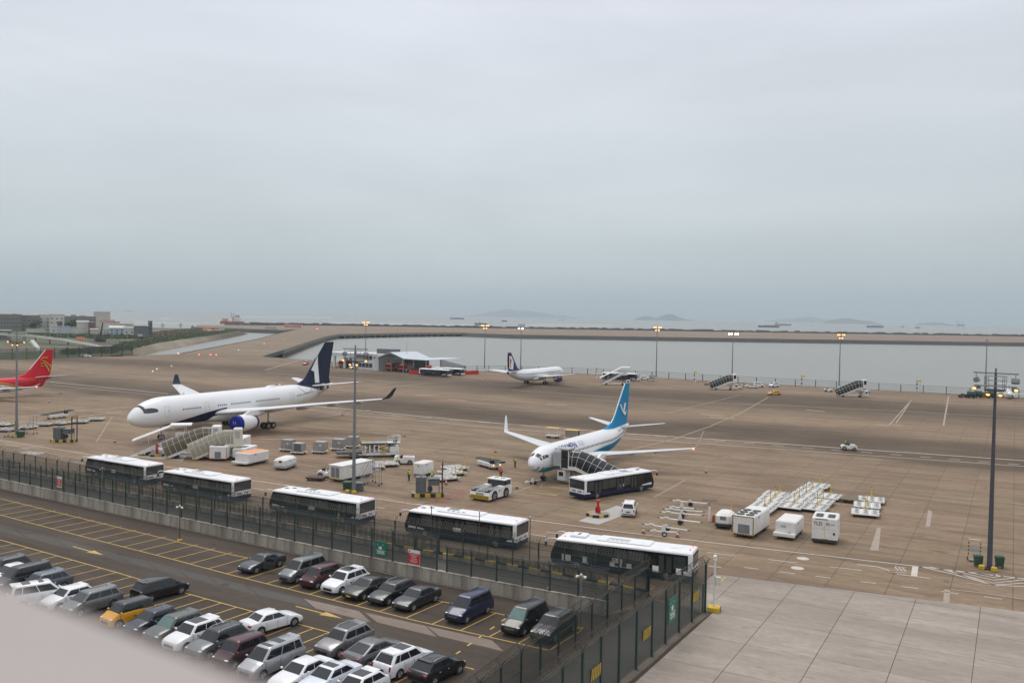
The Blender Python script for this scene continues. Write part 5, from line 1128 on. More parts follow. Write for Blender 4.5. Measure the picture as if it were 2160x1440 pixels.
stairs('dark glazed boarding stairs docked to the blue-tailed airliner', dr+prt*(2.1+6.3), 298.6, 2.7, 6.3, 'tube', tint='tint_black', truck=True, plat=2.1, head=False, rib='gse_white', Wd=1.9)
stairs('white open boarding stairs parked far off by the basin fence', G(1270, 811), 97, 4.2, 7.0, 'open', Wd=1.8)
stairs('far dark glazed stairs left of the two white vans', G(1500, 821), 93, 3.0, 6.2, 'tube', tint='tint_black', rib='gse_white', Wd=1.7)
stairs('far dark glazed stairs on the right beyond the taxi lines', G(1767, 836), 93, 3.2, 6.6, 'tube', tint='tint_black', rib='gse_white', Wd=1.7)
# ---- pallet dollies
def make_dolly(label):
    o = thing('pallet_dolly', label, 'dolly', group='white pallet dollies'); 
    MB().cbox(-1.7, 1.7, -1.62, 1.62, .34, .46, .03).build('deck', 'gse_white', o); rl = MB()
    for i in range(13):
        x = -1.55+i*.258
        for y0_, y1_ in ((-1.5, -.62), (-.45, .45), (.62, 1.5)): rl.cyl((x, y0_, .49), (x, y1_, .49), .055, .055, 5)
    rl.build('rollers', 'gse_white', o, kind='stuff'); gp = MB()
    for i in range(12):
        for y0_, y1_ in ((-1.5, -.62), (-.45, .45), (.62, 1.5)): gp.box(-1.55+i*.258+.03, -1.55+i*.258+.16, y0_+.09*((i*3) % 5), y0_+.09*((i*3) % 5)+.34, .54, .556)
    gp.build('painted_gap_shade', 'gse_dark', o, kind='stuff')  # dark plates laid level with the roller tops, painting in the shaded gaps
    for s in (-1, 1):
        MB().box(-1.7, 1.7, s*1.6-.05, s*1.6+.05, .46, .55).build('side_rail', 'gse_white', o)
        for i in range(3): MB().box(-1.2+i*1.1, -1.0+i*1.1, s*1.62-.05, s*1.62+.05, .552, .60).build('stop', 'gse_dark', o)
        for x in (-1.15, 1.15): small_wheel(o, x, s*1.25, .17)
    tb = MB().prism([(-.30, .4), (.30, .4), (.07, .8), (-.07, .8)], 1.74, 1.80, plane='yz').build('tow_bar', 'hazard_yellow', o); MB().cyl((1.77, 0, .75), (1.77, 0, 1.75), .055, .05, 6).build('tow_handle', 'hazard_yellow', tb); MB().cyl((1.77, 0, 1.72), (1.77, 0, 1.80), .06, .06, 6).build('tow_eye', 'gse_dark', tb)
    return o
DOL = [None]
def dolly(P, az, label):
    if DOL[0] is None: DOL[0] = make_dolly(label); return place(DOL[0], P, az, label, True)
    return place(DOL[0], P, az, label, False)
COLS = (('leftmost column of dollies', ((1645, 1043.5), (1634.7, 1054), (1625, 1065), (1613, 1074))), ('middle column of dollies', ((1729.6, 1025.5), (1714.6, 1035), (1700.8, 1045), (1686, 1055.5), (1674.6, 1067.4))), ('third column of dollies', ((1752, 1047.5), (1736, 1059), (1723.7, 1071))), ('separate stack of dollies on the right', ((1838, 1054), (1829, 1066), (1825, 1080.6))))
ORD = {3: ('far end', 'middle', 'near end'), 4: ('far end', 'second from the far end', 'third from the far end', 'near end'), 5: ('far end', 'second from the far end', 'middle', 'fourth from the far end', 'near end')}
for nm, bars in COLS:
    for k, b in zip(ORD[len(bars)], bars): dolly(G(*b)-dirv(30 if b[0] < 1800 else 22)*1.77, 30 if b[0] < 1800 else 22, f'white pallet dolly, {k} of the {nm}')
for i, (x, y, a) in enumerate(((9, 898, 100), (14, 909, 100), (54, 904, 104), (90, 897.5, 78), (127, 895, 104), (167, 892, 78), (201, 886.5, 78))):
    dolly(G(x, y), a, f'{("first", "second", "third", "fourth", "fifth", "sixth", "last")[i]} white pallet dolly from the left edge, near the left mast')
for x, y, a, lb in ((816, 982, 70, 'white dolly hitched behind the high loader'), (786, 988, 70, 'white dolly between generator cabin and high loader'), (939, 1012, 55, 'nearest white dolly behind the grey cabinet'), (953, 1001, 55, 'middle white dolly of the group behind the grey cabinet'), (960, 991, 55, 'farthest white dolly of the group behind the grey cabinet')): dolly(G(x, y), a, lb)
# ---- container dollies with containers
def container(P, az, label, blue=False):
    d = thing('container_dolly', 'low white dolly under the '+label, 'dolly', P, az, 'container dollies'); MB().cbox(-1.15, 1.15, -.95, .95, .30, .44, .04).build('deck', 'gse_white', d); MB().cyl((1.15, 0, .35), (2.0, 0, .28), .05, .05, 6).build('tow_bar', 'hazard_yellow', d)
    for s in (-1, 1):
        for x in (-.75, .75): small_wheel(d, x, s*.7, .17)
    c = thing('air_cargo_container', label, 'container', (P[0], P[1], .442), az, 'air cargo containers')
    poly = [(-.78, 0), (.78, 0), (1.18, .45), (1.18, 1.6), (-.78, 1.6)] if not blue else [(-.9, 0), (.9, 0), (.9, 1.45), (-.9, 1.45)]
    MB().prism(poly, -.76, .76).build('shell', 'alu', c); fr = MB()
    for s in (-1, 1):
        for a, b in zip(poly, poly[1:]+poly[:1]): fr.tube([(a[0], s*.765, a[1]), (b[0], s*.765, b[1])], .03, 4)
    fr.build('edge_frame', 'steel', c)
    for s in (-1, 1):
        MB().box(-.7 if not blue else -.45, .2 if not blue else .85, s*.77-.01, s*.77+.012, .12, 1.5 if not blue else 1.38).build('door_panel', 'cabinet_grey' if blue else 'alu', c); MB().box(.35, .7, s*.77-.008, s*.77+.01, .9, 1.15).build('label_plate', 'sign_white', c)
for x, y, a, lb, bl in ((606, 951, 110, 'leftmost silver cargo container', False), (630, 957, 108, 'cargo container with dark blue door', True), (674, 955.5, 108, 'silver cargo container right of the blue door one', False), (713, 949.5, 104, 'silver cargo container left of the lamp mast', False), (743, 944, 100, 'silver cargo container behind the lamp mast', False)): container(G(x, y), a, lb, bl)
# ---- boxy power and air units
def fans(o, pts, z, r):
    for x, y in pts:
        f = MB().cyl((x, y, z), (x, y, z+.06), r, r, 16).build('fan', 'gse_dark', o); MB().cyl((x, y, z+.06), (x, y, z+.075), r*.3, r*.3, 8).build('fan_hub', 'gse_grey', f)
def unit(name, label, A, B, C, Hh, kind, L=None):
    mid, az, L_, W_ = footprint(A, B, C); L_ = L or L_; o = thing(name, label, 'ground unit', mid, az, None); x0, x1, h = -L_/2, L_/2, W_/2
    zb = .32; b = MB().cbox(x0, x1, -h, h, zb, Hh, .12 if kind != 'round' else .3).build('housing', 'gse_white', o, 30)
    MB().box(x0+.1, x1-.1, -h+.08, h-.08, .22, zb+.05).build('chassis', 'gse_dark', o)
    for s in (-1, 1):
        for x in (x0+.25*L_, x1-.25*L_): small_wheel(o, x, s*(h-.15), .24, .18)
        for k in range(3): MB().box(x0+L_*(.1+.3*k), x0+L_*(.36+.3*k), s*h-.004, s*h+.010, zb+.2, Hh-.25).build('side_panel', 'gse_white', o)
        logo(o, (L_*.18, s*(h+.012), Hh-.35), (-s, 0, 0), .6)
    return o, L_, W_
o, L_, W_ = unit('air_conditioning_unit', 'large white air unit with six roof fans and striped front edge', (1543, 1131), (1590, 1136), (1624, 1113), 2.45, 'box')
MB().box(L_/2-.005, L_/2+.02, -.55, .75, .5, 1.5).build('front_grille', 'gse_grey', o); fans(o, [(L_/2-.8-1.25*i, s*.55) for i in range(3) for s in (-1, 1)], 2.45, .48); hz = [MB(), MB()]
for i in range(14):
    for s in (-1, 1): hz[i % 2].box(L_/2-.02, L_/2+.025, s*(W_/2-.05)-.05, s*(W_/2-.05)+.05, .35+i*.145, .35+(i+1)*.145)
    hz[i % 2].box(L_/2-.02, L_/2+.026, -W_/2+.1+i*(W_-.2)/14, -W_/2+.1+(i+1)*(W_-.2)/14, 2.32, 2.42); hz[i % 2].box(L_/2-.02, L_/2+.026, -W_/2+.1+i*(W_-.2)/14, -W_/2+.1+(i+1)*(W_-.2)/14, .33, .42)
hz[0].build('edge_stripe_yellow', 'kerb_yellow', o); hz[1].build('edge_stripe_black', 'kerb_black', o)
o, L_, W_ = unit('power_cart', 'plain white power cart with front drawbar tray', (1634, 1133), (1678, 1138), (1696, 1121), 1.95, 'box'); MB().cbox(L_/2-.05, L_/2+.75, -W_/2-.05, W_/2+.05, .35, .72, .03).build('drawbar_tray', 'gse_white', o); MB().box(L_/2-.01, L_/2+.012, -.5, .1, 1.2, 1.5).build('vent', 'hood_grey', o); MB().tube([(L_/2+.3, .4, .8), (L_/2+.5, .5, .85), (L_/2+.35, .65, .8)], .04, 5).build('cable', 'rubber', o)
o, L_, W_ = unit('air_start_unit', 'tall white unit lettered TLD with four roof fans', (1712, 1148), (1764, 1149), (1770, 1131), 2.85, 'box', 3.4); fans(o, [(L_/2-.7-.95*i, s*.62) for i in range(2) for s in (-1, 1)], 2.85, .42)
text_part('TLD', .52, 'gse_dark', o, basis((L_/2+.006, -.72, 2.15), (0, 1, 0), (0, 0, 1))); logo(o, (L_/2+.006, .55, 2.15), (0, 1, 0), .8); MB().box(L_/2-.01, L_/2+.014, .85, 1.1, 1.05, 1.3).build('control_box', 'gse_dark', o)
MB().box(L_/2-.3, L_/2+.03, -W_/2+.03, W_/2-.03, .2, .5).build('bumper', 'gse_dark', o); MB().box(L_/2-.01, L_/2+.04, -.3, .3, .5, .6).build('tow_plate', 'kerb_yellow', o); MB().box(L_/2-.008, L_/2+.006, -.01, .01, .7, 2.3).build('panel_gap', 'gse_grey', o); MB().box(L_/2-.008, L_/2+.006, -W_/2+.1, W_/2-.1, 1.6, 1.615).build('panel_gap', 'gse_grey', o); MB().box(L_/2-.05, L_/2+.02, -1.0, .3, 2.62, 2.74).build('air_slot', 'gse_grey', o)
o, L_, W_ = unit('ground_power_unit', 'small rounded white power unit beside the tow bars', (1506, 1114), (1538, 1119), (1551, 1104), 1.75, 'round', 3.0); MB().box(L_/2-.02, L_/2+.012, -.3, .4, 1.0, 1.45).build('control_panel', 'gse_grey', o); MB().box(L_/2-.1, L_/2+.2, -W_/2+.05, W_/2-.05, .3, .5).build('front_bumper', 'gse_dark', o); MB().cyl((-L_/2+.3, .5, 1.7), (-L_/2+.3, .5, 2.5), .03, .03, 5).build('flag_pole', 'hazard_yellow', o)
o, L_, W_ = unit('air_conditioning_unit', 'nearer white air unit next to the tunnel stairs', (447, 970), (471.5, 974), (497, 961), 2.4, 'box'); MB().box(L_/2-.005, L_/2+.02, -.5, .5, .5, 1.5).build('front_grille', 'gse_grey', o); fans(o, [(L_/2-.7-1.2*i, s*.45) for i in range(3) for s in (-1, 1)], 2.4, .42)
for s in (-1, 1): MB().box(L_/2-.02, L_/2+.02, s*(W_/2-.04)-.035, s*(W_/2-.04)+.035, .4, 2.3).build('edge_stripe', 'sign_red', o)
o, L_, W_ = unit('air_conditioning_unit', 'white air unit standing behind the nearer one', (481, 954), (504, 957), (525, 946), 2.4, 'box'); fans(o, [(L_/2-.7-1.2*i, s*.45) for i in range(2) for s in (-1, 1)], 2.4, .42)
o, L_, W_ = unit('ground_power_unit', 'white power unit with black roof vent behind the orange topped one', (492, 969), (512, 971.5), (541, 962), 1.9, 'box'); MB().box(-.4, .8, -.5, .5, 1.9, 1.94).build('roof_vent', 'gse_dark', o)
o, L_, W_ = unit('ground_power_unit', 'white power trailer with orange top', (497, 979), (524, 983), (566, 974), 1.95, 'box'); MB().box(-L_/2+.3, L_/2-.35, -W_/2+.15, W_/2-.15, 1.95, 1.975).build('orange_cover', 'orange_tarp', o); MB().cbox(L_/2-.05, L_/2+.8, -W_/2, W_/2, .35, .62, .03).build('drawbar_tray', 'gse_white', o); MB().box(-L_/2-.12, -L_/2-.06, -.6, .6, .5, 2.0).build('ladder', 'hazard_yellow', o)
o, L_, W_ = unit('ground_power_unit', 'small rounded white unit with grey skirt on open apron', (579, 990), (600, 993), (624, 984), 1.75, 'round'); MB().cbox(-L_/2-.06, L_/2+.06, -W_/2-.05, W_/2+.05, .3, .75, .08).build('skirt', 'hood_grey', o); MB().box(L_/2-.02, L_/2+.012, -.1, .35, 1.15, 1.5).build('control_panel', 'gse_dark', o)
o, L_, W_ = unit('generator_cabin', 'long white generator cabin behind the central lamp mast', (695.5, 1013), (718.5, 1018), (786, 1003), 2.3, 'box')
for y in (-.42, .42): MB().box(L_/2-.005, L_/2+.03, y-.36, y+.36, .6, 2.05).build('cabin_door', 'gse_grey', o)
for i in range(12): MB().prism([(-W_/2+.05+i*(W_-.1)/12, .34), (-W_/2+.05+(i+.5)*(W_-.1)/12, .34), (-W_/2+.05+(i+1)*(W_-.1)/12, .52), (-W_/2+.05+(i+.5)*(W_-.1)/12, .52)], L_/2-.01, L_/2+.022, plane='yz').build('hazard_stripe', 'kerb_yellow', o)
MB().box(L_/2-3.4, L_/2-1.9, -W_/2-.02, -W_/2+.02, .9, 1.95).build('side_louvre', 'gse_dark', o); MB().box(-L_/2-.05, L_/2+.08, -W_/2-.06, W_/2+.06, 2.3, 2.36).build('roof', 'gse_white', o)
o, L_, W_ = unit('baggage_trailer', 'white box trailer with open curtain side by the grey cabinet', (872, 1004), (892, 1007), (914, 1000), 2.1, 'box'); MB().box(-L_/2+.2, L_/2-.1, -W_/2-.03, -W_/2+.01, .5, 1.85).build('side_curtain', 'tint_beige', o); MB().box(L_/2-.01, L_/2+.012, -.12, .12, 1.5, 1.75).build('emblem', 'gse_grey', o)
# ---- belt loaders
def belt_loader(label, w0, w1, flip=False):
    a, b = G(*w0), G(*w1); az = az_of(a, b); left = dirv(az-90); P = (a+b)/2+left*.75; o = thing('belt_loader', label, 'belt loader', P, az, 'belt loaders')
    MB().cbox(-2.3, 2.4, -.85, .85, .35, .95, .06).build('body', 'gse_white', o, 30)
    for s in (-1, 1):
        for x in (-1.4, 1.4): wheel(o, x, s*.72, .36, .22, s)
    MB().prism([(-3.7, .95), (-3.6, 1.15), (3.6, 1.6), (4.1, 1.45), (3.7, 1.25), (0, 1.02)], -.45, .45).build('conveyor', 'gse_grey', o); MB().prism([(-3.6, 1.155), (-3.6, 1.19), (3.6, 1.64), (3.6, 1.605)], -.36, .36).build('belt', 'rubber', o); MB().cyl((4.0, -.5, 1.42), (4.0, .5, 1.42), .14, .14, 10).build('end_roller', 'rubber', o)
    r_ = MB()
    for x in (-1.5, -.5, .5, 1.5): r_.cyl((x, .48, 1.3+x*.06), (x, .48, 2.15+x*.06), .03, .03, 5)
    r_.tube([(-2.6, .48, 2.05), (2.4, .48, 2.3)], .03, 5); r_.tube([(-2.6, .48, 1.7), (2.0, .48, 1.9)], .025, 5); r_.build('handrail', 'hazard_yellow', o); MB().prism([(1.9, 1.5), (2.5, 1.9), (2.8, 1.6), (2.3, 1.35)], .4, .5).build('guard', 'hazard_yellow', o)
    MB().cbox(1.5, 2.3, -.85, -.4, .95, 1.55, .06).build('driver_seat', 'black_trim', o)
    return o
belt_loader('belt loader with yellow rails behind the left cabinet', (111, 884), (137.4, 881)); belt_loader('belt loader with lit lamps beside the hi-vis workers', (1011, 983), (1034.5, 990))
for s in (-1, 1): MB().ellipsoid((2.42, s*.6, .75), .05, .1, .1, 8, 6).build('lamp', 'lamp_orange', bpy.data.objects['belt_loader.001'])
# ---- pushback tractor
mid, az, L_, W_ = footprint((989, 1054), (1033, 1059), (1081, 1044)); o = thing('pushback_tractor', 'low white pushback tractor with striped nose and grey deck', 'tractor', mid, az); x0, x1, h = -L_/2, L_/2, W_/2
for s in (-1, 1):
    MB().prism([(x0, .45), (x0, 1.45), (x0+.5, 1.62), (x1-1.2, 1.5), (x1-.25, 1.25), (x1, .8), (x1, .3), (x0+.4, .3)], s*h*.42, s*h).build('side_body', 'gse_white', o, 30)
    MB().box(x0+1.9, x1-.35, s*h*.46 if s > 0 else s*h*.96, s*h*.96 if s > 0 else s*h*.46, 1.50, 1.56).build('deck_plate', 'gse_grey', o); MB().box(x1-.5, x1-.18, s*h*.70-.36, s*h*.70+.36, 1.20, 1.36).build('nose_vent', 'gse_dark', o)
    for x in (x0+1.5, x1-1.35):
        MB().cyl((x, s*(h-.2), .62), (x, s*(h+.012), .62), .72, .72, 18).build('wheel_arch', 'gse_dark', o); wheel(o, x, s*(h-.2), .6, .46, s)
MB().box(x0+.3, x1-.15, -h*.43, h*.43, .35, 1.1).build('centre_deck', 'hood_grey', o)
for i in range(5): MB().box(x0+2.2+.6*i, x0+2.6+.6*i, -h*.4, h*.4, 1.1, 1.14+.02*i).build('deck_step', 'gse_grey', o)
MB().box(x1-.03, x1+.05, -h+.03, h-.03, .28, .8).build('nose_plate', 'hazard_yellow', o)
for i in range(13): x = -h+.08+i*(2*h-.2)/13; MB().prism([(x, .3), (x+.09, .3), (x+.24, .78), (x+.15, .78)], x1+.05, x1+.062, plane='yz').build('nose_stripe', 'kerb_black', o)
cb = MB().loft([rrect(x0+.05, x0+1.75, -h+.12, h-.12, .12, 1.45), rrect(x0+.1, x0+1.6, -h+.18, h-.18, .12, 2.2)]).build('cab', 'glass_dark', o, 40); MB().cbox(x0-.05, x0+1.75, -h+.08, h-.08, 2.2, 2.34, .05).build('cab_roof', 'gse_white', cb)
for s in (-1, 1):
    MB().cbox(x0+.0, x0+.15, s*(h-.2)-.05, s*(h-.2)+.05, 1.4, 2.2, .02).build('cab_post', 'gse_white', cb); MB().box(x0+.5, x0+.9, s*.5-.3, s*.5+.3, 2.341, 2.36).build('roof_bar', 'gse_dark', cb); MB().cbox(x0+.2, x0+1.4, s*(h-.13)-.02, s*(h-.13)+.02, .75, 2.15, .02).build('cab_door', 'glass_grey', cb)
logo(o, (.2, -h-.01, 1.15), (1, 0, 0), .6); logo(o, (.2, h+.01, 1.15), (-1, 0, 0), .6)
# ---- tugs
def tug(label, P, az, col='gse_white', big=False):
    o = thing('baggage_tug', label, 'tug', P, az, 'small towing tugs')
    MB().prism([(-1.4, .35), (-1.4, .85), (-1.0, 1.0), (-.35, 1.0), (-.25, .7), (.25, .7), (.35, 1.12), (1.1, 1.05), (1.45, .85), (1.45, .35)], -.68, .68).build('body', col, o, 25)
    for s in (-1, 1):
        for x, r in ((-.85, .36), (.95, .30)):
            MB().cyl((x, s*.60, r), (x, s*.692, r), r*1.15, r*1.15, 14).build('wheel_arch', 'gse_dark', o); wheel(o, x, s*.62, r, .22, s)
        MB().ellipsoid((1.44, s*.45, .78), .05, .1, .1, 8, 6).build('head_light', 'head_lamp', o)
    MB().cbox(-.75, -.3, -.3, .3, .75, 1.35, .05).build('seat', 'black_trim', o); MB().cyl((.35, .0, 1.05), (.12, .0, 1.28), .025, .025, 6).build('steering_column', 'black_trim', o); MB().cyl((.11, 0, 1.27), (.08, 0, 1.30), .18, .18, 12).build('steering_wheel', 'black_trim', o); MB().box(-1.55, -1.4, -.25, .25, .4, .6).build('tow_hook', 'gse_dark', o)
    return o
def boxtug(label, P, az):
    o = thing('electric_tug', label, 'tug', P, az, 'small towing tugs'); MB().prism([(-1.6, .3), (-1.6, 1.15), (-1.5, 1.25), (.2, 1.25), (.35, 1.0), (.7, 1.0), (.8, 1.35), (1.5, 1.3), (1.6, 1.15), (1.6, .3)], -.8, .8).build('body', 'gse_white', o, 25)
    for s in (-1, 1):
        for x in (-.95, 1.0): MB().cyl((x, s*.72, .36), (x, s*.812, .36), .42, .42, 14).build('wheel_arch', 'gse_dark', o); wheel(o, x, s*.74, .36, .22, s)
        MB().box(-1.3, -.1, s*.8-.01, s*.8+.012, .7, 1.1).build('side_hatch', 'gse_white', o)
    MB().cbox(.25, .65, -.6, .6, .95, 1.45, .06).build('seat', 'black_trim', o); MB().cyl((.9, .3, 1.3), (.75, .3, 1.6), .03, .03, 6).build('steering_column', 'black_trim', o)
    for i in range(3): MB().box(-1.3+.5*i, -.95+.5*i, -.5, .5, 1.25, 1.27).build('battery_lid', 'hood_grey', o)
    return o
boxtug('white electric tug right of the high loader', G(853, 978), 268)
tug('white tug with driver crossing the open apron', G(1790, 949), 102)
tug('white tug far off, left of the right-hand glazed stairs', G(1747, 826), 100); tug('white tug by the far dark stairs, left of the vans', G(1572, 817), 100); tug('white tug behind the right-hand glazed stairs', G(1826, 828), 95)
# ---- high loader
P = G(800, 962); o = thing('high_loader', 'cargo high loader with white pillars and yellow railings', 'loader', P, 75)
MB().box(-3.6, 3.2, -1.3, 1.3, .45, .8).build('chassis', 'gse_white', o); MB().box(-7.2, -3.0, -1.35, 1.35, .7, .95).build('loading_bridge', 'gse_dark', o); MB().box(-3.2, 2.8, -1.4, 1.4, 2.15, 2.4).build('upper_deck', 'gse_dark', o); MB().box(-3.0, 2.6, -1.2, 1.2, 2.4, 2.43).build('roller_bed', 'steel', o)
for s in (-1, 1):
    for i in range(4): MB().box(-2.6+i*.75, -2.4+i*.75, s*1.3-.08, s*1.3+.08, .8, 2.15).build('pillar', 'gse_white', o)
    MB().cyl((-2.6, s*1.1, .8), (1.8, s*1.1, 2.1), .09, .09, 6).build('scissor_arm', 'gse_dark', o); MB().cyl((1.8, s*1.1, .8), (-2.6, s*1.1, 2.1), .09, .09, 6).build('scissor_arm', 'gse_dark', o)
    for x in (-2.8, 2.4): MB().cyl((x, s*1.1-.15, .42), (x, s*1.1+.15, .42), .42, .42, 14).build('wheel', 'rubber', o)
    r_ = MB(); r_.tube([(-3.2, s*1.38, 2.9), (-1.0, s*1.38, 2.9)], .04, 5)
    for x in (-3.2, -2.1, -1.0): r_.cyl((x, s*1.38, 2.4), (x, s*1.38, 2.9), .04, .04, 5)
    r_.build('deck_rail', 'hazard_yellow', o)
for i in range(7): MB().box(.2, .9, -1.46, -1.40, .7+.22*i, .76+.22*i).build('ladder_rung', 'hazard_yellow', o)
for x in (.18, .88): MB().box(x, x+.06, -1.48, -1.38, .6, 2.5).build('ladder_stile', 'hazard_yellow', o)
MB().box(1.2, 3.4, -1.45, .2, 2.4, 2.5).build('cab_platform', 'gse_white', o); r_ = MB()
for x, y in ((1.25, -1.4), (2.3, -1.4), (3.35, -1.4), (3.35, -.6), (3.35, .15), (2.3, .15)): r_.cyl((x, y, 2.5), (x, y, 3.6), .04, .04, 5)
for z in (3.05, 3.6): r_.tube([(1.25, -1.4, z), (3.35, -1.4, z), (3.35, .15, z), (2.3, .15, z)], .04, 5)
r_.build('cab_rail', 'gse_white', o); MB().cbox(2.2, 2.9, -1.0, -.4, 2.5, 3.3, .05).build('control_desk', 'gse_grey', o); MB().cbox(1.6, 3.2, -1.35, 1.35, .8, 1.8, .08).build('engine_box', 'gse_white', o)
# ---- baggage carts with yellow roofs
def bag_cart(P, az, label, curtain):
    o = thing('baggage_cart', label, 'cart', P, az, 'roofed baggage carts'); MB().box(-1.35, 1.35, -.75, .75, .4, .55).build('deck', 'gse_white', o); MB().cbox(-1.45, 1.45, -.82, .82, 1.95, 2.05, .03).build('roof', 'cart_roof', o)
    for s in (-1, 1):
        for x in (-1.3, 1.3): MB().cyl((x, s*.7, .55), (x, s*.7, 1.95), .04, .04, 6).build('post', 'gse_white', o)
        for x in (-.9, .9): small_wheel(o, x, s*.6, .2)
        if curtain: MB().box(-1.3, 1.3, s*.7-.01, s*.7+.01, .6, 1.9).build('curtain', 'tint_beige', o)
    MB().cyl((1.35, 0, .4), (2.1, 0, .3), .04, .04, 6).build('tow_bar', 'gse_dark', o)
bag_cart(G(1166, 923), 116, 'open baggage cart with yellow roof behind the blue-tailed airliner', False); bag_cart(G(1207, 928), 116, 'curtained baggage cart with yellow roof, half behind the airliner', True)
# ---- tow bars
def tow_bar(a, b, label, white_wheel=False, tall=False):
    A, B = G(*a, .45), G(*b, .45); az = az_of(A, B); Lb = (B-A).length; mid = (A+B)/2; mid.z = 0; o = thing('tow_bar', label, 'tow bar', mid, az, 'aircraft tow bars')
    MB().cyl((-Lb/2, 0, .48), (Lb/2, 0, .45), .09, .09, 8).build('tube', 'gse_white', o); MB().cyl((-Lb/2-.35, 0, .48), (-Lb/2, 0, .48), .04, .05, 6).build('head', 'gse_dark', o); MB().cyl((Lb/2, 0, .45), (Lb/2+.3, 0, .45), .05, .05, 6).build('eye', 'gse_dark', o)
    for s in (-1, 1):
        w_ = MB().cyl((.1, s*.42-.08, .27), (.1, s*.42+.08, .27), .27, .27, 14).build('wheel', 'rubber', o)
        if white_wheel: MB().cyl((.1, s*.42-.085, .27), (.1, s*.42+.085, .27), .14, .14, 12).build('hub', 'gse_white', w_)
    MB().box(.05, .15, -.42, .42, .22, .34).build('axle', 'gse_white', o); MB().prism([(-.3, .5), (.3, .5), (.1, .5+(.75 if tall else .35)), (-.05, .5+(.75 if tall else .35))], -.06, .06).build('jack', 'gse_white', o); MB().box(-Lb*.4, -Lb*.28, -.12, .12, .52, .66).build('shear_box', 'gse_white', o)
for a, b, lb, ww, tl in (((1419, 1056), (1492, 1062), 'farthest tow bar, ending at the white post', False, False), ((1412, 1069.5), (1464, 1072), 'pale green tipped tow bar, second from the far end', False, True), ((1402, 1073.5), (1482, 1079), 'third tow bar from the far end with white hub wheels', True, False), ((1396, 1080), (1480, 1086.5), 'middle tow bar with black wheels', False, False), ((1392, 1092), (1477, 1101.5), 'long tow bar just in front of the middle one', False, True), ((1360, 1106), (1450, 1118), 'tow bar behind the nearest one, between two cones', False, False), ((1371, 1119.5), (1428, 1122.5), 'nearest tow bar with white hub wheels between two cones', True, True), ((1106, 1018), (1141, 1011), 'tow bar coupled to the nose wheel of the airliner', False, False)): tow_bar(a, b, lb, ww, tl)
# ---- plinths, cabinets, hydrants, posts
def checker_plinth(o, L_, W_, h_=.5, chamfer=.35):
    mb = MB(); pts = [(-L_/2+chamfer, -W_/2), (L_/2-chamfer, -W_/2), (L_/2, -W_/2+chamfer), (L_/2, W_/2-chamfer), (L_/2-chamfer, W_/2), (-L_/2+chamfer, W_/2), (-L_/2, W_/2-chamfer), (-L_/2, -W_/2+chamfer)]
    mb.prism(pts, 0, h_-.004, plane='xy'); mb.build('plinth', 'wall_concrete', o); k = 0
    for a, b in zip(pts, pts[1:]+pts[:1]):
        a, b = Vector((*a, 0)), Vector((*b, 0)); d = b-a; n_ = max(1, round(d.length/.7)); nn = Vector((d.y, -d.x, 0)).normalized()
        for i in range(n_):
            p, q = a+d*(i/n_), a+d*((i+1)/n_); MB().loft([[p, q, q+nn*.03, p+nn*.03], [v+Vector((0, 0, h_)) for v in (p, q, q+nn*.03, p+nn*.03)]]).build('painted_block', ('kerb_yellow', 'kerb_black')[k % 2], o); k += 1
def cabinet(P, az, label, sc=1.):
    o = thing('power_cabinet', label, 'cabinet', P, az, 'grey power cabinets on striped plinths'); checker_plinth(o, 4.2, 2.2)
    MB().cbox(-1.6, -.2, -.8, .8, .5, 2.6, .03).build('cabinet', 'cabinet_grey', o); MB().box(-1.0, -.8, -.3, .3, 2.6, 2.72).build('vent_cap', 'cabinet_grey', o)
    for z in (1.0, 1.7, 2.2): MB().box(-.95, -.85, -.82, -.79, z, z+.1).build('lock', 'steel', o)
    MB().cbox(.1, 1.5, -.7, .7, 1.5, 2.3, .06).build('cable_winch', 'cabinet_grey', o); MB().cbox(.0, 1.6, -.8, .8, 2.3, 2.4, .02).build('canopy', 'cabinet_grey', o); MB().cyl((.3, -.4, .95), (.3, .4, .95), .35, .35, 14).build('cable_drum', 'gse_dark', o)
    for x in (.1, 1.5):
        for y in (-.7, .7): MB().box(x-.04, x+.04, y-.04, y+.04, .5, 2.3).build('leg', 'cabinet_grey', o)
    for y in (-.9, .9): MB().box(1.85, 2.0, y-.08, y+.08, 0, 4.7).build('gate_post', 'rust', o)
    MB().box(1.85, 2.0, -.9, .9, 4.3, 4.7).build('gate_beam', 'rust', o); MB().box(1.84, 2.01, -.75, .75, 4.36, 4.64).build('gate_board', 'orange_tarp', o)
cabinet(G(135, 931), 92, 'grey power cabinet left of the wide-body airliner'); cabinet(G(902, 1045), 84, 'grey power cabinet near the pushback tractor')
def hydrant(P, label, sc=1.):
    o = thing('fire_hydrant', label, 'hydrant', P, 60, 'red hydrants on striped plinths'); checker_plinth(o, 2.5*sc, 2.5*sc, .35, .6)
    MB().cyl((0,0,.35), (0,0,1.75), .16, .14, 10).build('standpipe', 'hydrant_red', o); MB().cyl((0,0,.95), (0,0,1.15), .26, .26, 10).build('flange', 'hydrant_red', o); MB().cyl((0,0,1.75), (0,0,1.95), .30, .26, 10).build('cap', 'hydrant_red', o)
    for s in (-1, 1): MB().cyl((0, 0, .9), (0, s*.42, .85), .11, .13, 8).build('outlet', 'hydrant_red', o); MB().box(-.15, .15, s*.3-.05, s*.3+.05, .35, .9).build('bracket', 'hydrant_red', o)
hydrant(G(1261, 1087), 'red hydrant on a striped plinth left of the white van'); hydrant(G(331, 961), 'red hydrant on a striped plinth among the boarding stairs', .9)
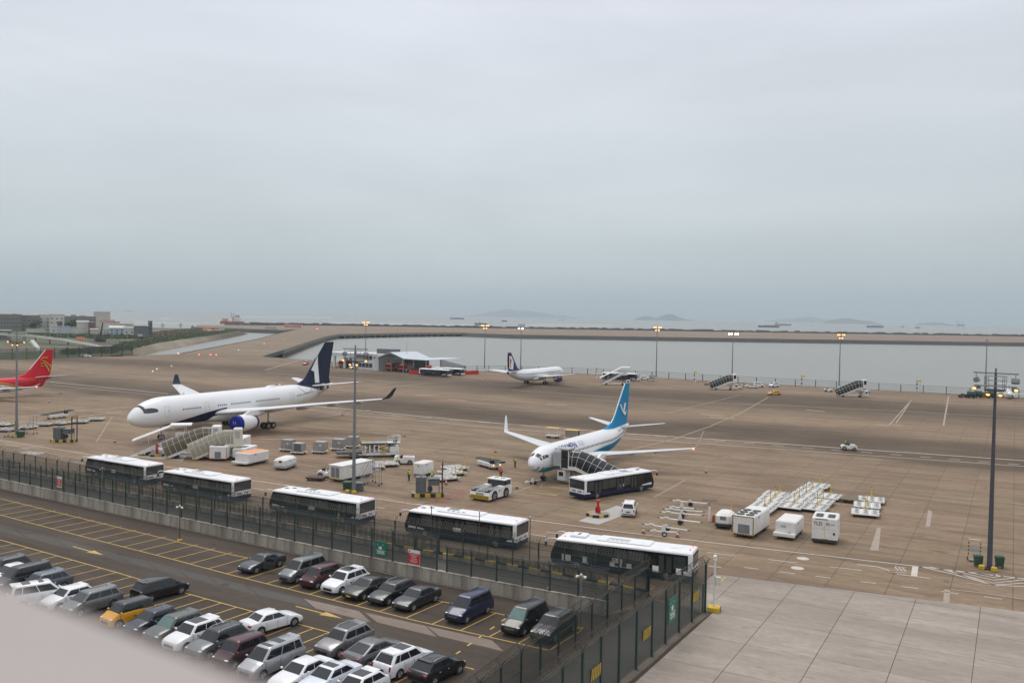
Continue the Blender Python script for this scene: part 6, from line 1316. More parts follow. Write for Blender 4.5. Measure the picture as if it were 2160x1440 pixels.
P = G(1496, 1099); o = thing('hose_post', 'white post with crossbar and red extinguishers beside tow bars', 'post', P, 110); MB().cbox(-.12, .12, -.12, .12, 0, 1.75, .02).build('post', 'gse_white', o); MB().cyl((0,0,1.75), (0,0,2.6), .06, .05, 8).build('upper_post', 'steel', o); MB().box(-.9, .9, -.04, .04, 2.5, 2.56).build('crossbar', 'gse_dark', o)
for i, (x, y) in enumerate(((.5, -.2), (.75, .1), (.55, .3))): MB().cyl((x, y, .05), (x, y, .75), .14, .12, 10).build('extinguisher', 'hydrant_red', o); MB().box(x-.1, x+.1, y-.02, y+.02, .75, .95).build('handle', 'hazard_yellow', o)
# ---- cones
def make_cone(label):
    o = thing('traffic_cone', label, 'cone', group='traffic cones'); MB().cbox(-.24, .24, -.24, .24, 0, .06, .02).build('base', 'gse_dark', o); MB().cyl((0,0,.06), (0,0,.32), .17, .125, 12).build('lower_cone', 'cone_red', o); MB().cyl((0,0,.32), (0,0,.56), .125, .085, 12).build('white_band', 'sign_white', o); MB().cyl((0,0,.56), (0,0,.72), .085, .06, 12).build('upper_band', 'cone_red', o); MB().cyl((0,0,.72), (0,0,.9), .06, .03, 12).build('tip', 'sign_white', o); return o
c0 = None
for x, y, lb in ((242, 933, 'traffic cone right of the left power cabinet'), (128, 830, 'traffic cone behind the red airliner'), (103, 849, 'traffic cone below the red airliner tail'), (722, 876, 'traffic cone under the wing of the wide-body'), (853, 920, 'traffic cone alone between the two big airliners'), (496, 921, 'traffic cone by the blue engine cover'), (1045, 954, 'traffic cone behind the belt loader'), (1090, 1030, 'traffic cone right of the pushback tractor'), (941, 1022, 'traffic cone right of the near power cabinet'), (1489, 997, 'traffic cone on open apron right of the airliner wing'), (1357, 1125, 'traffic cone left of the nearest tow bar'), (1429, 1133, 'traffic cone right of the nearest tow bar'), (1018, 805, 'traffic cone left of the distant airliner'), (1190, 810, 'traffic cone right of the distant airliner')):
    first = c0 is None
    if first: c0 = make_cone(lb)
    place(c0, G(x, y), 20, lb, first)
# ---- bins, trolleys, ladders, flat carts
def bin_(P, az, label, m_, lid, k=1.):
    o = thing('waste_bin', label, 'bin', P, az, 'wheeled waste bins'); o.scale = (k, k, 1.); MB().loft([rrect(-.48, .48, -.40, .40, .06, .16), rrect(-.58, .58, -.50, .50, .06, 1.05)]).build('body', m_, o, 40); MB().loft([rrect(-.62, .62, -.54, .54, .06, 1.05), rrect(-.60, .60, -.50, .50, .06, 1.12), rrect(-.45, .45, -.3, .3, .06, 1.2)]).build('lid', lid, o, 40)
    for s in (-1, 1):
        for x in (-.4, .4): small_wheel(o, x, s*.36, .1, .06)
    MB().cyl((-.64, -.4, 1.0), (-.64, .4, 1.0), .025, .025, 6).build('handle', 'gse_dark', o)
bin_(G(733, 1032), 100, 'green waste bin left of the central mast foot', 'bin_green', 'bin_green'); bin_(G(758, 1034), 100, 'grey waste bin right of the central mast foot', 'bin_grey', 'bin_grey'); bin_(G(2063, 1194), 100, 'green waste bin left of the right mast foot', 'bin_green', 'bin_green', .66); bin_(G(2108, 1196), 100, 'green waste bin right of the right mast foot', 'bin_green', 'bin_green', .66); bin_(G(44, 922), 95, 'dark green skip at the foot of the left mast', 'bin_green', 'bin_green')
P = G(2055, 1182); o = thing('sack_trolley', 'sack trolley with striped uprights by the right mast', 'trolley', P, 205)
for s in (-1, 1):
    MB().cyl((0, s*.55, .2), (-.3, s*.55, 2.1), .05, .05, 6).build('upright', 'cart_roof', o); small_wheel(o, -.15, s*.6, .2, .1)
    for k in range(4): MB().cyl((-.05-.06*k, s*.55, .6+.36*k), (-.075-.06*k, s*.55, .76+.36*k), .056, .056, 6).build('black_band', 'kerb_black', o)
MB().cyl((-.3, -.55, 2.1), (-.3, .55, 2.1), .05, .05, 6).build('top_bar', 'sign_white', o); MB().box(0, .6, -.55, .55, .18, .22).build('toe_plate', 'steel', o); MB().box(-.16, -.10, -.55, .55, .9, 1.3).build('back_plate', 'hood_grey', o)
def work_steps(P, az, label, Hh=2.6):
    o = thing('work_steps', label, 'steps', P, az, 'steel maintenance steps')
    for s in (-1, 1):
        MB().cyl((-1.2, s*.45, .1), (.3, s*.45, Hh), .035, .035, 5).build('stile', 'steel', o); MB().cyl((1.0, s*.5, .1), (.9, s*.45, Hh+1.0), .035, .035, 5).build('rear_leg', 'steel', o); MB().cyl((-1.2, s*.45, 1.0), (.3, s*.45, Hh+1.0), .025, .025, 5).build('handrail', 'steel', o); MB().tube([(.3, s*.45, Hh), (.3, s*.45, Hh+1), (.95, s*.45, Hh+1), (.95, s*.45, Hh)], .025, 5).build('guard_rail', 'steel', o); MB().cyl((-1.2, s*.5, .14), (1.05, s*.55, .14), .03, .03, 5).build('base_bar', 'steel', o)
        for x in (-1.1, 1.0): small_wheel(o, x, s*.55, .12, .07)
    for i in range(9): MB().box(-1.15+i*.16, -.98+i*.16, -.44, .44, .25+i*Hh/9.2, .28+i*Hh/9.2).build('tread', 'steel', o)
    MB().box(.3, 1.0, -.45, .45, Hh-.03, Hh).build('platform', 'steel', o)
work_steps(G(775, 1018), 60, 'steel work steps against the generator cabin'); work_steps(G(788, 1022), 100, 'second steel work steps right of the generator cabin', 2.2); work_steps(G(25, 921), 95, 'steel work steps left of the left mast', 1.9); work_steps(G(64, 915), 95, 'steel work steps right of the left mast', 2.3)
def flat_cart(P, az, label, m_='wood'):
    o = thing('flat_cart', label, 'cart', P, az, 'low flat carts')
    for i in range(7): MB().box(-1.3+.372*i, -1.3+.372*i+.35, -.95, .95, .42, .50).build('plank', m_, o)
    for s in (-1, 1):
        MB().box(-1.3, 1.3, s*.8-.05, s*.8+.05, .3, .42).build('beam', 'gse_dark', o)
        for x in (-.9, .9): small_wheel(o, x, s*.75, .16, .1)
    MB().cyl((1.3, 0, .35), (2.1, 0, .3), .035, .035, 6).build('tow_bar', 'gse_dark', o)
flat_cart(G(1797, 1059), 112, 'wooden flat cart right of the dolly columns'); flat_cart(G(667, 1012), 100, 'bare weathered flat cart left of the generator cabin', 'rust'); flat_cart(G(753, 966), 80, 'bare metal flat cart left of the high loader', 'rust')
tug('small white tug left of the generator cabin', G(690, 1006), 95)
# ---- service vans and cars on the apron
make_car('box', 'paint_white', 'small white van parked right of the red hydrant', 12, G(1327, 1084), name='service_van', group='service vehicles on the apron', rimc='gse_grey')
for x, y, a, kd, cl, lb in ((1360, 801, 100, 'hatch', 'paint_white', 'white service car by the basin fence, right of the open stairs'), (1600, 816, 100, 'box', 'paint_white', 'left one of two far white vans'), (1632, 816, 240, 'box', 'paint_white', 'right one of two far white vans'), (1633, 833, 260, 'hatch', 'paint_orange', 'small yellow service car out on the far apron'), (182, 753, 95, 'wagon', 'paint_white', 'white service car by the fence at the upper left')): make_car(kd, cl, lb, a, G(x, y), name='service_car', group='service vehicles on the apron')
dolly(G(1342, 803), 95, 'dolly beside the far open stairs'); container(G(1374, 803), 95, 'silver container by the far fence right of the service car'); flat_cart(G(1493, 812), 95, 'flat cart behind the far dark stairs', 'rust'); dolly(G(1556, 819), 95, 'white dolly right of the far dark stairs'); dolly(G(1588, 818), 95, 'white dolly left of the far white vans')
# ---- people
mat('skin', (.35, .20, .14), .6); mat('vest_yellow', (.50, .62, .05), .7); mat('vest_orange', (.75, .10, .03), .7); mat('cloth_dark', (.018, .019, .025), .85); mat('hair', (.012, .010, .009), .7)
def person(label, P, az, vest, pose='stand'):
    J = dict(pel=(0,0,.95), ch=(0,0,1.28), nk=(0,0,1.47), hd=(.02,0,1.60), top=(.02,0,1.72)); L = {}
    for s, k in ((1, 'l'), (-1, 'r')):
        L[k+'sh'] = (0, s*.19, 1.40); L[k+'el'] = (-.04+.05*s, s*.25, 1.13); L[k+'wr'] = (.06+.08*s, s*.24, .90); L[k+'ha'] = (.09+.08*s, s*.23, .80); L[k+'hp'] = (0, s*.10, .90); L[k+'kn'] = (.05, s*.11, .50); L[k+'an'] = (0, s*.12, .09); L[k+'to'] = (.16, s*.13, .04)
        if pose == 'walk': L[k+'kn'] = (.05+.16*s, s*.10, .50); L[k+'an'] = (.25*s-.02, s*.10, .10); L[k+'to'] = (.25*s+.13, s*.10, .05); L[k+'wr'] = (.04-.2*s, s*.25, .93); L[k+'ha'] = (.06-.24*s, s*.25, .85)
        if pose == 'sit': L[k+'kn'] = (.42, s*.13, .93); L[k+'an'] = (.50, s*.13, .52); L[k+'to'] = (.65, s*.13, .48); L[k+'el'] = (.14, s*.27, 1.15); L[k+'wr'] = (.36, s*.2, 1.18); L[k+'ha'] = (.44, s*.17, 1.2)
    J.update(L); nm = list(J); ed = [('pel', 'ch'), ('ch', 'nk'), ('nk', 'hd'), ('hd', 'top')]
    for k in 'lr': ed += [('ch', k+'sh'), (k+'sh', k+'el'), (k+'el', k+'wr'), (k+'wr', k+'ha'), ('pel', k+'hp'), (k+'hp', k+'kn'), (k+'kn', k+'an'), (k+'an', k+'to')]
    me = bpy.data.meshes.new('body'); me.from_pydata([J[q] for q in nm], [(nm.index(a), nm.index(b)) for a, b in ed], []); t = bpy.data.objects.new('body', me); COL.objects.link(t)
    md = t.modifiers.new('s', 'SKIN'); rad = dict(pel=.16, ch=.18, nk=.06, hd=.095, top=.06)
    for i, q in enumerate(nm):
        r = rad.get(q) or {'sh': .085, 'el': .055, 'wr': .04, 'ha': .045, 'hp': .105, 'kn': .07, 'an': .05, 'to': .045}[q[1:]]; me.skin_vertices[0].data[i].radius = (r, r*1.05); me.skin_vertices[0].data[i].use_root = q == 'pel'
    t.modifiers.new('d', 'SUBSURF').levels = 1
    dg = bpy.context.evaluated_depsgraph_get(); m2 = bpy.data.meshes.new_from_object(t.evaluated_get(dg)); bpy.data.objects.remove(t)
    m2.materials.clear()
    for q in ('cloth_dark', vest, 'skin', 'hair'): m2.materials.append(MATS[q])
    for p in m2.polygons:
        c = p.center; p.use_smooth = True
        p.material_index = 3 if (c.z > 1.63 or (c.z > 1.55 and c.x < -.0)) else 2 if (c.z > 1.46 or (abs(c.y) > .18 and c.z < .9 and pose != 'sit' and c.z > .7)) else 1 if (c.z > .98 and abs(c.y) < .22) else 0
        if pose == 'sit' and c.x > .2: p.material_index = 0
    m2.name = 'person'; o = link('person', m2, None, P, R(90-az)); return tag(o, label, 'person', 'apron workers')
person('worker in yellow vest standing left of the white box trailer', G(863, 1014), 300, 'vest_yellow'); person('worker in yellow jacket behind the near power cabinet', G(911, 1017), 200, 'vest_yellow', 'walk'); person('worker in bright yellow top near the airliner nose', G(1086, 986), 120, 'vest_yellow'); person('worker in orange jacket seen from behind by the tractor', G(1056, 1009), 20, 'vest_orange'); person('worker in yellow vest walking between bus and fence', G(714, 1111), 250, 'vest_yellow', 'walk')
tp = G(1790, 949); pp = person('driver seated on the white tug on the open apron', tp+dirv(102)*-.5+Vector((0, 0, .42)), 102, 'vest_yellow', 'sit')
# ------------------------------------------------------------------ light masts
mat('mast_grey', (.21, .225, .245), .55, .2, dirt=.35, dscale=1.2, dcol=(.09, .09, .10)); mat('mast_dark', (.075, .078, .095), .55, .2, dirt=.3, dscale=1.2); mat('flood_lit', (.9, .5, .2), .4, emit=(1, .36, .10), est=4.5); mat('flood_near', (.8, .4, .15), .4, emit=(1, .40, .10), est=2.6); mat('flood_white', (.9, .8, .6), .4, emit=(1, .82, .52), est=22); mat('flood_off', (.30, .31, .32), .35)
def flood(o, x, y, z, a, lit, s=1.):
    """floodlight tilted down, aiming along bearing a (degrees in the mast's own plan)"""
    M_ = Matrix.Translation((x, y, z)) @ Matrix.Rotation(R(a), 4, 'Z') @ Matrix.Rotation(R(28), 4, 'Y'); mb = MB(); mb.T = M_; mb.cbox(-.25*s, .12*s, -.32*s, .32*s, -.22*s, .22*s, .05*s); f = mb.build('floodlight', 'mast_grey', o); mb = MB(); mb.T = M_; mb.ellipsoid((.13*s, 0, 0), .10*s, .29*s, .2*s, 10, 6); mb.build('lamp', lit or 'flood_off', f, 60)
def mast(base, h, label, kind='near', mname='mast_grey', az=20):
    P = G(*base); o = thing('light_mast', label, 'light mast', P, az, 'apron light masts'); MB().cyl((0,0,0), (0,0,h), .26, .115, 12).build('pole', mname, o, 60); MB().cyl((0,0,0), (0,0,.12), .6, .6, 12).build('base_plate', 'gse_dark', o)
    if kind == 'near':
        for k, (s, mm) in enumerate(((1, 'kerb_yellow'), (-1, 'kerb_yellow'))): MB().cbox(-.9, -.4, s*.55-.25, s*.55+.25, 0, .4, .04).build('guard_block', mm, o)
        for z in (2.5, 5, 7.5, 10, 12.5, 15): MB().cyl((-.3, -.15, z), (-.3, .15, z), .02, .02, 4).build('rung', mname, o)
        MB().box(-.9, .9, -.8, .8, h-1.75, h-1.6).build('platform', 'gse_dark', o); rl = MB()
        for x in (-.9, 0, .9):
            for y in (-.8, .8): rl.cyl((x, y, h-1.6), (x, y, h-.3), .03, .03, 4)
        for z in (h-1.2, h-.75, h-.3): rl.tube([(-.9, -.8, z), (.9, -.8, z), (.9, .8, z), (-.9, .8, z), (-.9, -.8, z)], .03, 4)
        rl.build('railing', 'steel', o); MB().box(-.06, .06, -2.0, 2.0, h-.08, h+.04).build('upper_arm', 'mast_grey', o); MB().box(-.05, .05, -1.9, 1.9, h-1.35, h-1.25).build('lower_arm', 'mast_grey', o)
        for s in (-1, 1):
            flood(o, 0, s*1.75, h-.75, 90*s+90*(s < 0), None, 1.1); MB().cyl((0, s*1.75, h), (0, s*1.75, h-.6), .03, .03, 4).build('hanger', 'mast_grey', o)
            flood(o, -.1, s*1.85, h-1.55, 180, 'flood_near', .66); flood(o, -.35, s*.55, h-2.1, 180, 'flood_near', .66); flood(o, .3, s*1.55, h-1.5, 0, 'flood_near', .55)
        MB().cyl((0,0,h), (0,0,h+.5), .12, .08, 6).build('winch_head', 'mast_grey', o)
    elif kind == 'cluster':
        MB().box(-1.3, 1.3, -.06, .06, h-.1, h).build('arm', mname, o); MB().box(-.06, .06, -1.6, 1.6, h-.1, h).build('arm', mname, o); MB().cyl((0,0,h-1.6), (0,0,h-1.4), .8, .8, 10).build('ring', mname, o)
        for y in (-1.5, -.7, .7, 1.5): flood(o, -.2, y, h+.15, 180, 'flood_lit', 1.25)
        for y in (-.6, .6): flood(o, -.2, y, h-1.1, 180, 'flood_lit', 1.25)
    elif kind == 'row':
        MB().box(-.06, .06, -2.2, 2.2, h-.1, h).build('arm', mname, o)
        for y in (-1.9, -.9, .9, 1.9): flood(o, -.2, y, h+.1, 180, 'flood_white', 1.25)
    elif kind == 'pair':
        MB().box(-.06, .06, -1.4, 1.4, h+1.2, h+1.3).build('arm', mname, o); MB().cyl((0,0,h), (0,0,h+1.3), .1, .1, 6).build('head_post', mname, o)
        for y in (-.5, 1.0): flood(o, -.2, y, h+.1, 180, 'flood_white', 1.25)
        for y in (-1.2, -.4, .4, 1.2): MB().box(-.05, .05, y-.25, y+.25, h+1.3, h+1.9).build('frame', mname, o)
    else:
        MB().box(-.06, .06, -.9, .9, h-.1, h).build('arm', mname, o); MB().cyl((0,0,h), (0,0,h+.5), .2, .15, 8).build('cap', mname, o)
    return o
mast((35, 921), 19.3, 'grey lamp mast at the left edge beside the dollies', az=15); mast((746, 1038), 19.4, 'grey lamp mast in front of the wide-body tail', az=25); mast((2087, 1199), 19.4, 'tall dark lamp mast at the right between two green bins', mname='mast_dark', az=40)
mast((771, 759), 19.4, 'lit far lamp mast behind the fire station', 'cluster', az=5); mast((1022, 776), 19.4, 'lit far lamp mast left of the distant airliner', 'cluster', az=0); mast((1098, 784), 18.8, 'far lamp mast behind the distant airliner with two white lamps', 'pair', az=0); mast((1384, 794), 20.4, 'lit far lamp mast right of the open white stairs', 'cluster', az=-10)
mast((1544, 802), 18.5, 'far lamp mast with a row of four white lamps', 'row', az=-15); mast((1770, 813), 19.1, 'lit far lamp mast above the right-hand glazed stairs', 'cluster', az=-20); o = mast((2078, 838), 18.8, 'unlit far lamp mast with chequered foot at the right', 'plain', az=-25)
for i in range(5):
    for j in range(4): MB().box(-.72+.29*i, -.72+.29*(i+1), -.72, .72, .45*j, .45*(j+1)-.004).build('foot_block', ('kerb_yellow', 'kerb_black')[(i+j) % 2], o)
# ---- slim posts and cameras by the near fence
def slim_post(base, h, label, cam_=False, mname='rust', r=.055):
    o = thing('camera_post' if cam_ else 'slim_post', label, 'post', G(*base), 200, 'slim posts by the fence'); MB().cyl((0,0,0), (0,0,h), r, r*.8, 8).build('pole', mname, o); MB().ellipsoid((0,0,h), .09, .09, .09, 8, 6).build('cap', 'sign_white', o)
    if cam_:
        MB().cyl((0, -.3, h-.1), (0, .3, h-.1), .03, .03, 6).build('arm', 'sign_white', o)
        for s in (-1, 1): MB().ellipsoid((.05, s*.32, h-.18), .16, .12, .12, 8, 6).build('camera', 'sign_white', o, 60)
        MB().cbox(-.2, .2, -.2, .2, 0, .16, .03).build('foot', 'kerb_yellow', o)
slim_post((909, 1150), 4.2, 'thin brown post left of the fourth bus'); slim_post((1010, 1166), 4.3, 'thin brown post in front of the fourth bus'); slim_post((1117, 1180), 4.3, 'thin brown post behind the fourth bus'); slim_post((379, 1140), 3.7, 'camera post standing in the empty parking row', True); slim_post((1224, 1327), 4.3, 'camera post in the car park corner', True, 'mast_grey'); slim_post((216, 1032), 2.9, 'pale post in front of the leftmost bus', True, 'hood_grey', .08)
P = G(1506, 1288); o = thing('camera_post', 'white camera pole on a striped foot at the pavement corner', 'post', P, 200, 'slim posts by the fence'); MB().cbox(-.5, .5, -.5, .5, 0, .4, .03).build('foot', 'kerb_yellow', o)
for i in range(4): MB().box(-.5+.26*i, -.42+.26*i, -.51, .51, .03, .37).build('foot_stripe', 'kerb_black', o)
MB().cyl((0,0,.4), (0,0,4.5), .09, .08, 10).build('pole', 'sign_white', o); MB().cyl((0, -.5, 3.7), (0, .5, 3.7), .035, .035, 6).build('arm', 'sign_white', o); MB().ellipsoid((0, 0, 4.3), .17, .17, .17, 10, 6).build('camera_dome', 'sign_white', o); MB().cbox(-.2, .3, -.13, .13, 4.5, 4.68, .04).build('camera', 'sign_white', o); MB().cbox(-.12, .2, .08, .5, 2.2, 2.9, .03).build('switch_box', 'cream', o)
# ---- stand number boards along the basin fence
for k, (x, y, lb) in enumerate(((1258, 797, 'yellow stand board farthest left on the basin fence'), (1466, 806, 'yellow stand board left of the far dark stairs'), (1693, 815, 'yellow stand board right of the far white vans'), (1937, 826, 'yellow stand board farthest right on the basin fence'))):
    o = thing('stand_board', lb, 'sign', G(x, y), 355, 'yellow stand boards')
    for s in (-1, 1):
        for j in range(5): MB().box(s*1.0-.14, s*1.0+.14, -.14, .14, .75*j, .75*(j+1)-.004).build('post_band', ('sign_white', 'kerb_black')[j % 2] if s > 0 else 'sign_white', o)
    MB().cbox(-1.3, 1.3, -.3, .3, 3.75, 4.2, .05).build('board', 'hazard_yellow', o)
# ------------------------------------------------------------------ fire station
mat('render_white', (.62, .64, .64), .7, dirt=.3, dscale=.3); mat('roof_pale', (.52, .56, .60), .5, dirt=.2, dscale=.4); mat('frame_grey', (.20, .22, .235), .5); mat('truck_red', (.42, .018, .015), .35, coat=.5)
A_, B_ = G(703, 774.5), G(799, 781.5); AB = (B_-A_).length; az = az_of(A_, B_); o = thing('fire_station', 'low white fire station with open vehicle bays and gabled canopy', 'building', A_, az); T = lambda q: (q-703)/96*AB      # local x to the right, y away from camera
DP = 15
MB().box(T(684), T(748), -.2, DP, 5.1, 6.7).build('roof', 'render_white', o); MB().box(T(684), T(748), DP-.4, DP, 0, 5.1).build('back_wall', 'frame_grey', o)
for q in (686, 704, 726, 745): MB().box(T(q)-.5, T(q)+.5, .1, .9, 0, 5.1).build('column', 'render_white', o)
bw = MB().box(T(748)+.01, T(799), 0, DP, 0, 7.0).build('wall', 'render_white', o); MB().cyl((T(796), .2, 0), (T(796), .2, 7.0), 1.2, 1.2, 16).build('corner_tower', 'render_white', o)
for z0_ in (1.0, 4.3):
    for i in range(5): a = T(750)+i*(T(786)-T(750))/5; f = MB().box(a+.08, a+(T(786)-T(750))/5-.08, -.06, .05, z0_, z0_+1.9).build('window', 'frame_grey', o); MB().box(a+.22, a+(T(786)-T(750))/5-.22, -.075, -.05, z0_+.15, z0_+1.75).build('pane', 'glass_green' if False else 'glass_grey', f)
ac = MB().box(T(777), T(808), 5, 10, 7.0, 9.0).build('roof_plant', 'cabinet_grey', o); MB().box(T(792), T(794.5), -1.06, -1.0, 5.0, 5.9).build('emblem', 'gse_dark', o)
for q in (800, 824, 848): MB().box(T(q)-.18, T(q)+.18, -.3, .06, 0, 5.6 if q != 824 else 5.6).build('canopy_post', 'frame_grey', o)
x0_, xm_, x1_ = T(798), T(824), T(851); zE, zA = 5.5, 7.9
for s, (xa, xb) in ((0, (x0_, xm_)), (1, (xm_, x1_))):
    MB().loft([[(xa, -.8, zE if s == 0 else zA), (xb, -.8, zA if s == 0 else zE), (xb, -.8, (zA if s == 0 else zE)+.25), (xa, -.8, (zE if s == 0 else zA)+.25)], [(xa, DP, zE if s == 0 else zA), (xb, DP, zA if s == 0 else zE), (xb, DP, (zA if s == 0 else zE)+.25), (xa, DP, (zE if s == 0 else zA)+.25)]]).build('gable_roof', 'roof_pale', o)
tr = MB(); tr.tube([(x0_, -.5, zE), (x1_, -.5, zE)], .13, 4); tr.tube([(x0_, -.5, zE), (xm_, -.5, zA-.1), (x1_, -.5, zE)], .13, 4)
for f in (.25, .5, .75): tr.tube([(x0_+(x1_-x0_)*f, -.5, zE), (xm_, -.5, zA-.2)], .1, 4)
tr.build('gable_truss', 'frame_grey', o); MB().box(x0_+1, x1_, DP-1, DP-.6, 0, 5.4).build('back_wall', 'frame_grey', o)
MB().box(T(851)+.05, T(890), 0, DP+8, 5.5, 5.7).build('side_canopy', 'roof_pale', o)
for q in (866, 889):
    for y in (.2, DP*.6): MB().box(T(q)-.14, T(q)+.14, y-.14, y+.14, 0, 5.5).build('canopy_post', 'frame_grey', o)
MB().cyl((T(834), 6, 7), (T(834), 6, 12.5), .06, .05, 5).build('aerial', 'mast_grey', o)
def fire_truck(P, az, label, L_=8.5, col='truck_red'):
    o = thing('fire_truck', label, 'fire truck', P, az, 'fire station vehicles'); h = 1.25; MB().cbox(-L_/2, L_/2-2.6, -h, h, .75, 3.1, .08).build('body', col, o, 30); cb = MB().cbox(L_/2-2.5, L_/2, -h, h, .7, 2.9, .18).build('cab', col, o, 30)
    MB().box(L_/2-.02, L_/2+.02, -h+.2, h-.2, 1.75, 2.6).build('windscreen', 'glass_dark', cb); MB().box(L_/2-1.2, L_/2-.4, -.8, .8, 2.9, 3.05).build('beacon_bar', 'bulb_red', cb); MB().box(-L_/2+.2, L_/2, -h-.015, h+.015, 1.15, 1.35).build('stripe', 'sign_white', o); MB().box(-L_/2+.5, L_/2-3, -.35, .35, 3.1, 3.3).build('roof_ladder', 'steel', o)
    for s in (-1, 1):
        MB().box(L_/2-1.5, L_/2-.5, s*h-.015, s*h+.015, 1.75, 2.55).build('cab_window', 'glass_dark', cb)
        for i in range(4): a = -L_/2+.3+i*(L_-3.2)/4; MB().box(a, a+(L_-3.2)/4-.12, s*h-.012, s*h+.014, 1.4, 2.8).build('locker_shutter', 'alu', o)
        for x in (-L_/2+1.6, L_/2-1.5): wheel(o, x, s*(h-.18), .52, .34, s)
def inbay(q, y): return A_+(B_-A_).normalized()*T(q)+Vector((-(B_-A_).normalized().y, (B_-A_).normalized().x, 0))*y
fz = az-90+180
for q, y, lb, L2 in ((712, 5, 'fire vehicle in the leftmost open bay', 7), (735, 5, 'fire vehicle in the open bay left of the office block', 7), (812, 5, 'fire vehicle under the left half of the gabled canopy', 7.5), (837, 5, 'fire vehicle under the right half of the gabled canopy', 7.5)): fire_truck(inbay(q, y), fz, lb, L2)
fire_truck(inbay(876, 6), fz-40, 'red fire truck under the flat side canopy', 8); make_car('van', 'truck_red', 'red fire van left of the wide-body fin', 185, G(645, 769.5), name='fire_van', group='fire station vehicles'); make_car('van', 'paint_white', 'white ambulance van in front of the left bays', fz, inbay(752, -1.2), name='ambulance_van', group='fire station vehicles')
for a, b, lb, h_ in (((863, 788), (890, 790), 'red barrier left of the dark buses', 1.4), ((975, 790), (1009, 788.5), 'red barrier right of the dark buses', 1.5)):
    p, q = G(*a), G(*b); o = thing('barrier', lb, 'barrier', p, az_of(p, q), 'red barriers'); n_ = 5; L_ = (q-p).length/n_
    for i in range(n_): MB().prism([(i*L_+.03, 0), ((i+1)*L_-.03, 0), ((i+1)*L_-.03, h_), (i*L_+.03, h_)], -.25, .25).build('block', 'sign_red', o)
p = G(880, 787); o = thing('storage_container', 'brown storage container behind the red barrier', 'container', p, 97); MB().box(-2.6, 2.6, 0, 3, .1, 2.1).build('shell', 'rust', o)
for i in range(12): MB().box(-2.55+.43*i, -2.4+.43*i, -.05, 0, .2, 2.0).build('rib', 'rust', o)
p = G(931, 776); o = thing('gangway', 'pale covered gangway sloping down by the basin fence', 'gangway', p, 98); MB().prism([(0, .2), (2.6, .2), (2.6, 3.2), (0, 4.2)], 0, 2.5).build('hall', 'hood_grey', o); MB().prism([(2.65, .4), (11, .2), (11, 1.4), (2.65, 3.2)], .2, 2.2).build('ramp', 'hood_grey', o); MB().box(-.5, -.02, -.1, 2.6, 0, 4.4).build('end_wall', 'sign_red', o)
for i in range(8): MB().box(2.9+i, 3.0+i, .1, .2, .5, 3.0-.22*i).build('rib', 'sign_white', o)
# ---- tanks and carts at the far right
for i, (x, y, lb) in enumerate(((2048, 839, 'leftmost olive tank trailer by the far right mast'), (2063, 838, 'middle olive tank trailer by the far right mast'), (2090, 839, 'olive tank trailer right of the chequered mast foot'))):
    o = thing('tank_trailer', lb, 'trailer', G(x, y), 100, 'olive tank trailers'); MB().cyl((-1.0, 0, 1.3), (1.0, 0, 1.3), .95, .95, 14).build('tank', 'post_green', o, 40); MB().box(-1.2, 1.2, -.8, .8, .35, .5).build('frame', 'gse_dark', o)
    for s in (-1, 1): 
        for xx in (-.7, .7): small_wheel(o, xx, s*.7, .25)
tug('small dark tug left of the olive tank trailers', G(2032, 838), 90, 'rust')
# ------------------------------------------------------------------ works yard and port buildings on the left
mat('block_grey', (.20, .195, .18), .85, dirt=.45, dscale=.12); mat('block_white', (.60, .59, .55), .8, dirt=.4, dscale=.12); mat('block_cream', (.52, .49, .41), .8, dirt=.3, dscale=.12); mat('block_blue', (.42, .50, .56), .75, dirt=.3, dscale=.2); mat('block_slate', (.135, .145, .16), .7, dirt=.3, dscale=.2); mat('roof_red', (.20, .07, .06), .8, dirt=.4, dscale=.3); mat('roof_grey', (.34, .34, .33), .8, dirt=.4, dscale=.3); mat('wall_brown', (.17, .095, .07), .8, dirt=.4, dscale=.3); mat('win_dark', (.03, .032, .035), .3)
def building(x0, x1, yt, yb, label, mname, roof='flat', nx=0, nz=0, depth=14, roofm='roof_grey', wz=(.15, .9), side=None, name='building'):
    P = G((x0+x1)/2, yb); s = px_per_m(P); w_ = (x1-x0)/s; h_ = (yb-yt)/s; az = math.degrees(math.atan2(P.x, P.y))+90; o = thing(name, label, 'building', P, az)
    MB().box(-w_/2, w_/2, 0, depth, -.2, h_).build('wall', mname, o)
    if side: MB().box(w_/2+.02, w_/2+.3, .1, depth-.1, 0, h_*.97).build('end_wall', side, o)
    if roof == 'flat': r_ = MB().box(-w_/2-.3, w_/2+.3, -.3, depth+.3, h_+.01, h_+.5).build('roof', roofm, o)
    else:
        rh = min(3.5, w_*.16); MB().prism([(-.6, h_+.02), (depth+.6, h_+.02), (depth/2, h_+rh)], -w_/2-.4, w_/2+.4, plane='yz').build('roof', roofm, o)
    for i in range(nx):
        for j in range(nz):
            a = -w_/2+w_*(i+.5)/nx; z = h_*(wz[0]+(wz[1]-wz[0])*(j+.4)/nz); ww = min(1.8, w_/nx*.5)/2; f = MB().box(a-ww, a+ww, -.12, .05, z-.7, z+.7).build('window', mname, o); MB().box(a-ww*.85, a+ww*.85, -.16, -.1, z-.58, z+.58).build('pane', 'win_dark', f)
    return o
building(-40, 40, 663, 698, 'long grey block with rows of small windows at the far left', 'block_grey', nx=14, nz=3, depth=25); building(40, 82, 665.5, 697, 'grey block joined to the right of the long grey one', 'block_grey', nx=5, nz=2, depth=22); building(27, 34, 662, 697, 'narrow grey stair tower on the long grey block', 'block_grey', depth=6)
